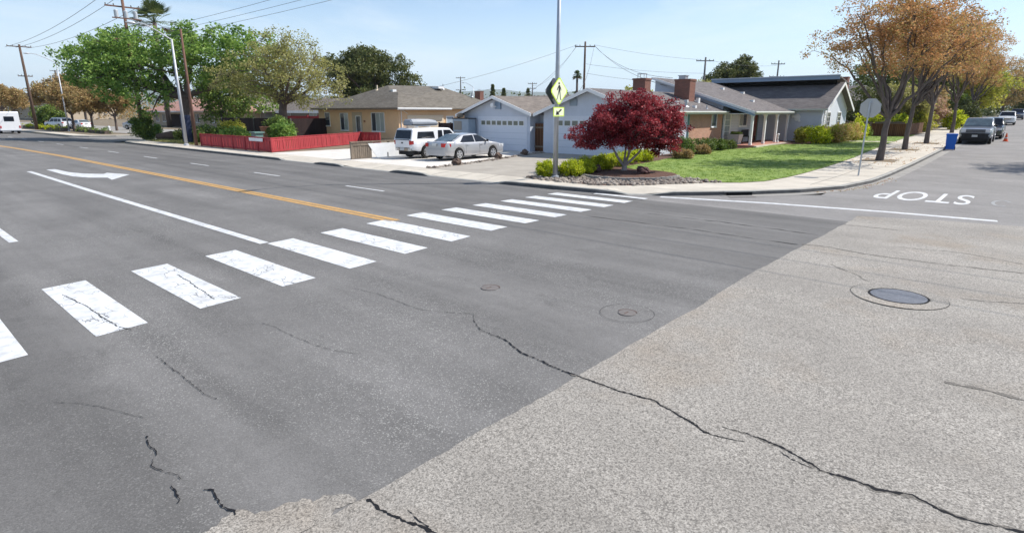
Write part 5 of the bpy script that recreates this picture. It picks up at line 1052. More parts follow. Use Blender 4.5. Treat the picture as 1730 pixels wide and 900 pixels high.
for y, zb_, zt in prof:
    hw = 0.40 if abs(y) < 0.95 else 0.35
    vs += [(-27.5 - hw, 22.85 + y, 1.95 + zb_), (-27.5 - hw * 1.02, 22.85 + y, 1.95 + zb_ + (zt - zb_) * 0.6), (-27.5 - hw * 0.7, 22.85 + y, 1.95 + zt), (-27.5 + hw * 0.7, 22.85 + y, 1.95 + zt), (-27.5 + hw * 1.02, 22.85 + y, 1.95 + zb_ + (zt - zb_) * 0.6), (-27.5 + hw, 22.85 + y, 1.95 + zb_)]
n = 6; mb.add(vs, [(i * n + k, i * n + (k + 1) % n, (i + 1) * n + (k + 1) % n, (i + 1) * n + k) for i in range(5) for k in range(n)] + [tuple(range(6)), tuple(30 + k for k in range(6))]); mb.build('lid', 'greyplastic', t)
mb = MB(); mb.box(-27.93, -27.07, 21.88, 23.85, 2.02, 2.07); mb.build('base', 'blackplastic', t)
PICK = dict(L=5.7, W=2.0, deck=[(-2.85, 0.7), (-2.83, 1.18), (-0.6, 1.18), (1.0, 1.2), (1.2, 1.22), (2.5, 1.14), (2.8, 1.05), (2.85, 0.7)], cab=[(-0.9, 1.15), (-0.75, 1.84), (0.2, 1.9), (0.6, 1.86), (1.35, 1.24)], belt=1.18, wheels=(-1.75, 1.85), r=0.40, sill=0.42,
    side=[[(-0.65, 1.24), (0.15, 1.24), (0.13, 1.76), (-0.6, 1.76)], [(0.25, 1.24), (1.05, 1.27), (0.55, 1.76), (0.25, 1.77)]], ends={'rear_window': (-0.88, 1.28, -0.77, 1.76), 'windscreen': (1.28, 1.30, 0.66, 1.80)},
    tail=(0, 0.14, 0.85, 1.15, 0.14), head=(0.35, 0.86, 1.06, 0.36), mirror=(0.95, 1.32), handles=(-0.4, 0.4), bumper=(0.42, 0.78), bumperm={1: 'blackplastic'}, paint='cargrey', tumble=0.80, wglass='carglass2', grille=(0.80, 1.08, 0.58), grillem='greyplastic')
car('pickup_truck', 'grey pickup facing the junction behind the blue bin', 'pickup truck', (-3.40, 59.0, g(0, 58)), math.pi, PICK)
SUV = dict(L=4.6, W=1.86, deck=[(-2.3, 0.7), (-2.28, 1.06), (0.8, 1.06), (1.2, 1.08), (2.1, 0.98), (2.27, 0.88), (2.3, 0.6)], cab=[(-2.27, 1.04), (-2.05, 1.66), (-1.6, 1.74), (0.2, 1.74), (0.45, 1.70), (1.15, 1.12)], belt=1.06, wheels=(-1.4, 1.42), r=0.36, sill=0.32,
    side=[[(-1.95, 1.12), (-1.25, 1.11), (-1.25, 1.58), (-1.85, 1.56)], [(-1.15, 1.11), (-0.3, 1.11), (-0.3, 1.60), (-1.15, 1.60)], [(-0.2, 1.11), (0.85, 1.12), (0.42, 1.60), (-0.2, 1.61)]], ends={'rear_window': (-2.2, 1.14, -2.08, 1.60), 'windscreen': (1.08, 1.16, 0.52, 1.66)},
    tail=(0, 0.2, 0.85, 1.1, 0.16), head=(0.4, 0.75, 0.93, 0.34), mirror=(0.8, 1.18), handles=(-0.9, 0.05), bumper=(0.34, 0.66), paint='carblack', tumble=0.78, grille=(0.68, 0.9, 0.5))
car('parked_suv', 'black upright four-wheel drive half hidden behind the grey pickup', 'car', (-3.0, 66.2, g(0, 66)), math.pi, dict(SUV, deck=[(a, b + 0.06) for a, b in SUV['deck']]))
car('parked_suv', 'white car parked far up the side street beyond the black one', 'car', (-3.2, 103.0, g(0, 103)), math.pi, dict(SUV, paint='carwhite'))
car('parked_suv', 'dark blue car parked farthest up the side street', 'car', (-2.9, 131.0, g(0, 131)), math.pi, dict(SUV, paint='carblue'))
zl = g(-90, 28) + 0.16
car('parked_suv', 'white car parked behind the low hedge at far left, nearest the camper', 'car', (-120.0, 23.6, zl), 0.35 + math.pi / 2, dict(SUV, paint='carwhite'))
car('parked_sedan', 'white sedan parked behind the low hedge, left of the small trees', 'car', (-115.5, 25.6, zl), 0.1 + math.pi / 2, dict(SEDAN, paint='carwhite'))
car('parked_sedan', 'pale sedan with dark windows parked under the big green tree', 'car', (-104.5, 30.5, zl), -1.2, dict(SEDAN, paint='carsilver', glass='carglass'))
# camper van on the main road, far left
t = thing('camper_van', 'boxy white camper van on the road at the far left edge', 'camper van', (-101.5, 14.3, g(0, 14.3)), math.pi / 2, world=False); mb = MB()
mb.extr([(1.05, -3.0, 0.45), (1.05, 1.9, 0.45), (1.05, 2.1, 0.9), (1.05, 2.1, 2.3), (1.05, 1.6, 2.72), (1.05, -2.8, 2.75), (1.05, -3.0, 2.6)], (-2.1, 0, 0)); mb.build('body', 'carwhite', t)
mb = MB(); mb.extr([(0.95, 2.1, 0.5), (0.95, 3.3, 0.5), (0.95, 3.35, 1.0), (0.95, 2.9, 1.25), (0.95, 2.3, 1.9), (0.95, 2.1, 1.9)], (-1.9, 0, 0)); mb.build('cab', 'carwhite', t)
mb = MB(); mb.extr([(0.8, 2.88, 1.30), (0.8, 2.36, 1.86), (-0.8, 2.36, 1.86), (-0.8, 2.88, 1.30)], (0, 0.02, 0.02)); mb.build('windscreen', 'carglass', t)
for s in (-1, 1):
    for y0 in (-2.2, -0.2): mb = MB(); mb.box(s * 1.05 - 0.02, s * 1.05 + 0.02, y0, y0 + 1.2, 1.5, 2.1); mb.build('side_window', 'carglass', t)
    for y0 in (-1.9, 2.4): wheel(t, s * 0.9, y0, 0.38, 0.25, s)
    mb = MB(); mb.box(s * 0.95 - 0.07, s * 0.95 + 0.07, -3.03, -3.0, 0.7, 1.0); mb.build('taillight', 'redlamp', t)
mb = MB(); mb.box(-0.5, 0.5, -3.02, -3.0, 1.55, 2.15); mb.build('rear_window', 'carglass', t)
mb = MB(); mb.box(-1.0, 1.0, -3.1, 3.3, 0.36, 0.46); mb.build('underbody', 'greyplastic', t)

# ------------------------------------------------------------------ street furniture
# bin
t = thing('wheelie_bin', 'blue wheeled recycling bin standing in the gutter by the sidewalk', 'bin', (-4.15, 48.9, g(0, 48.9)), 0.1, world=False); mb = MB()
mb.add([(-0.24, -0.26, 0.05), (0.24, -0.26, 0.05), (0.24, 0.24, 0.05), (-0.24, 0.24, 0.05), (-0.30, -0.36, 0.98), (0.30, -0.36, 0.98), (0.30, 0.36, 0.98), (-0.30, 0.36, 0.98)], [(0, 3, 2, 1), (4, 5, 6, 7), (0, 1, 5, 4), (1, 2, 6, 5), (2, 3, 7, 6), (3, 0, 4, 7)]); mb.build('body', 'binblue', t)
mb = MB(); mb.box(-0.33, 0.33, -0.40, 0.40, 0.98, 1.02); mb.extr([(-0.30, -0.36, 1.02), (0.30, -0.36, 1.02), (0.30, 0.36, 1.02), (-0.30, 0.36, 1.02)], (0, 0, 0.05)); lid = mb.build('lid', 'binblue', t)
mb = MB(); mb.tube([(-0.24, 0.44, 0.97), (0.24, 0.44, 0.97)], 0.02, 8); mb.build('handle', 'binblue', t)
for s in (-1, 1): mb = MB(); mb.lathe((s * 0.27, 0.26, 0.12), [(0.12, -0.03), (0.12, 0.03)], 16, 'x'); mb.build('wheel', 'tyre', t)
# cone
t = thing('traffic_cone', 'small orange traffic cone on the road beside the parked cars', 'traffic cone', (-1.72, 61.5, g(0, 61.5)), world=False)
mb = MB(); mb.lathe((0, 0, 0.03), [(0.15, 0), (0.03, 0.62)], 16); mb.build('cone', 'orange', t)
mb = MB(); mb.box(-0.2, 0.2, -0.2, 0.2, 0, 0.03); mb.build('base', 'orange', t)
mb = MB(); mb.lathe((0, 0, 0.03), [(0.114, 0.2), (0.085, 0.33)], 16); mb.build('band', 'white_line', t)
# stop sign seen from behind
zs = hp(-5.37, 28.37)
t = thing('stop_sign', 'octagonal sign seen from its bare grey back on a thin steel post at the corner', 'road sign', (-5.37, 28.37, zs))
mb = MB(); mb.tube([(-5.37, 28.37, zs - 0.05), (-5.36, 28.42, zs + 3.05)], 0.032, 10); mb.build('post', 'galv', t)
mb = MB(); mb.extr([(-5.33 + 0.41 * math.cos(R(22.5 + 45 * k)), 28.5, 2.80 + 0.11 + 0.41 * math.sin(R(22.5 + 45 * k))) for k in range(8)], (0, 0.006, 0)); mb.build('sign_plate', 'signback', t)
mb = MB(); mb.extr([(-5.33 + 0.40 * math.cos(R(22.5 + 45 * k)), 28.507, 2.80 + 0.11 + 0.40 * math.sin(R(22.5 + 45 * k))) for k in range(8)], (0, 0.003, 0)); mb.build('sign_face', 'redlamp', t)
mb = MB()
for z in (2.72, 3.1): mb.box(-5.40, -5.30, 28.44, 28.5, z, z + 0.04)
mb.build('bracket', 'galv', t)
# street lamp pole with crossing signs
px, py = -14.5, 19.05; zp = hp(px, py)
t = thing('street_lamp', 'tall grey street lamp pole by the crosswalk carrying the crossing signs', 'street lamp', (px, py, zp))
mb = MB(); mb.tube([(px, py, zp), (px + 0.02, py, 4.5), (px + 0.04, py, 9.4)], [0.105, 0.083, 0.05], 20); mb.build('pole', 'galv', t, smooth=True)
mb = MB(); mb.tube([(px, py, zp - 0.02), (px, py, zp + 0.10), (px, py, zp + 0.12)], [0.17, 0.16, 0.11], 18); mb.build('base', 'galv', t)
mb = MB(); mb.tube([(px + 0.04, py, 9.1), (px + 0.04, py - 0.5, 9.6), (px + 0.04, py - 2.3, 9.85)], 0.035, 8); mb.build('arm', 'galv', t)
mb = MB(); mb.blob((px + 0.04, py - 2.65, 9.82), (0.14, 0.36, 0.08), 1, 2, 0.0); mb.build('lantern', 'galv', t)
# crossing sign pair
n1 = Vector((1.0, -0.03, 0)).normalized(); u1 = Vector((-n1.y, n1.x, 0))   # u points to the reader's right when facing the sign
def diamond(c, half_, m, th, n, name, parent):
    mb = MB(); c = Vector(c); z = Vector((0, 0, 1)); rr = 0.06; pts = []
    for (a, b) in ((0, -1), (1, 0), (0, 1), (-1, 0)):
        for s in (-1, 1):
            t_ = Vector((a, b)) * (half_ - rr); e = Vector((-b, a)) * rr * 0.9 * s; q = t_ + e; pts.append(c + u1 * q.x + z * q.y)
    mb.extr(pts, n * th); return mb.build(name, m, parent)
cz = 3.55; cc = Vector((px, py, cz)) + n1 * 0.12
t = thing('crossing_sign', 'yellow-green diamond sign with a black walking figure on the lamp pole', 'road sign', tuple(cc))
diamond(cc, 0.56, 'signyel', 0.005, n1, 'sign_plate', t)
fc = cc + n1 * 0.006; diamond(fc, 0.50, 'signpale', 0.002, n1, 'sign_face', t)
fc = fc + n1 * 0.004
def glyph(polys, m='signblack', name='symbol'):
    mb = MB()
    for pl in polys: mb.extr([fc + u1 * x + Vector((0, 0, y)) for x, y in pl], n1 * 0.002)
    return mb.build(name, m, t)
head = [(-0.02 + 0.045 * math.cos(a), 0.29 + 0.045 * math.sin(a)) for a in np.linspace(0, 2 * math.pi, 13)[:-1]]
glyph([head, [(-0.055, 0.225), (0.03, 0.225), (0.06, 0.17), (0.05, 0.0), (-0.05, 0.0), (-0.04, 0.15)], [(-0.045, 0.215), (-0.13, 0.10), (-0.16, 0.03), (-0.13, 0.02), (-0.09, 0.08), (-0.04, 0.15)],
       [(0.04, 0.20), (0.11, 0.10), (0.12, 0.02), (0.09, 0.015), (0.075, 0.09), (0.04, 0.13)], [(-0.045, 0.02), (0.0, 0.02), (-0.05, -0.14), (-0.12, -0.32), (-0.17, -0.33), (-0.165, -0.30), (-0.13, -0.28), (-0.09, -0.13)],
       [(-0.01, 0.02), (0.05, 0.02), (0.075, -0.12), (0.10, -0.29), (0.14, -0.31), (0.14, -0.33), (0.07, -0.33), (0.03, -0.13)]])
cb = Vector((px, py, cz)) - n1 * 0.16
t = thing('crossing_sign', 'second diamond sign fixed back to back behind the yellow-green one, seen dark from behind', 'road sign', tuple(cb)); n2 = n1
diamond(cb, 0.56, 'signdark', 0.005, -n1, 'sign_plate', t); diamond(cb - n1 * 0.006, 0.54, 'signyel', 0.003, -n1, 'sign_face', t)
mb = MB()
for z in (3.35, 3.75): mb.obox(cb + Vector((0, 0, z - cz)) - u1 * 0.03, n1 * 0.05, u1 * 0.06, (0, 0, 0.04))
mb.build('bracket', 'galv', t)
ca = Vector((px, py, 2.76)) + n1 * 0.12
t = thing('arrow_sign', 'small yellow-green plate with a black arrow pointing down left under the diamond sign', 'road sign', tuple(ca))
mb = MB(); mb.obox(ca - u1 * 0.34 - Vector((0, 0, 0.18)), u1 * 0.68, n1 * 0.005, (0, 0, 0.36)); mb.build('sign_plate', 'signyel', t)
mb = MB(); mb.obox(ca + n1 * 0.006 - u1 * 0.30 - Vector((0, 0, 0.145)), u1 * 0.60, n1 * 0.002, (0, 0, 0.29)); mb.build('sign_face', 'signpale', t)
fc = ca + n1 * 0.010
glyph([[(0.13, 0.12), (0.18, 0.07), (-0.03, -0.06), (-0.07, -0.01)], [(-0.19, -0.12), (0.04, -0.11), (-0.14, 0.06)]], name='arrow_symbol')
mb = MB(); mb.obox(Vector((px, py, 2.6)) - u1 * 0.04, n1 * 0.125, u1 * 0.08, (0, 0, 0.04)); mb.build('bracket', 'galv', t)
# hydrant
t = thing('fire_hydrant', 'white fire hydrant on the hedge strip of the far block', 'fire hydrant', (-95.5, 24.3, 0.12), world=False)
mb = MB(); mb.lathe((0, 0, 0), [(0.17, 0), (0.17, 0.05), (0.12, 0.07), (0.12, 0.55), (0.16, 0.58), (0.15, 0.66), (0.08, 0.76), (0.03, 0.80)], 16); mb.build('barrel', 'carwhite', t)
for a in ((1, 0), (-1, 0), (0, -1)): mb = MB(); mb.tube([(0, 0, 0.45), (a[0] * 0.2, a[1] * 0.2, 0.45)], 0.06, 10); mb.build('outlet', 'carwhite', t)

def street_lamp(loc, h, arm, label, r=0.10, m='palegalv'):
    t = thing('street_lamp', label, 'street lamp', loc, world=False)
    mb = MB(); mb.tube([(0, 0, 0), (0, 0, h)], [r, r * 0.6], 14); mb.build('pole', m, t, smooth=True)
    a = Vector(arm); mb = MB(); mb.tube([(0, 0, h - 0.05), a * 0.4 + Vector((0, 0, h + 0.55)), a * 0.75 + Vector((0, 0, h + 0.95)), a + Vector((0, 0, h + 1.05))], [0.05, 0.045, 0.04, 0.035], 8); mb.build('arm', m, t)
    d = a.normalized(); mb = MB(); c = a + d * 0.35 + Vector((0, 0, h + 1.02)); mb.blob(c, (0.38 if abs(d.x) > 0.5 else 0.15, 0.38 if abs(d.y) > 0.5 else 0.15, 0.09), 1, 2, 0.0); mb.build('lantern', m, t)
    mb = MB(); mb.lathe((0, 0, 0), [(r * 1.6, 0), (r * 1.5, 0.12), (r, 0.16)], 14); mb.build('base', m, t)
    return t
street_lamp((-51.6, 18.3, 0.12), 8.1, (-0.6, -2.1, 0), 'pale steel street lamp in front of the big green tree', 0.13)
street_lamp((-102.5, 21.2, 0.12), 9.2, (-0.4, -2.6, 0), 'slim street lamp beyond the side road, arm over the main road')
street_lamp((-175, 20.5, 0.12), 10.0, (-0.5, -3, 0), 'thin pale street lamp at the far left behind the camper')
street_lamp((-103.9, 103.2, 1.0), 7.6, (-2.2, -0.9, 0), 'distant street lamp over the tan house roof', 0.10, 'galv')
def utility_pole(loc, h, arms, label, m='polewood', r=0.16, lean=(0, 0), tr=False, arm_dir=(0, 1)):
    t = thing('utility_pole', label, 'utility pole', loc, world=False)
    mb = MB(); mb.tube([(0, 0, 0), (lean[0] * h, lean[1] * h, h)], [r, r * 0.62], 12); mb.build('pole', m, t, smooth=True); d = Vector((*arm_dir, 0)).normalized()
    for (z, half_) in arms:
        c = Vector((lean[0] * z, lean[1] * z, z)); mb = MB(); s_ = Vector((-d.y, d.x, 0)); mb.obox(c - d * half_ + s_ * r * 0.8 - Vector((0, 0, 0.06)), d * 2 * half_, s_ * 0.10, (0, 0, 0.13)); a = mb.build('crossarm', m, t)
        mb = MB()
        for k in (-0.95, -0.5, 0.5, 0.95): p = c + d * half_ * k + s_ * (r * 0.8 + 0.05); mb.lathe(p + Vector((0, 0, 0.07)), [(0.03, 0), (0.055, 0.05), (0.04, 0.12), (0.055, 0.16)], 8)
        mb.build('insulator', 'polegrey', a)
    if tr:
        for k in (-0.55, 0.0, 0.55):
            mb = MB(); c = Vector((lean[0] * (h - 2.3), lean[1] * (h - 2.3), h - 2.5)) + d * k * 1.5 - Vector((-d.y, d.x, 0)) * 0.45; mb.lathe(c, [(0.17, 0), (0.19, 0.03), (0.19, 0.62), (0.12, 0.7)], 12); mb.build('transformer', 'palegalv', t)
        mb = MB(); c = Vector((lean[0] * (h - 2.3), lean[1] * (h - 2.3), h - 2.6)); mb.obox(c - d * 1.25 - Vector((-d.y, d.x, 0)) * 0.55, d * 2.5, (0.12, 0, 0), (0, 0, 0.1)); mb.build('platform', m, t)
    return t
utility_pole((-69.0, 20.5, 0.1), 14.0, [(13.7, 1.5), (12.6, 1.5), (9.6, 1.4)], 'tall reddish utility pole with white transformers rising through the big green tree', 'polered', 0.2, tr=True)
utility_pole((-51.3, 18.95, 0.1), 8.9, [], 'reddish brown wooden pole without crossarms at the end of the red fence', 'polered', 0.13)
utility_pole((-118, 20.3, 0.1), 12.6, [(12.3, 1.5), (8.0, 0.9)], 'leaning utility pole with two crossarms beside the white camper', 'polewood', 0.24, lean=(-0.03, 0.0))
utility_pole((-196, 40.0, 0.1), 13.3, [(13.1, 1.1)], 'distant utility pole over the orange trees at far left', 'polegrey', 0.4)
utility_pole((-47.0, 67.8, 0.6), 11.2, [(10.6, 1.35)], 'tall utility pole standing behind the right garage', 'polewood', 0.19, arm_dir=(0.75, 0.66))
utility_pole((-38.3, 86.3, 0.85), 9.7, [(9.2, 1.3)], 'utility pole with one crossarm above the main grey roof', 'polegrey', 0.19, arm_dir=(0.75, 0.66))
utility_pole((-37.2, 115.2, 1.2), 10.6, [(10.0, 1.25), (7.8, 1.35)], 'utility pole with two crossarms right of the dark round tree', 'polegrey', 0.2, arm_dir=(0.75, 0.66))
utility_pole((-114.2, 108.8, 1.1), 10.5, [(10.2, 1.2), (7.2, 1.3)], 'distant utility pole over the right end of the tan roof', 'polegrey', 0.22, arm_dir=(0.75, 0.66))
utility_pole((-93.6, 113.2, 1.1), 8.6, [(8.3, 1.1), (7.2, 0.9)], 'small distant utility pole between the two garages', 'polegrey', 0.18, arm_dir=(0.75, 0.66))
def cable(a, b, sag, label, r=0.018):
    a, b = Vector(a), Vector(b); pts = [a.lerp(b, k / 14) - Vector((0, 0, sag * 4 * (k / 14) * (1 - k / 14))) for k in range(15)]
    mb = MB(); mb.tube(pts, r, 5); one(mb, 'overhead_cable', 'wire', label, 'cable', 'overhead cables', base=tuple(a))
for k, y in enumerate((16.9, 18.2, 19.5)):
    cable((-121.8, y + 2.2, 12.5), (-69.0, y + 2.3, 13.8 if k < 2 else 12.8), 0.7, ['street side cable between the leaning pole and the transformer pole', 'middle cable between the leaning pole and the transformer pole', 'house side cable between the leaning pole and the transformer pole'][k], 0.022)
for k, y in enumerate((17.7, 18.9, 20.1)):
    cable((-69.0, y + 1.5, 9.8), (-51.3, y, 9.0), 0.15, ['street side low cable between the transformer pole and the reddish pole', 'middle low cable between the transformer pole and the reddish pole', 'house side low cable between the transformer pole and the reddish pole'][k], 0.02)
    cable((-51.3, y, 9.0), (14, y - 0.4, 10.2), 0.5, ['street side low cable running right from the reddish pole', 'middle low cable running right from the reddish pole', 'house side low cable running right from the reddish pole'][k], 0.011)
P = Vector((-47.0, 67.8, 11.2))
W_ = [((-46.1, 68.6, 11.4), (-38.9, 85.6, 10.2), 0.25, 'cable from the pole behind the garage to the next pole'), ((-46.9, 68.0, 9.0), (-38.3, 86.3, 8.3), 0.3, 'lower cable from the pole behind the garage to the next pole'), ((-46.8, 68.0, 7.8), (-22.0, 62.0, 5.6), 0.5, 'low cable dropping right to the high grey roof'),
      ((-46.1, 68.6, 11.4), (-21.0, 41.0, 4.6), 0.7, 'service cable dropping to the small chimney'), ((-46.1, 68.6, 11.3), (-22.6, 45.0, 5.4), 0.9, 'service cable dropping to the high blue wall'), ((-46.1, 68.6, 11.3), (-27.0, 38.3, 4.3), 0.9, 'service cable dropping to the brown roof'), ((-47.8, 67.1, 11.4), (-93.6, 113.2, 9.0), 1.6, 'long cable falling left behind the garages'),
      ((-47.8, 67.1, 11.4), (-60.0, 45.0, 4.5), 0.5, 'service cable dropping left toward the tan house'), ((-47.8, 67.1, 11.3), (-34.0, 40.0, 4.1), 0.5, 'service cable dropping left to the brown roof ridge'), ((-37.4, 87.0, 10.0), (-36.8, 115.2, 11.0), 0.4, 'cable linking the two right-hand distant poles')]
for a, b, s_, lb in W_: cable(a, b, s_, lb, 0.016)
# small things by the left yard
t = thing('utility_cabinet', 'tall narrow navy cabinet standing behind the pale street lamp', 'cabinet', (-55.9, 20.0, 0.1)); mb = MB(); mb.box(-56.3, -55.5, 19.75, 20.3, 0.1, 2.5); mb.build('case', 'navy', t)
mb = MB(); mb.box(-55.5, -55.47, 19.8, 20.25, 0.3, 2.4); mb.build('door', 'navy', t)
mb = MB(); mb.tube([(-64.6, 20.4, 0.4), (-63.3, 21.2, 0.55), (-61.9, 21.9, 0.45)], [0.30, 0.42, 0.34], 12); one(mb, 'fallen_log', 'polewood', 'dark brown log lying on the ground by the big green tree', 'log', smooth=True)
t = thing('green_cart', 'dark green yard cart behind the red fence near its plaque', 'bin', (-45.3, 21.3, 0.12)); mb = MB(); mb.box(-45.75, -45.0, 21.0, 21.6, 0.2, 1.18); mb.build('body', 'trimgreen', t); mb = MB(); mb.box(-45.85, -44.9, 20.9, 21.7, 1.18, 1.27); mb.build('lid', 'trimgreen', t)
t = MB(); t.lathe((-49.8, 24.5, 0.13), [(0.55, 0), (0.75, 1.35), (0.8, 1.4), (0.7, 1.38)], 20); one(t, 'large_planter', 'pot', 'large terracotta coloured planter behind the red fence', 'planter')

# ------------------------------------------------------------------ vegetation
def leaf_mesh(name, C, per, spread, size, m, parent, up=0.35, seed=1, aspect=0.6, flat=1.0):
    """C: (n,3) clump centres; per leaves round each; every leaf a small four-sided face"""
    r = np.random.default_rng(seed); C = np.asarray(C, float); n = len(C) * per
    base = np.repeat(C, per, axis=0); off = r.normal(0, 1, (n, 3)); off /= np.maximum(np.linalg.norm(off, axis=1, keepdims=True), 1e-6); off *= (r.random((n, 1)) ** 0.5) * np.array([1, 1, flat])
    sp = spread if np.isscalar(spread) else np.repeat(np.asarray(spread), per)[:, None]
    P = base + off * sp; d = r.normal(0, 1, (n, 3)); d[:, 2] *= 0.7; d /= np.linalg.norm(d, axis=1, keepdims=True)
    e = r.normal(0, 1, (n, 3)); e[:, 2] += up; nn = np.cross(d, e); nn /= np.maximum(np.linalg.norm(nn, axis=1, keepdims=True), 1e-6)
    s = size * (0.6 + 0.8 * r.random((n, 1))); a = d * s * 0.5; b = nn * s * 0.5 * aspect
    V = np.stack([P - a, P - a * 0.1 + b, P + a, P - a * 0.1 - b], axis=1).reshape(-1, 3)
    me = bpy.data.meshes.new(name); me.vertices.add(4 * n); me.vertices.foreach_set('co', V.ravel()); me.loops.add(4 * n); me.loops.foreach_set('vertex_index', np.arange(4 * n)); me.polygons.add(n); me.polygons.foreach_set('loop_start', np.arange(0, 4 * n, 4)); me.polygons.foreach_set('loop_total', np.full(n, 4)); me.update(calc_edges=True)
    me.materials.append(M[m]); ob = bpy.data.objects.new(name, me); COL.objects.link(ob); ob.parent = parent; return ob
def sample_crown(ell, n, seed, shell=0.45, lowcut=None):
    """clump centres inside a union of ellipsoids, denser toward the outside"""
    rd = random.Random(seed); vol = [e[3] * e[4] * e[5] for e in ell]; out = []
    while len(out) < n:
        e = rd.choices(ell, vol)[0]; v = Vector((rd.gauss(0, 1), rd.gauss(0, 1), rd.gauss(0, 1))).normalized() * (rd.random() ** shell)
        k = 1 + 0.13 * math.sin(5 * v.x + e[0]) * math.sin(4 * v.y + e[1]) + 0.1 * math.sin(7 * v.z + 3 * v.x)
        p = (e[0] + v.x * e[3] * k, e[1] + v.y * e[4] * k, e[2] + v.z * e[5] * k)
        if lowcut is not None and p[2] < lowcut: continue
        out.append(p)
    return out
def branches(mb, fork, targets, r0, seed, nlimb=6, bend=0.25, twig=0.012, rise=0.45):
    """limbs from the fork to groups of targets, twigs from the limbs to every target"""
    rd = random.Random(seed); F = Vector(fork); T = [Vector(t) for t in targets]
    seeds = rd.sample(T, min(nlimb, len(T))); groups = [[] for _ in seeds]
    for t in T: groups[min(range(len(seeds)), key=lambda i: (seeds[i] - t).length)].append(t)
    for sd, gr in zip(seeds, groups):
        if not gr: continue
        c = sum(gr, Vector()) / len(gr); mid = F.lerp(c, 0.5) + Vector((rd.uniform(-1, 1), rd.uniform(-1, 1), 0)) * bend * (c - F).length * 0.35; mid.z = F.z + (c.z - F.z) * rise
        pts = []
        for k in range(9):
            t = k / 8; p = F * (1 - t) ** 2 + mid * 2 * t * (1 - t) + c * t * t
            if 0 < k < 8: p += Vector((rd.uniform(-1, 1), rd.uniform(-1, 1), rd.uniform(-1, 1))) * 0.025 * (c - F).length
            pts.append(p)
        mb.tube(pts, [r0 * (1 - 0.78 * k / 8) * (0.75 if len(gr) < 6 else 1) for k in range(9)], 7, cap=False)
        sub = rd.sample(gr, max(1, min(len(gr) // 4, 7))); sg = [[] for _ in sub]
        for t in gr: sg[min(range(len(sub)), key=lambda i: (sub[i] - t).length)].append(t)
        for s_, g2 in zip(sub, sg):
            if not g2: continue
            c2 = sum(g2, Vector()) / len(g2); k0 = min(range(3, 9), key=lambda k: (pts[k] - c2).length); k0 = max(3, k0 - 1); a = pts[k0]; m2 = a.lerp(c2, 0.5) + Vector((rd.uniform(-1, 1), rd.uniform(-1, 1), 0.5)) * 0.1 * (c2 - a).length
            q = [a, m2, c2]; ra = max(r0 * (1 - 0.78 * k0 / 8) * 0.5, twig * 1.4); mb.tube(q, [ra, ra * 0.7, twig], 5, cap=False)
            for t in g2:
                b0 = m2 if (m2 - t).length < (c2 - t).length else c2
                mb.tube([b0, b0.lerp(t, 0.5) + Vector((rd.uniform(-1, 1), rd.uniform(-1, 1), rd.uniform(0, 1))) * 0.08 * (t - b0).length, t], [twig, twig * 0.75, twig * 0.4], 4, cap=False)
def tree(name, label, loc, trunk, fork, ell, ncl, per, spread, size, lf, bark, seed, rt=0.16, r0=0.09, nlimb=7, group=None, cat='tree', twig=0.012, shell=0.45, up=0.35, flat=0.8, rise=0.45, lowcut=None, keep=1.0):
    t = thing(name, label, cat, loc, 0, group, world=False)
    C_ = sample_crown(ell, ncl, seed, shell, lowcut); mb = MB()
    pts = [Vector(p) for p in trunk] + [Vector(fork)]; n = len(pts); mb.tube(pts, [rt * (1.25 if k == 0 else 1.0) * (1 - 0.3 * k / n) for k in range(n)], 12, cap=False)
    branches(mb, fork, C_[::max(1, int(1 / keep))], r0, seed, nlimb, twig=twig, rise=rise)
    tk = mb.build('trunk', bark, t, smooth=True, fix=False)
    leaf_mesh('crown', C_, per, spread, size, lf, t, up, seed, flat=flat)
    return t
# street trees along the side street: one built, the rest copied
E1 = [(-0.2, 0.0, 6.5, 3.4, 3.4, 2.2), (-1.7, -0.9, 5.7, 2.3, 2.1, 1.4), (1.3, 0.4, 6.2, 2.6, 2.4, 1.8), (0.0, 0.2, 7.8, 2.3, 2.4, 1.5)]
st1 = tree('street_tree', 'nearest bronze-leaved street tree just behind the grey back of the stop sign', (-6.05, 36.6, hp(-6.05, 36.6)), [(0, 0, -0.05), (0.06, -0.03, 0.9), (0.02, 0.05, 1.6)], (0.10, 0.05, 2.2), E1, 450, 54, 0.38, 0.10, 'lf_bronze', 'barkgrey', 11, rt=0.17, r0=0.10, nlimb=11, group='bronze street trees along the side street', twig=0.011, rise=0.55, shell=0.55)
E2 = [(0.5, 0.2, 6.8, 3.6, 3.6, 2.4), (1.9, 1.0, 6.6, 2.6, 2.4, 1.9), (-1.0, -0.5, 7.4, 2.4, 2.3, 1.6)]
st2 = tree('street_tree', 'second bronze street tree trunk to the right of the stop sign', (-6.25, 45.8, hp(-6.25, 45.8)), [(0, 0, -0.05), (-0.02, 0.03, 1.0), (0.05, 0.0, 2.0)], (0.08, 0.0, 2.7), E2, 420, 52, 0.40, 0.11, 'lf_bronze', 'barkgrey', 12, rt=0.15, r0=0.10, nlimb=10, group='bronze street trees along the side street', twig=0.012, rise=0.55, shell=0.55)
for (x, y, rz, s_, lb) in ((-6.0, 53.4, 1.9, 1.0, 'third bronze street tree up the side street, left of the blue bin'), (-6.2, 72.0, 4.0, 1.05, 'fourth bronze street tree, rising behind the grey pickup'), (-6.4, 92.0, 0.8, 1.0, 'farthest bronze street tree on the left of the side street'), (5.1, 43.0, 2.6, 1.0, 'bronze street tree on the right side of the side street, its shade on the road')):
    c = copy_tree(st2 if x < 0 else st1); c.location = (x, y, hp(-40, y)); c.rotation_euler = (0, 0, rz); c.scale = (s_, s_, s_); c['label'] = lb
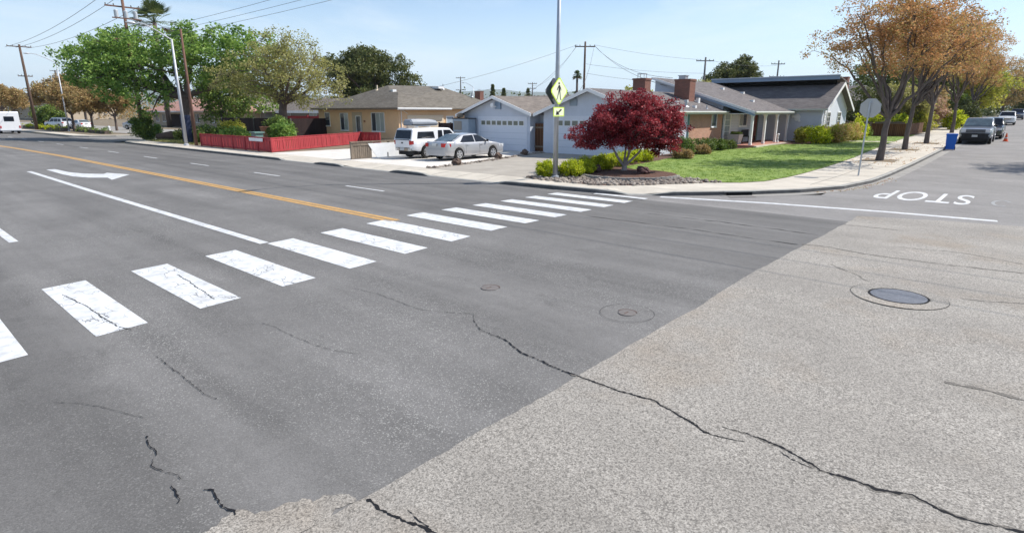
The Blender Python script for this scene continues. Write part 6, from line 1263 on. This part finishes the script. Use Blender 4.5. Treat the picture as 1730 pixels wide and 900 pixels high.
for i, (x, y) in enumerate([(-6.05, 36.6), (-6.25, 45.8), (-6.0, 53.4)]):
    struct(sheet('tree_pit', [(x - 0.8, y - 0.9), (x + 0.8, y - 0.9), (x + 0.8, y + 0.9), (x - 0.8, y + 0.9)], hp, 'dirt', 0.004, (1, 1)))
# red maple
EM = [(0.15, 0.05, 2.15, 1.75, 1.7, 0.95), (-1.1, -0.65, 1.75, 1.25, 1.1, 0.62), (1.05, 0.65, 2.2, 1.15, 1.1, 0.95), (0.2, 0.0, 2.9, 1.1, 1.1, 0.75), (-0.5, -0.3, 2.4, 1.2, 1.1, 0.7), (1.3, 0.9, 1.7, 0.9, 0.8, 0.6), (0.75, 0.3, 3.1, 0.75, 0.7, 0.55), (1.35, 0.9, 1.25, 0.75, 0.7, 0.45), (-1.3, -1.0, 1.4, 1.1, 0.9, 0.42), (0.2, 0.1, 1.5, 1.6, 1.4, 0.42), (1.5, 1.0, 2.2, 0.9, 0.8, 0.9)]
tm = thing('red_maple', 'dark red Japanese maple with several pale stems on the corner bed', 'tree', (-13.62, 23.0, hp(-13.6, 23) + 0.08), world=False)
CM = [(c[0] * 1.03, c[1] * 1.03, c[2] * 1.0 - 0.10) for c in sample_crown(EM, 700, 5, 0.5, 0.78)]; mb = MB(); rd = random.Random(2)
mb.tube([(0, 0, -0.05), (0.02, 0, 0.15), (0.0, 0.02, 0.32)], [0.15, 0.11, 0.11], 10, cap=False)
for k, (dx, dy) in enumerate([(-0.55, -0.4), (0.25, 0.15), (0.75, 0.5), (-0.2, 0.35), (0.45, -0.35)]):
    near = [c for c in CM if (c[0] * dx + c[1] * dy) > 0.12 * math.hypot(c[0], c[1]) * math.hypot(dx, dy)]
    top = (dx * 0.95, dy * 0.95, 1.15 + 0.12 * k); mb.tube([(0, 0, 0.2), (dx * 0.35, dy * 0.35, 0.5), (dx * 0.7, dy * 0.7 + 0.04, 0.85), top], [0.07, 0.055, 0.045, 0.04], 8, cap=False); branches(mb, top, near[k::4], 0.032, k, 5, twig=0.007)
mb.build('trunk', 'barkpale', tm, smooth=True, fix=False)
leaf_mesh('crown', CM, 95, 0.30, 0.085, 'lf_red', tm, 0.8, 5, flat=0.55)
# big green tree at the left, two stems of foliage
EG = [(-1, -1, 8.3, 5.0, 4.6, 2.6), (-4.5, -5.0, 7.6, 3.6, 3.2, 2.6), (-8.0, -6.5, 7.4, 3.0, 2.8, 2.3), (-7.5, -3.0, 8.0, 4.0, 3.8, 2.8), (-3.0, -5.2, 5.9, 2.8, 2.2, 2.3), (-0.5, -3.6, 4.2, 2.2, 1.8, 1.9), (3.5, 2.5, 7.6, 4.5, 4.2, 3.0), (-1.5, -1.5, 4.8, 2.4, 2.2, 2.2), (6.0, 4.5, 5.6, 3.2, 3.0, 3.0), (-8.5, -5.0, 7.2, 3.0, 2.8, 2.4), (-4.5, -4.5, 5.6, 2.2, 2.0, 1.6), (5.5, 4.5, 9.0, 3.2, 3.2, 1.8), (-7.0, -3.0, 9.9, 2.4, 2.3, 1.4), (1.0, 0.5, 10.2, 2.8, 2.6, 1.2)]
tree('green_tree', 'huge bright green spreading tree behind the pale street lamp', (-65.0, 23.5, 0.12), [(0, 0, -0.1), (0.2, 0.1, 1.6), (-0.1, 0.1, 3.0)], (0, 0, 4.0), EG, 640, 56, 0.78, 0.28, 'lf_green', 'bark', 21, rt=0.55, r0=0.32, nlimb=10, twig=0.03, shell=0.42, flat=0.7, keep=0.5)
# olive tree in the red fence yard
EO = [(0.2, 0.3, 6.2, 4.6, 4.2, 2.8), (-3.6, -1.8, 5.4, 3.2, 3.0, 2.2), (3.4, 1.8, 5.0, 2.8, 2.6, 2.2), (0.6, 0.4, 8.2, 3.0, 2.8, 1.7), (-1.0, -0.8, 4.6, 2.8, 2.6, 1.3)]
tree('olive_tree', 'thin-leaved grey and yellow-green tree behind the red fence', (-51.6, 27.0, 0.14), [(0, 0, -0.1), (-0.1, -0.1, 1.5), (-0.15, -0.1, 2.6)], (-0.1, 0.0, 3.3), EO, 400, 48, 0.66, 0.17, 'lf_olive', 'bark', 31, rt=0.42, r0=0.20, nlimb=9, twig=0.02, shell=0.55, flat=0.8)
# dark broad tree behind the tan house
EB = [(-1.5, -1.2, 8.8, 5.8, 5.4, 3.6), (2.6, 2.2, 7.8, 3.4, 3.2, 3.2), (-4.5, -3.5, 8.6, 4.2, 4.0, 2.8), (-1.0, -0.5, 11.0, 4.0, 3.8, 1.8), (4.6, 4, 6.2, 2.4, 2.4, 2.4), (-1, -1, 5.5, 5.8, 5.6, 2.5)]
tree('broad_tree', 'broad dark olive-green tree rising behind the tan house roof', (-85.0, 61.0, 0.6), [(0, 0, -0.1), (0, 0, 2.5)], (0, 0, 4.2), EB, 560, 60, 1.0, 0.36, 'lf_dark', 'bark', 41, rt=0.5, r0=0.3, nlimb=8, twig=0.03, shell=0.3, flat=0.75, keep=0.5)
# round dark tree on the horizon at right, and small ones
ER = [(0, 0, 8.0, 3.8, 3.6, 3.4), (-2.8, -2.4, 6.8, 2.6, 2.6, 2.4), (1.0, 0.8, 9.4, 2.6, 2.6, 2.0), (1.8, 1.6, 7.2, 2.6, 2.6, 3.0)]
tree('round_tree', 'rounded dark green tree on the skyline above the blue fascia roof', (-45.2, 116.0, 1.2), [(0, 0, -0.1), (0, 0, 3)], (0, 0, 4.0), ER, 330, 60, 0.85, 0.38, 'lf_dark', 'bark', 51, rt=0.35, r0=0.25, nlimb=6, twig=0.03, shell=0.3, flat=0.8, keep=0.5)
# small orange trees on the far block
EOr = [(0, 0, 4.2, 2.6, 2.4, 1.6), (-1.2, -0.8, 3.8, 1.7, 1.6, 1.2), (1.2, 0.6, 4.3, 1.7, 1.6, 1.3)]
ot = tree('orange_tree', 'small orange-leaved tree nearest the side road, right of its two neighbours', (-100.5, 26.5, 0.12), [(0, 0, -0.05), (0.05, 0, 1.0)], (0.05, 0, 1.9), EOr, 120, 60, 0.6, 0.26, 'lf_orange', 'bark', 61, rt=0.16, r0=0.11, nlimb=6, twig=0.02, shell=0.4, group='small orange trees on the far block')
for (x, y, rz, s_, lb) in ((-101.5, 23.8, 1.5, 1.0, 'small orange-leaved tree with a pale trunk, between its two neighbours by the slim lamp'), (-106.0, 22.6, 3.1, 1.15, 'orange-leaved tree left of the slim street lamp'), (-122.0, 28.0, 4.6, 1.45, 'larger orange tree behind the parked white cars'), (-136.0, 27.5, 0.6, 1.55, 'big orange-brown tree between the leaning pole and the distant pole'), (-150.0, 31.0, 2.0, 1.3, 'orange-brown tree behind the leaning pole'), (-170.0, 26.0, 5.0, 1.4, 'orange-brown tree just above the camper'), (-192.0, 27.0, 3.9, 1.6, 'farthest orange-brown tree at the left edge')):
    c = copy_tree(ot); c.location = (x, y, 0.12); c.rotation_euler = (0, 0, rz); c.scale = (s_, s_, s_); c['label'] = lb
tree('dark_shrub_tree', 'dark green rounded tree behind the parked cars at far left', (-131, 24.5, 0.12), [(0, 0, -0.05), (0, 0, 0.8)], (0, 0, 1.2), [(0, 0, 2.1, 3.4, 2.4, 1.9)], 90, 60, 0.6, 0.3, 'lf_hedge', 'bark', 63, rt=0.2, r0=0.1, nlimb=4, twig=0.02, shell=0.3)
# palms
def palm(loc, h, r, nfr, label, seed, droop=0.6, trunk_r=0.3, dry=True, fl=1.0):
    t = thing('palm_tree', label, 'palm tree', loc, world=False); rd = random.Random(seed)
    mb = MB(); mb.tube([(0, 0, 0), (0.1, 0, h * 0.5), (0, 0, h)], [trunk_r * 1.2, trunk_r, trunk_r * 0.9], 12); mb.build('trunk', 'barkgrey', t, smooth=True)
    mb = MB(); md = MB()
    for k in range(nfr):
        az = rd.uniform(0, 6.283); el = rd.uniform(-0.45, 1.5); tgt = mb if el > -0.15 or not dry else md
        d = Vector((math.cos(az) * math.cos(el), math.sin(az) * math.cos(el), math.sin(el))); side = Vector((-math.sin(az), math.cos(az), 0)); o_ = Vector((0, 0, h)); L = r * rd.uniform(0.75, 1.05)
        st = o_ + d * L * 0.5; up_ = d.cross(side)
        for j in range(15):
            a = (j - 7) / 7 * 1.35; e = (d * math.cos(a) + side * math.sin(a)); tip = st + e * L * 0.52 * (1 - 0.25 * abs(a)) + Vector((0, 0, -droop * 0.25 * L * abs(math.cos(a)) * max(0, math.cos(el)))); n_ = side * math.cos(a) - d * math.sin(a); wd = 0.055 * L * fl
            mid = st.lerp(tip, 0.55) + Vector((0, 0, 0.04 * L)); tgt.add([st, mid + n_ * wd * 0.5, tip, mid - n_ * wd * 0.5], [(0, 1, 2, 3)])
        tgt.tube([o_, st], [0.03, 0.02], 4, cap=False)
    mb.build('frond_crown', 'palm', t, fix=False)
    if md.v: md.build('dry_skirt', 'palmdry', t, fix=False)
palm((-111.8, 37.4, 0.2), 16.8, 4.3, 40, 'tall fan palm rising behind the big green tree', 3, trunk_r=0.35, fl=0.8)
palm((-91.8, 129.2, 1.6), 10.2, 1.7, 60, 'slim distant fan palm beside the pole behind the right garage', 4, droop=1.5, trunk_r=0.30)
# conifers and far small trees between the roofs
def conifer(loc, h, r, label, seed):
    t = thing('conifer', label, 'tree', loc, world=False); C_ = []; rd = random.Random(seed)
    for k in range(120):
        u = rd.random() ** 0.7; a = rd.uniform(0, 6.28); rr = r * (1 - u) * rd.uniform(0.5, 1); C_.append((rr * math.cos(a), rr * math.sin(a), h * 0.12 + u * h * 0.88))
    mb = MB(); mb.tube([(0, 0, 0), (0, 0, h * 0.95)], [0.2, 0.03], 8); mb.build('trunk', 'bark', t); leaf_mesh('crown', C_, 26, 0.45, 0.4, 'lf_dark', t, 0.2, seed)
conifer((-122.0, 129.2, 1.6), 8.8, 1.7, 'pointed dark conifer on the skyline, left of its smaller neighbour', 1)
conifer((-119.6, 131.4, 1.6), 7.6, 2.0, 'lower dark conifer right of the pointed one', 2)
conifer((-114.3, 136.2, 1.6), 7.7, 1.5, 'small dark conifer next to the distant pole between the garages', 3)
conifer((-106.5, 137.0, 1.6), 6.8, 1.7, 'dark conifer just left of the lamp pole sign', 4)
conifer((-99.0, 139.0, 1.6), 6.6, 1.8, 'dark conifer just right of the diamond sign', 5)
# shrubs
def shrub(name, label, loc, ell, ncl, per, spread, size, lf, seed, group=None, cat='shrub', shell=0.3, stem=True):
    t = thing(name, label, cat, loc, 0, group, world=False); C_ = [c for c in sample_crown(ell, ncl, seed, shell) if c[2] > 0.02]
    if stem:
        mb = MB(); rd = random.Random(seed)
        for c in rd.sample(C_, min(9, len(C_))): mb.tube([(c[0] * 0.15, c[1] * 0.15, -0.03), (c[0] * 0.4, c[1] * 0.4, c[2] * 0.5), c], [0.02, 0.014, 0.006], 5, cap=False)
        mb.build('stem', 'bark', t, fix=False)
    leaf_mesh('foliage', C_, per, spread, size, lf, t, 0.4, seed); return t
LIME = [(-15.05, 19.25, 0.50, 'lime green clipped shrub left of the lamp pole, nearest the street'), (-14.25, 19.85, 0.56, 'lime green clipped shrub just right of the lamp pole'), (-14.45, 20.9, 0.58, 'lime green clipped shrub second behind the lamp pole'), (-14.95, 21.9, 0.56, 'lime green clipped shrub in the middle of the row'), (-14.75, 23.0, 0.60, 'lime green clipped shrub left of the maple stems'), (-15.4, 24.1, 0.58, 'lime green clipped shrub behind the brown boulder'), (-15.5, 25.8, 0.66, 'lime green clipped shrub directly behind the maple stems'), (-15.9, 27.6, 0.62, 'lime green clipped shrub behind the maple, towards the garage'), (-15.9, 29.0, 0.60, 'farthest lime green clipped shrub at the garage corner')]
for i, (x, y, r_, lb) in enumerate(LIME):
    mb_t = shrub('clipped_shrub', lb, (x, y, hp(x, y)), [(0, 0, 0.34, r_, r_ * 0.95, 0.34)], 120, 46, 0.12, 0.06, 'lf_lime', 70 + i, 'lime green clipped shrubs beside the driveway')
SH = [(-15.9, 33.6, 0.7, 1.0, 'lf_hedge', 'dark green shrub right of the maple against the pale wall'), (-15.9, 36.6, 0.65, 0.85, 'lf_shrub', 'flowering loose shrub in front of the brick wall'), (-15.7, 38.6, 0.5, 0.65, 'lf_hedge', 'low dark shrub under the narrow brick window'), (-15.7, 40.2, 0.42, 0.5, 'lf_shrub', 'last shrub before the porch, at the brick corner'), (-14.9, 31.6, 0.5, 0.45, 'lf_orange', 'low rust coloured plant at the lawn edge behind the maple'), (-15.3, 35.0, 0.45, 0.5, 'lf_orange', 'small rust coloured plant between the two wall shrubs')]
for i, (x, y, r_, h_, m_, lb) in enumerate(SH): shrub('garden_shrub', lb, (x, y, hp(x, y)), [(0, 0, h_ * 0.5, r_, r_, h_ * 0.55)], 80, 40, 0.22, 0.10, m_, 90 + i)
SH2 = [(-13.7, 49.8, 0.55, 1.15, 'lf_yellow', 'yellow-green shrub between the last two porch columns'), (-12.3, 48.9, 0.95, 1.2, 'lf_lime', 'bushy lime shrub left end of the row below the round ornament'), (-11.6, 50.4, 0.95, 1.35, 'lf_peach', 'peach tipped shrub in the row just before the white gable corner'), (-11.5, 52.2, 1.0, 1.35, 'lf_peach', 'peach tipped shrub under the left gable window'), (-11.4, 54.2, 1.0, 1.3, 'lf_peach', 'peach and green shrub between the gable windows'), (-11.2, 56.2, 1.0, 1.25, 'lf_lime', 'lime shrub under the right gable window'), (-11.3, 58.0, 0.8, 1.0, 'lf_hedge', 'dark shrub at the far end of the white gable')]
for i, (x, y, r_, h_, m_, lb) in enumerate(SH2): shrub('garden_shrub', lb, (x, y, hp(x, y)), [(0, 0, h_ * 0.5, r_, r_, h_ * 0.55)], 100, 40, 0.25, 0.12, m_, 110 + i)
def hedge(name, label, x0, x1, y0, y1, z, h, lf, size, dens, seed, per=26, sp=0.3):
    t = thing(name, label, 'hedge', ((x0 + x1) / 2, (y0 + y1) / 2, z), world=False); r = np.random.default_rng(seed); n = max(12, int(abs(x1 - x0) * abs(y1 - y0) * h * dens))
    C_ = np.stack([r.uniform(x0, x1, n) - (x0 + x1) / 2, r.uniform(y0, y1, n) - (y0 + y1) / 2, r.uniform(0.03, h, n) * (1 + 0.12 * np.sin(r.uniform(0, 6, n)))], axis=1)
    leaf_mesh('foliage', C_, per, sp, size, lf, t, 0.4, seed)
    mb = MB(); mb.box(x0 - (x0 + x1) / 2 + 0.25, x1 - (x0 + x1) / 2 - 0.25, y0 - (y0 + y1) / 2 + 0.2, y1 - (y0 + y1) / 2 - 0.2, 0, h * 0.7); mb.build('inner_branches', 'bark', t)
    return t
hedge('clipped_hedge', 'low clipped hedge along the kerb of the far block, right part by the hydrant', -101.5, -86.5, 21.3, 22.4, 0.12, 0.55, 'lf_hedge', 0.16, 7, 1)
hedge('clipped_hedge', 'low clipped hedge along the kerb of the far block, left part by the leaning pole', -132, -104, 20.6, 21.8, 0.12, 0.6, 'lf_lime', 0.2, 4, 2)
hedge('tall_hedge', 'yellow-green hedge growing over the brown fence beyond the lawn', -13.2, -8.7, 63.2, 66.5, hp(-10, 64), 1.75, 'lf_lime', 0.2, 7, 3)
BIG = [(-66.8, 19.9, 1.15, 2.3, 'lf_hedge', 'dense green bush at the side road corner left of the big tree'), (-68.2, 20.9, 1.0, 1.6, 'lf_green', 'lower green bush at the very corner of the side road'), (-54.3, 21.6, 1.5, 1.5, 'lf_hedge', 'green bush between the pale lamp and the red fence'), (-51.8, 22.4, 1.3, 1.3, 'lf_green', 'light green bush behind the left end of the red fence'), (-58.2, 24.8, 1.3, 1.8, 'lf_yellow', 'yellow-green bush behind the navy cabinet'), (-47.9, 24.6, 1.2, 2.4, 'lf_hedge', 'dark bushy plant in the large planter'), (-45.2, 23.4, 0.8, 1.9, 'lf_green', 'light green bush beside the green cart'), (-60.5, 21.6, 1.0, 0.9, 'lf_shrub', 'low dry bush right of the dark log')]
for i, (x, y, r_, h_, m_, lb) in enumerate(BIG): shrub('yard_bush', lb, (x, y, hp(x, y)), [(0, 0, h_ * 0.5, r_, r_, h_ * 0.52)], 110, 40, 0.35, 0.17, m_, 130 + i)
# greenery along the side street behind the lawn
def bigtree(name, label, x, y, ell, ncl, lf, seed, size=0.3, sp=0.8, fork=2.5, rt=0.25, per=46, shell=0.35):
    return tree(name, label, (x, y, hp(-40, y)), [(0, 0, -0.1), (0, 0, fork * 0.5)], (0, 0, fork), ell, ncl, per, sp, size, lf, 'bark', seed, rt=rt, r0=rt * 0.6, nlimb=6, twig=0.025, shell=shell, keep=0.5)
bigtree('garden_tree', 'dark green tree right behind the white gable wing', -13.5, 71, [(0, 0, 2.6, 2.6, 2.6, 2.2)], 130, 'lf_dark', 201, 0.24, 0.6, 1.2)
bigtree('garden_tree', 'olive bushy tree above the hedge fence', -11.0, 74, [(0, 0, 2.9, 2.6, 2.4, 2.2), (1.5, 1, 2.2, 1.6, 1.6, 1.6)], 150, 'lf_olive', 202, 0.24, 0.6, 1.2)
bigtree('garden_tree', 'tall grey-green tree behind the brick chimney', -17.5, 100, [(0, 0, 5.6, 4.2, 4, 3.4), (3, 2, 4.5, 3, 3, 2.6)], 220, 'lf_shrub', 203, 0.36, 0.9)
bigtree('garden_tree', 'orange-tinted tree between the first two street tree trunks', -10.4, 84, [(0, 0, 3.0, 2.3, 2.2, 2.2)], 120, 'lf_orange', 204, 0.26, 0.6, 1.2)
bigtree('blossom_tree', 'pinkish blossoming small tree left of the third street trunk', -9.4, 80, [(0, 0, 2.0, 1.9, 1.8, 1.4)], 90, 'lf_pink', 205, 0.22, 0.5, 0.9)
bigtree('garden_tree', 'yellow-green bush tree beside the third street trunk', -8.9, 74, [(0, 0, 1.0, 1.1, 1.1, 0.95)], 70, 'lf_yellow', 206, 0.2, 0.4, 0.5)
bigtree('topiary_tree', 'rounded clipped dark green tree above the blue bin', -8.6, 97, [(0, 0, 3.0, 1.9, 1.8, 1.0)], 130, 'lf_hedge', 207, 0.24, 0.4, 1.7, shell=0.5)
bigtree('yellow_tree', 'large bright yellow tree beyond the grey pickup', -7.6, 118, [(0, 0, 5.2, 4.4, 4.2, 2.9), (-2.5, -1, 4.2, 3, 3, 2.2)], 260, 'lf_yellow', 208, 0.36, 0.9, 2.0)
bigtree('garden_tree', 'dark green tree left of the yellow tree', -14.0, 112, [(0, 0, 5.4, 3.6, 3.4, 3.6)], 200, 'lf_dark', 209, 0.36, 0.9)
bigtree('garden_tree', 'dark hedge-like tree straight behind the grey pickup', -7.2, 90, [(0, 0, 1.6, 1.7, 2.6, 1.5)], 110, 'lf_dark', 210, 0.26, 0.5, 0.8)
bigtree('bare_tree', 'brownish bare-twigged tree at the top of the side street', -5.6, 150, [(0, 0, 6.4, 5.6, 5.4, 4.4)], 260, 'lf_orange', 211, 0.34, 1.2, 2.6, per=24)
bigtree('bare_tree', 'second brownish tree closing the top of the side street', 3.5, 172, [(0, 0, 7.0, 6.5, 6, 5.0)], 260, 'lf_orange', 212, 0.36, 1.3, 2.6, per=24)
bigtree('garden_tree', 'green tree behind the yellow tree', -10, 142, [(0, 0, 5.5, 5, 5, 4)], 220, 'lf_shrub', 213, 0.4, 1.0, 2.4)
bigtree('garden_tree', 'far green tree at the head of the side street', -1.0, 195, [(0, 0, 5.5, 8, 7, 4.5)], 240, 'lf_dark', 214, 0.5, 1.3, 2.4)
bigtree('garden_tree', 'small green tree between the blue bin and the grey pickup', -6.9, 81, [(0, 0, 1.0, 1.0, 1.6, 1.0)], 70, 'lf_lime', 215, 0.2, 0.4, 0.5)
bigtree('garden_tree', 'tree peeping over the ridge behind the big brick chimney', -33, 74, [(0, 0, 4.0, 2.2, 2.2, 2.0)], 110, 'lf_olive', 216, 0.26, 0.6, 2)
bigtree('garden_tree', 'small tree peeping over the garage roof left of the big chimney', -37.5, 66, [(0, 0, 3.8, 1.8, 1.8, 1.6)], 90, 'lf_yellow', 217, 0.24, 0.6, 2)
bigtree('garden_tree', 'dark tree behind the big green tree by the pink roof', -78, 33, [(0, 0, 4.8, 3.5, 3.5, 3.8)], 200, 'lf_hedge', 218, 0.32, 0.8, 1.5)
for i, (x, y, s_) in enumerate([(14, 62, 1), (13, 90, 1.2), (12, 120, 1.2)]):
    bigtree('garden_tree', ['leafy tree on the right side of the side street, nearest', 'leafy tree on the right side of the side street, second', 'leafy tree on the right side of the side street, farthest'][i], x, y, [(0, 0, 5.5, 4, 4, 3.5)], 160, 'lf_green', 230 + i, 0.36, 1.0)
# far belts of trees that read as one mass
def belt(label, pts, h, lf, size, n, seed, width=8, per=20, z0=0.5):
    r = np.random.default_rng(seed); C_ = []; P = [Vector(p) for p in pts]; seg = [(P[i + 1] - P[i]).length for i in range(len(P) - 1)]; tot = sum(seg)
    for _ in range(n):
        u = r.random() * tot; i = 0
        while u > seg[i]: u -= seg[i]; i += 1
        p = P[i].lerp(P[i + 1], u / seg[i]); hh = h * (0.62 + 0.38 * math.sin(u * 0.11 + i * 2 + seed) * math.sin(u * 0.043 + seed * 2)); C_.append((p.x + r.normal() * width * 0.4, p.y + r.normal() * width * 0.4, z0 + r.random() ** 0.8 * hh))
    o = leaf_mesh('distant_trees', C_, per, size * 3.2, size, lf, None, 0.4, seed); tag(o, label, 'trees', kind='stuff')
belt('distant band of trees behind the houses', [(-150, 120), (-90, 165), (-40, 190), (10, 230)], 7.5, 'lf_dark', 0.9, 900, 1, 14, z0=1.2)
belt('distant trees beyond the far block', [(-330, 40), (-230, 62), (-150, 75), (-95, 78)], 8.5, 'lf_orange', 0.7, 900, 2, 10)
belt('distant trees at the end of the main road', [(-420, -30), (-420, 20), (-330, 42)], 9.5, 'lf_dark', 0.9, 420, 3, 12)
belt('thick garden greenery up the left of the side street', [(-11, 104), (-13, 125), (-14, 160)], 4.2, 'lf_shrub', 0.35, 520, 4, 4, z0=1.0)

# ------------------------------------------------------------------ stones, grass
def rocks(name, label, pts, smin, smax, m, seed):
    mb = MB(); rd = random.Random(seed); bm0 = bmesh.new(); bmesh.ops.create_icosphere(bm0, subdivisions=1, radius=1.0); V = [v.co.copy() for v in bm0.verts]; bm0.verts.index_update(); Fc = [tuple(v.index for v in f.verts) for f in bm0.faces]; bm0.free()
    for (x, y) in pts:
        s_ = rd.uniform(smin, smax); a = rd.uniform(0, 3.14); sx, sy, sz = s_ * rd.uniform(0.8, 1.3), s_ * rd.uniform(0.6, 0.9), s_ * rd.uniform(0.4, 0.7); c, q = math.cos(a), math.sin(a); z = hp(x, y) + sz * rd.uniform(0.1, 0.6)
        mb.add([(x + (v.x * sx * c - v.y * sy * q) * rd.uniform(.9, 1.1), y + (v.x * sx * q + v.y * sy * c) * rd.uniform(.9, 1.1), z + v.z * sz) for v in V], Fc)
    o = mb.build(name, m, None, smooth=False); return tag(o, label, 'stones', kind='stuff')
from mathutils import geometry as _g
def inside(x, y, poly):
    r_ = False; j = len(poly) - 1
    for i in range(len(poly)):
        if (poly[i][1] > y) != (poly[j][1] > y) and x < (poly[j][0] - poly[i][0]) * (y - poly[i][1]) / (poly[j][1] - poly[i][1]) + poly[i][0]: r_ = not r_
        j = i
    return r_
GRAV = [(-15.6, 18.4), (-14.5, 18.15), (-12.9, 18.1), (-11.85, 18.15), (-10.8, 19.05), (-10.0, 20.35), (-9.2, 21.6), (-8.7, 22.2), (-10.4, 22.6), (-10.7, 22.0), (-10.9, 21.2), (-11.6, 20.2), (-12.9, 19.85), (-14.3, 20.2), (-15.6, 19.6)]
rd = random.Random(5); pts = []
while len(pts) < 1000:
    x, y = rd.uniform(-15.6, -8.7), rd.uniform(18.1, 22.6)
    if inside(x, y, GRAV): pts.append((x, y))
M['cobble'] = leafmat('cobble_stone', [(0.09, 0.07, 0.06), (0.19, 0.155, 0.13), (0.34, 0.29, 0.24), (0.52, 0.47, 0.41)], 0.0, 0.9)
rocks('river_rocks', 'pale river cobbles between the sidewalk and the maple bed', pts, 0.05, 0.12, 'cobble', 3)
pts = []
for k in range(420):
    t_ = rd.random(); i = rd.choices([0, 1, 2, 3], [1.5, 5.6, 3.2, 2.9])[0]; a = [(-21.8, 18.5), (-21.95, 20), (-23.25, 25.5), (-24.15, 28.6)][i]; b = [(-21.95, 20), (-23.25, 25.5), (-24.15, 28.6), (-24.3, 30.8)][i]; pts.append((a[0] + (b[0] - a[0]) * t_ + rd.gauss(0, 0.10), a[1] + (b[1] - a[1]) * t_))
rocks('border_rocks', 'row of brownish stones between the two driveways', pts, 0.05, 0.11, 'cobble', 4)
for i, (x, y, r_, m_, lb) in enumerate([(-22.05, 20.6, 0.25, 'boulder2', 'dark boulder at the street end of the driveway stone row'), (-23.15, 24.9, 0.24, 'boulder2', 'dark boulder in the middle of the driveway stone row'), (-24.0, 28.3, 0.24, 'boulder2', 'dark boulder at the garage end of the driveway stone row'), (-14.3, 21.75, 0.25, 'boulder', 'reddish brown boulder left of the maple stems'), (-12.25, 22.25, 0.25, 'boulder', 'reddish brown boulder right of the maple stems')]):
    mb = MB(); mb.blob((x, y, hp(x, y) + r_ * 0.55 + (0.08 if x > -20 else 0)), (r_, r_ * 0.9, r_ * 0.75), i + 5, 3, 0.3); one(mb, 'boulder', m_, lb, 'boulder')
# grass blades over the lawn
r = np.random.default_rng(4); G = []
while len(G) < 4200:
    x, y = r.uniform(-16, -7.3), r.uniform(22, 66)
    if inside(x, y, LAWN) and r.random() < min(1, 34 / y): G.append((x, y, hp(x, y) + 0.035))
o = leaf_mesh('grass', G, 10, 0.16, 0.055, 'grassblade', None, 0.0, 9, aspect=0.28, flat=0.12); tag(o, 'short green lawn grass of the corner house', 'grass', kind='stuff')
G = []
while len(G) < 900:
    x, y = r.uniform(-64, -53), r.uniform(19.2, 22.5); G.append((x, y, hp(x, y) + 0.05))
o = leaf_mesh('grass', G, 8, 0.35, 0.16, 'lf_olive', None, 0.0, 10, aspect=0.3, flat=0.15); tag(o, 'dry thin grass round the foot of the big green tree', 'grass', kind='stuff')
# dry leaves in the gutter
G = [(x, g(0, 25) + 0.012) for x in (0,)]
G = []
for k in range(160):
    t_ = r.random(); y = 22.5 + t_ * 7; x = np.interp(y, [22.1, 24.3, 27, 30], [-5.75, -4.85, -4.47, -4.35]) + abs(r.normal(0, 0.13)); G.append((x, y, g(0, y) + 0.014))
o = leaf_mesh('fallen_leaves', G, 2, 0.05, 0.05, 'lf_pink', None, 0.0, 12, flat=0.1); tag(o, 'dry reddish leaves lying along the corner gutter', 'leaves', kind='stuff')
# distant hills
mb = MB(); n = 70; vs = []
for k in range(n + 1):
    a = R(-75 + 100 * k / n + 0); # bearing from +Y, positive to +X
    for j, (d_, hf) in enumerate(((7000, 0), (7600, 0.7), (8600, 1.0), (9800, 0.9))):
        h_ = 330 * hf * (0.80 + 0.13 * math.sin(k * 0.33) + 0.07 * math.sin(k * 0.9 + 1) + 0.03 * math.sin(k * 2.3)); vs.append((math.sin(a) * d_, math.cos(a) * d_, h_ - 5 + (8 * math.sin(k * 3.1 + j * 2) if 0 < j else 0)))
mb.add(vs, [(4 * k + j, 4 * k + 4 + j, 4 * k + 5 + j, 4 * k + 1 + j) for k in range(n) for j in range(3)])
struct(mb.build('hills', 'hill', smooth=True, fix=False), 'faint bluish hills on the horizon')
# the air: far hills fade to pale blue
mb = MB(); mb.box(-9990, 9990, -3000, 10200, -12, 420)
hzm = bpy.data.materials.new('haze'); hzm.use_nodes = True; tt_ = hzm.node_tree; tt_.nodes.clear()
ho = N(tt_, "ShaderNodeOutputMaterial"); hv = N(tt_, "ShaderNodeVolumePrincipled"); hv.inputs['Color'].default_value = (0.80, 0.90, 1.0, 1); hv.inputs['Density'].default_value = 0.000085; hv.inputs['Anisotropy'].default_value = 0.2
tt_.links.new(hv.outputs[0], ho.inputs['Volume'])
hb = mb.build('haze', hzm); hb['kind'] = 'stuff'; hb['label'] = 'thin summer haze over the distance'

# leaf litter by the street trees
G = []
for k in range(420):
    i = int(r.integers(0, 3)); x0, y0 = [(-6.05, 36.6), (-6.25, 45.8), (-6.0, 53.4)][i]; x = float(np.clip(x0 + r.normal(0, 0.9), -8.0, -4.7)); y = y0 + float(r.normal(0, 1.6)); G.append((x, y, hp(x, y) + 0.012))
o = leaf_mesh('fallen_leaves', G, 2, 0.08, 0.06, 'lf_bronze', None, 0.0, 14, flat=0.08); tag(o, 'dry leaves scattered on the sidewalk round the street trees', 'leaves', kind='stuff')
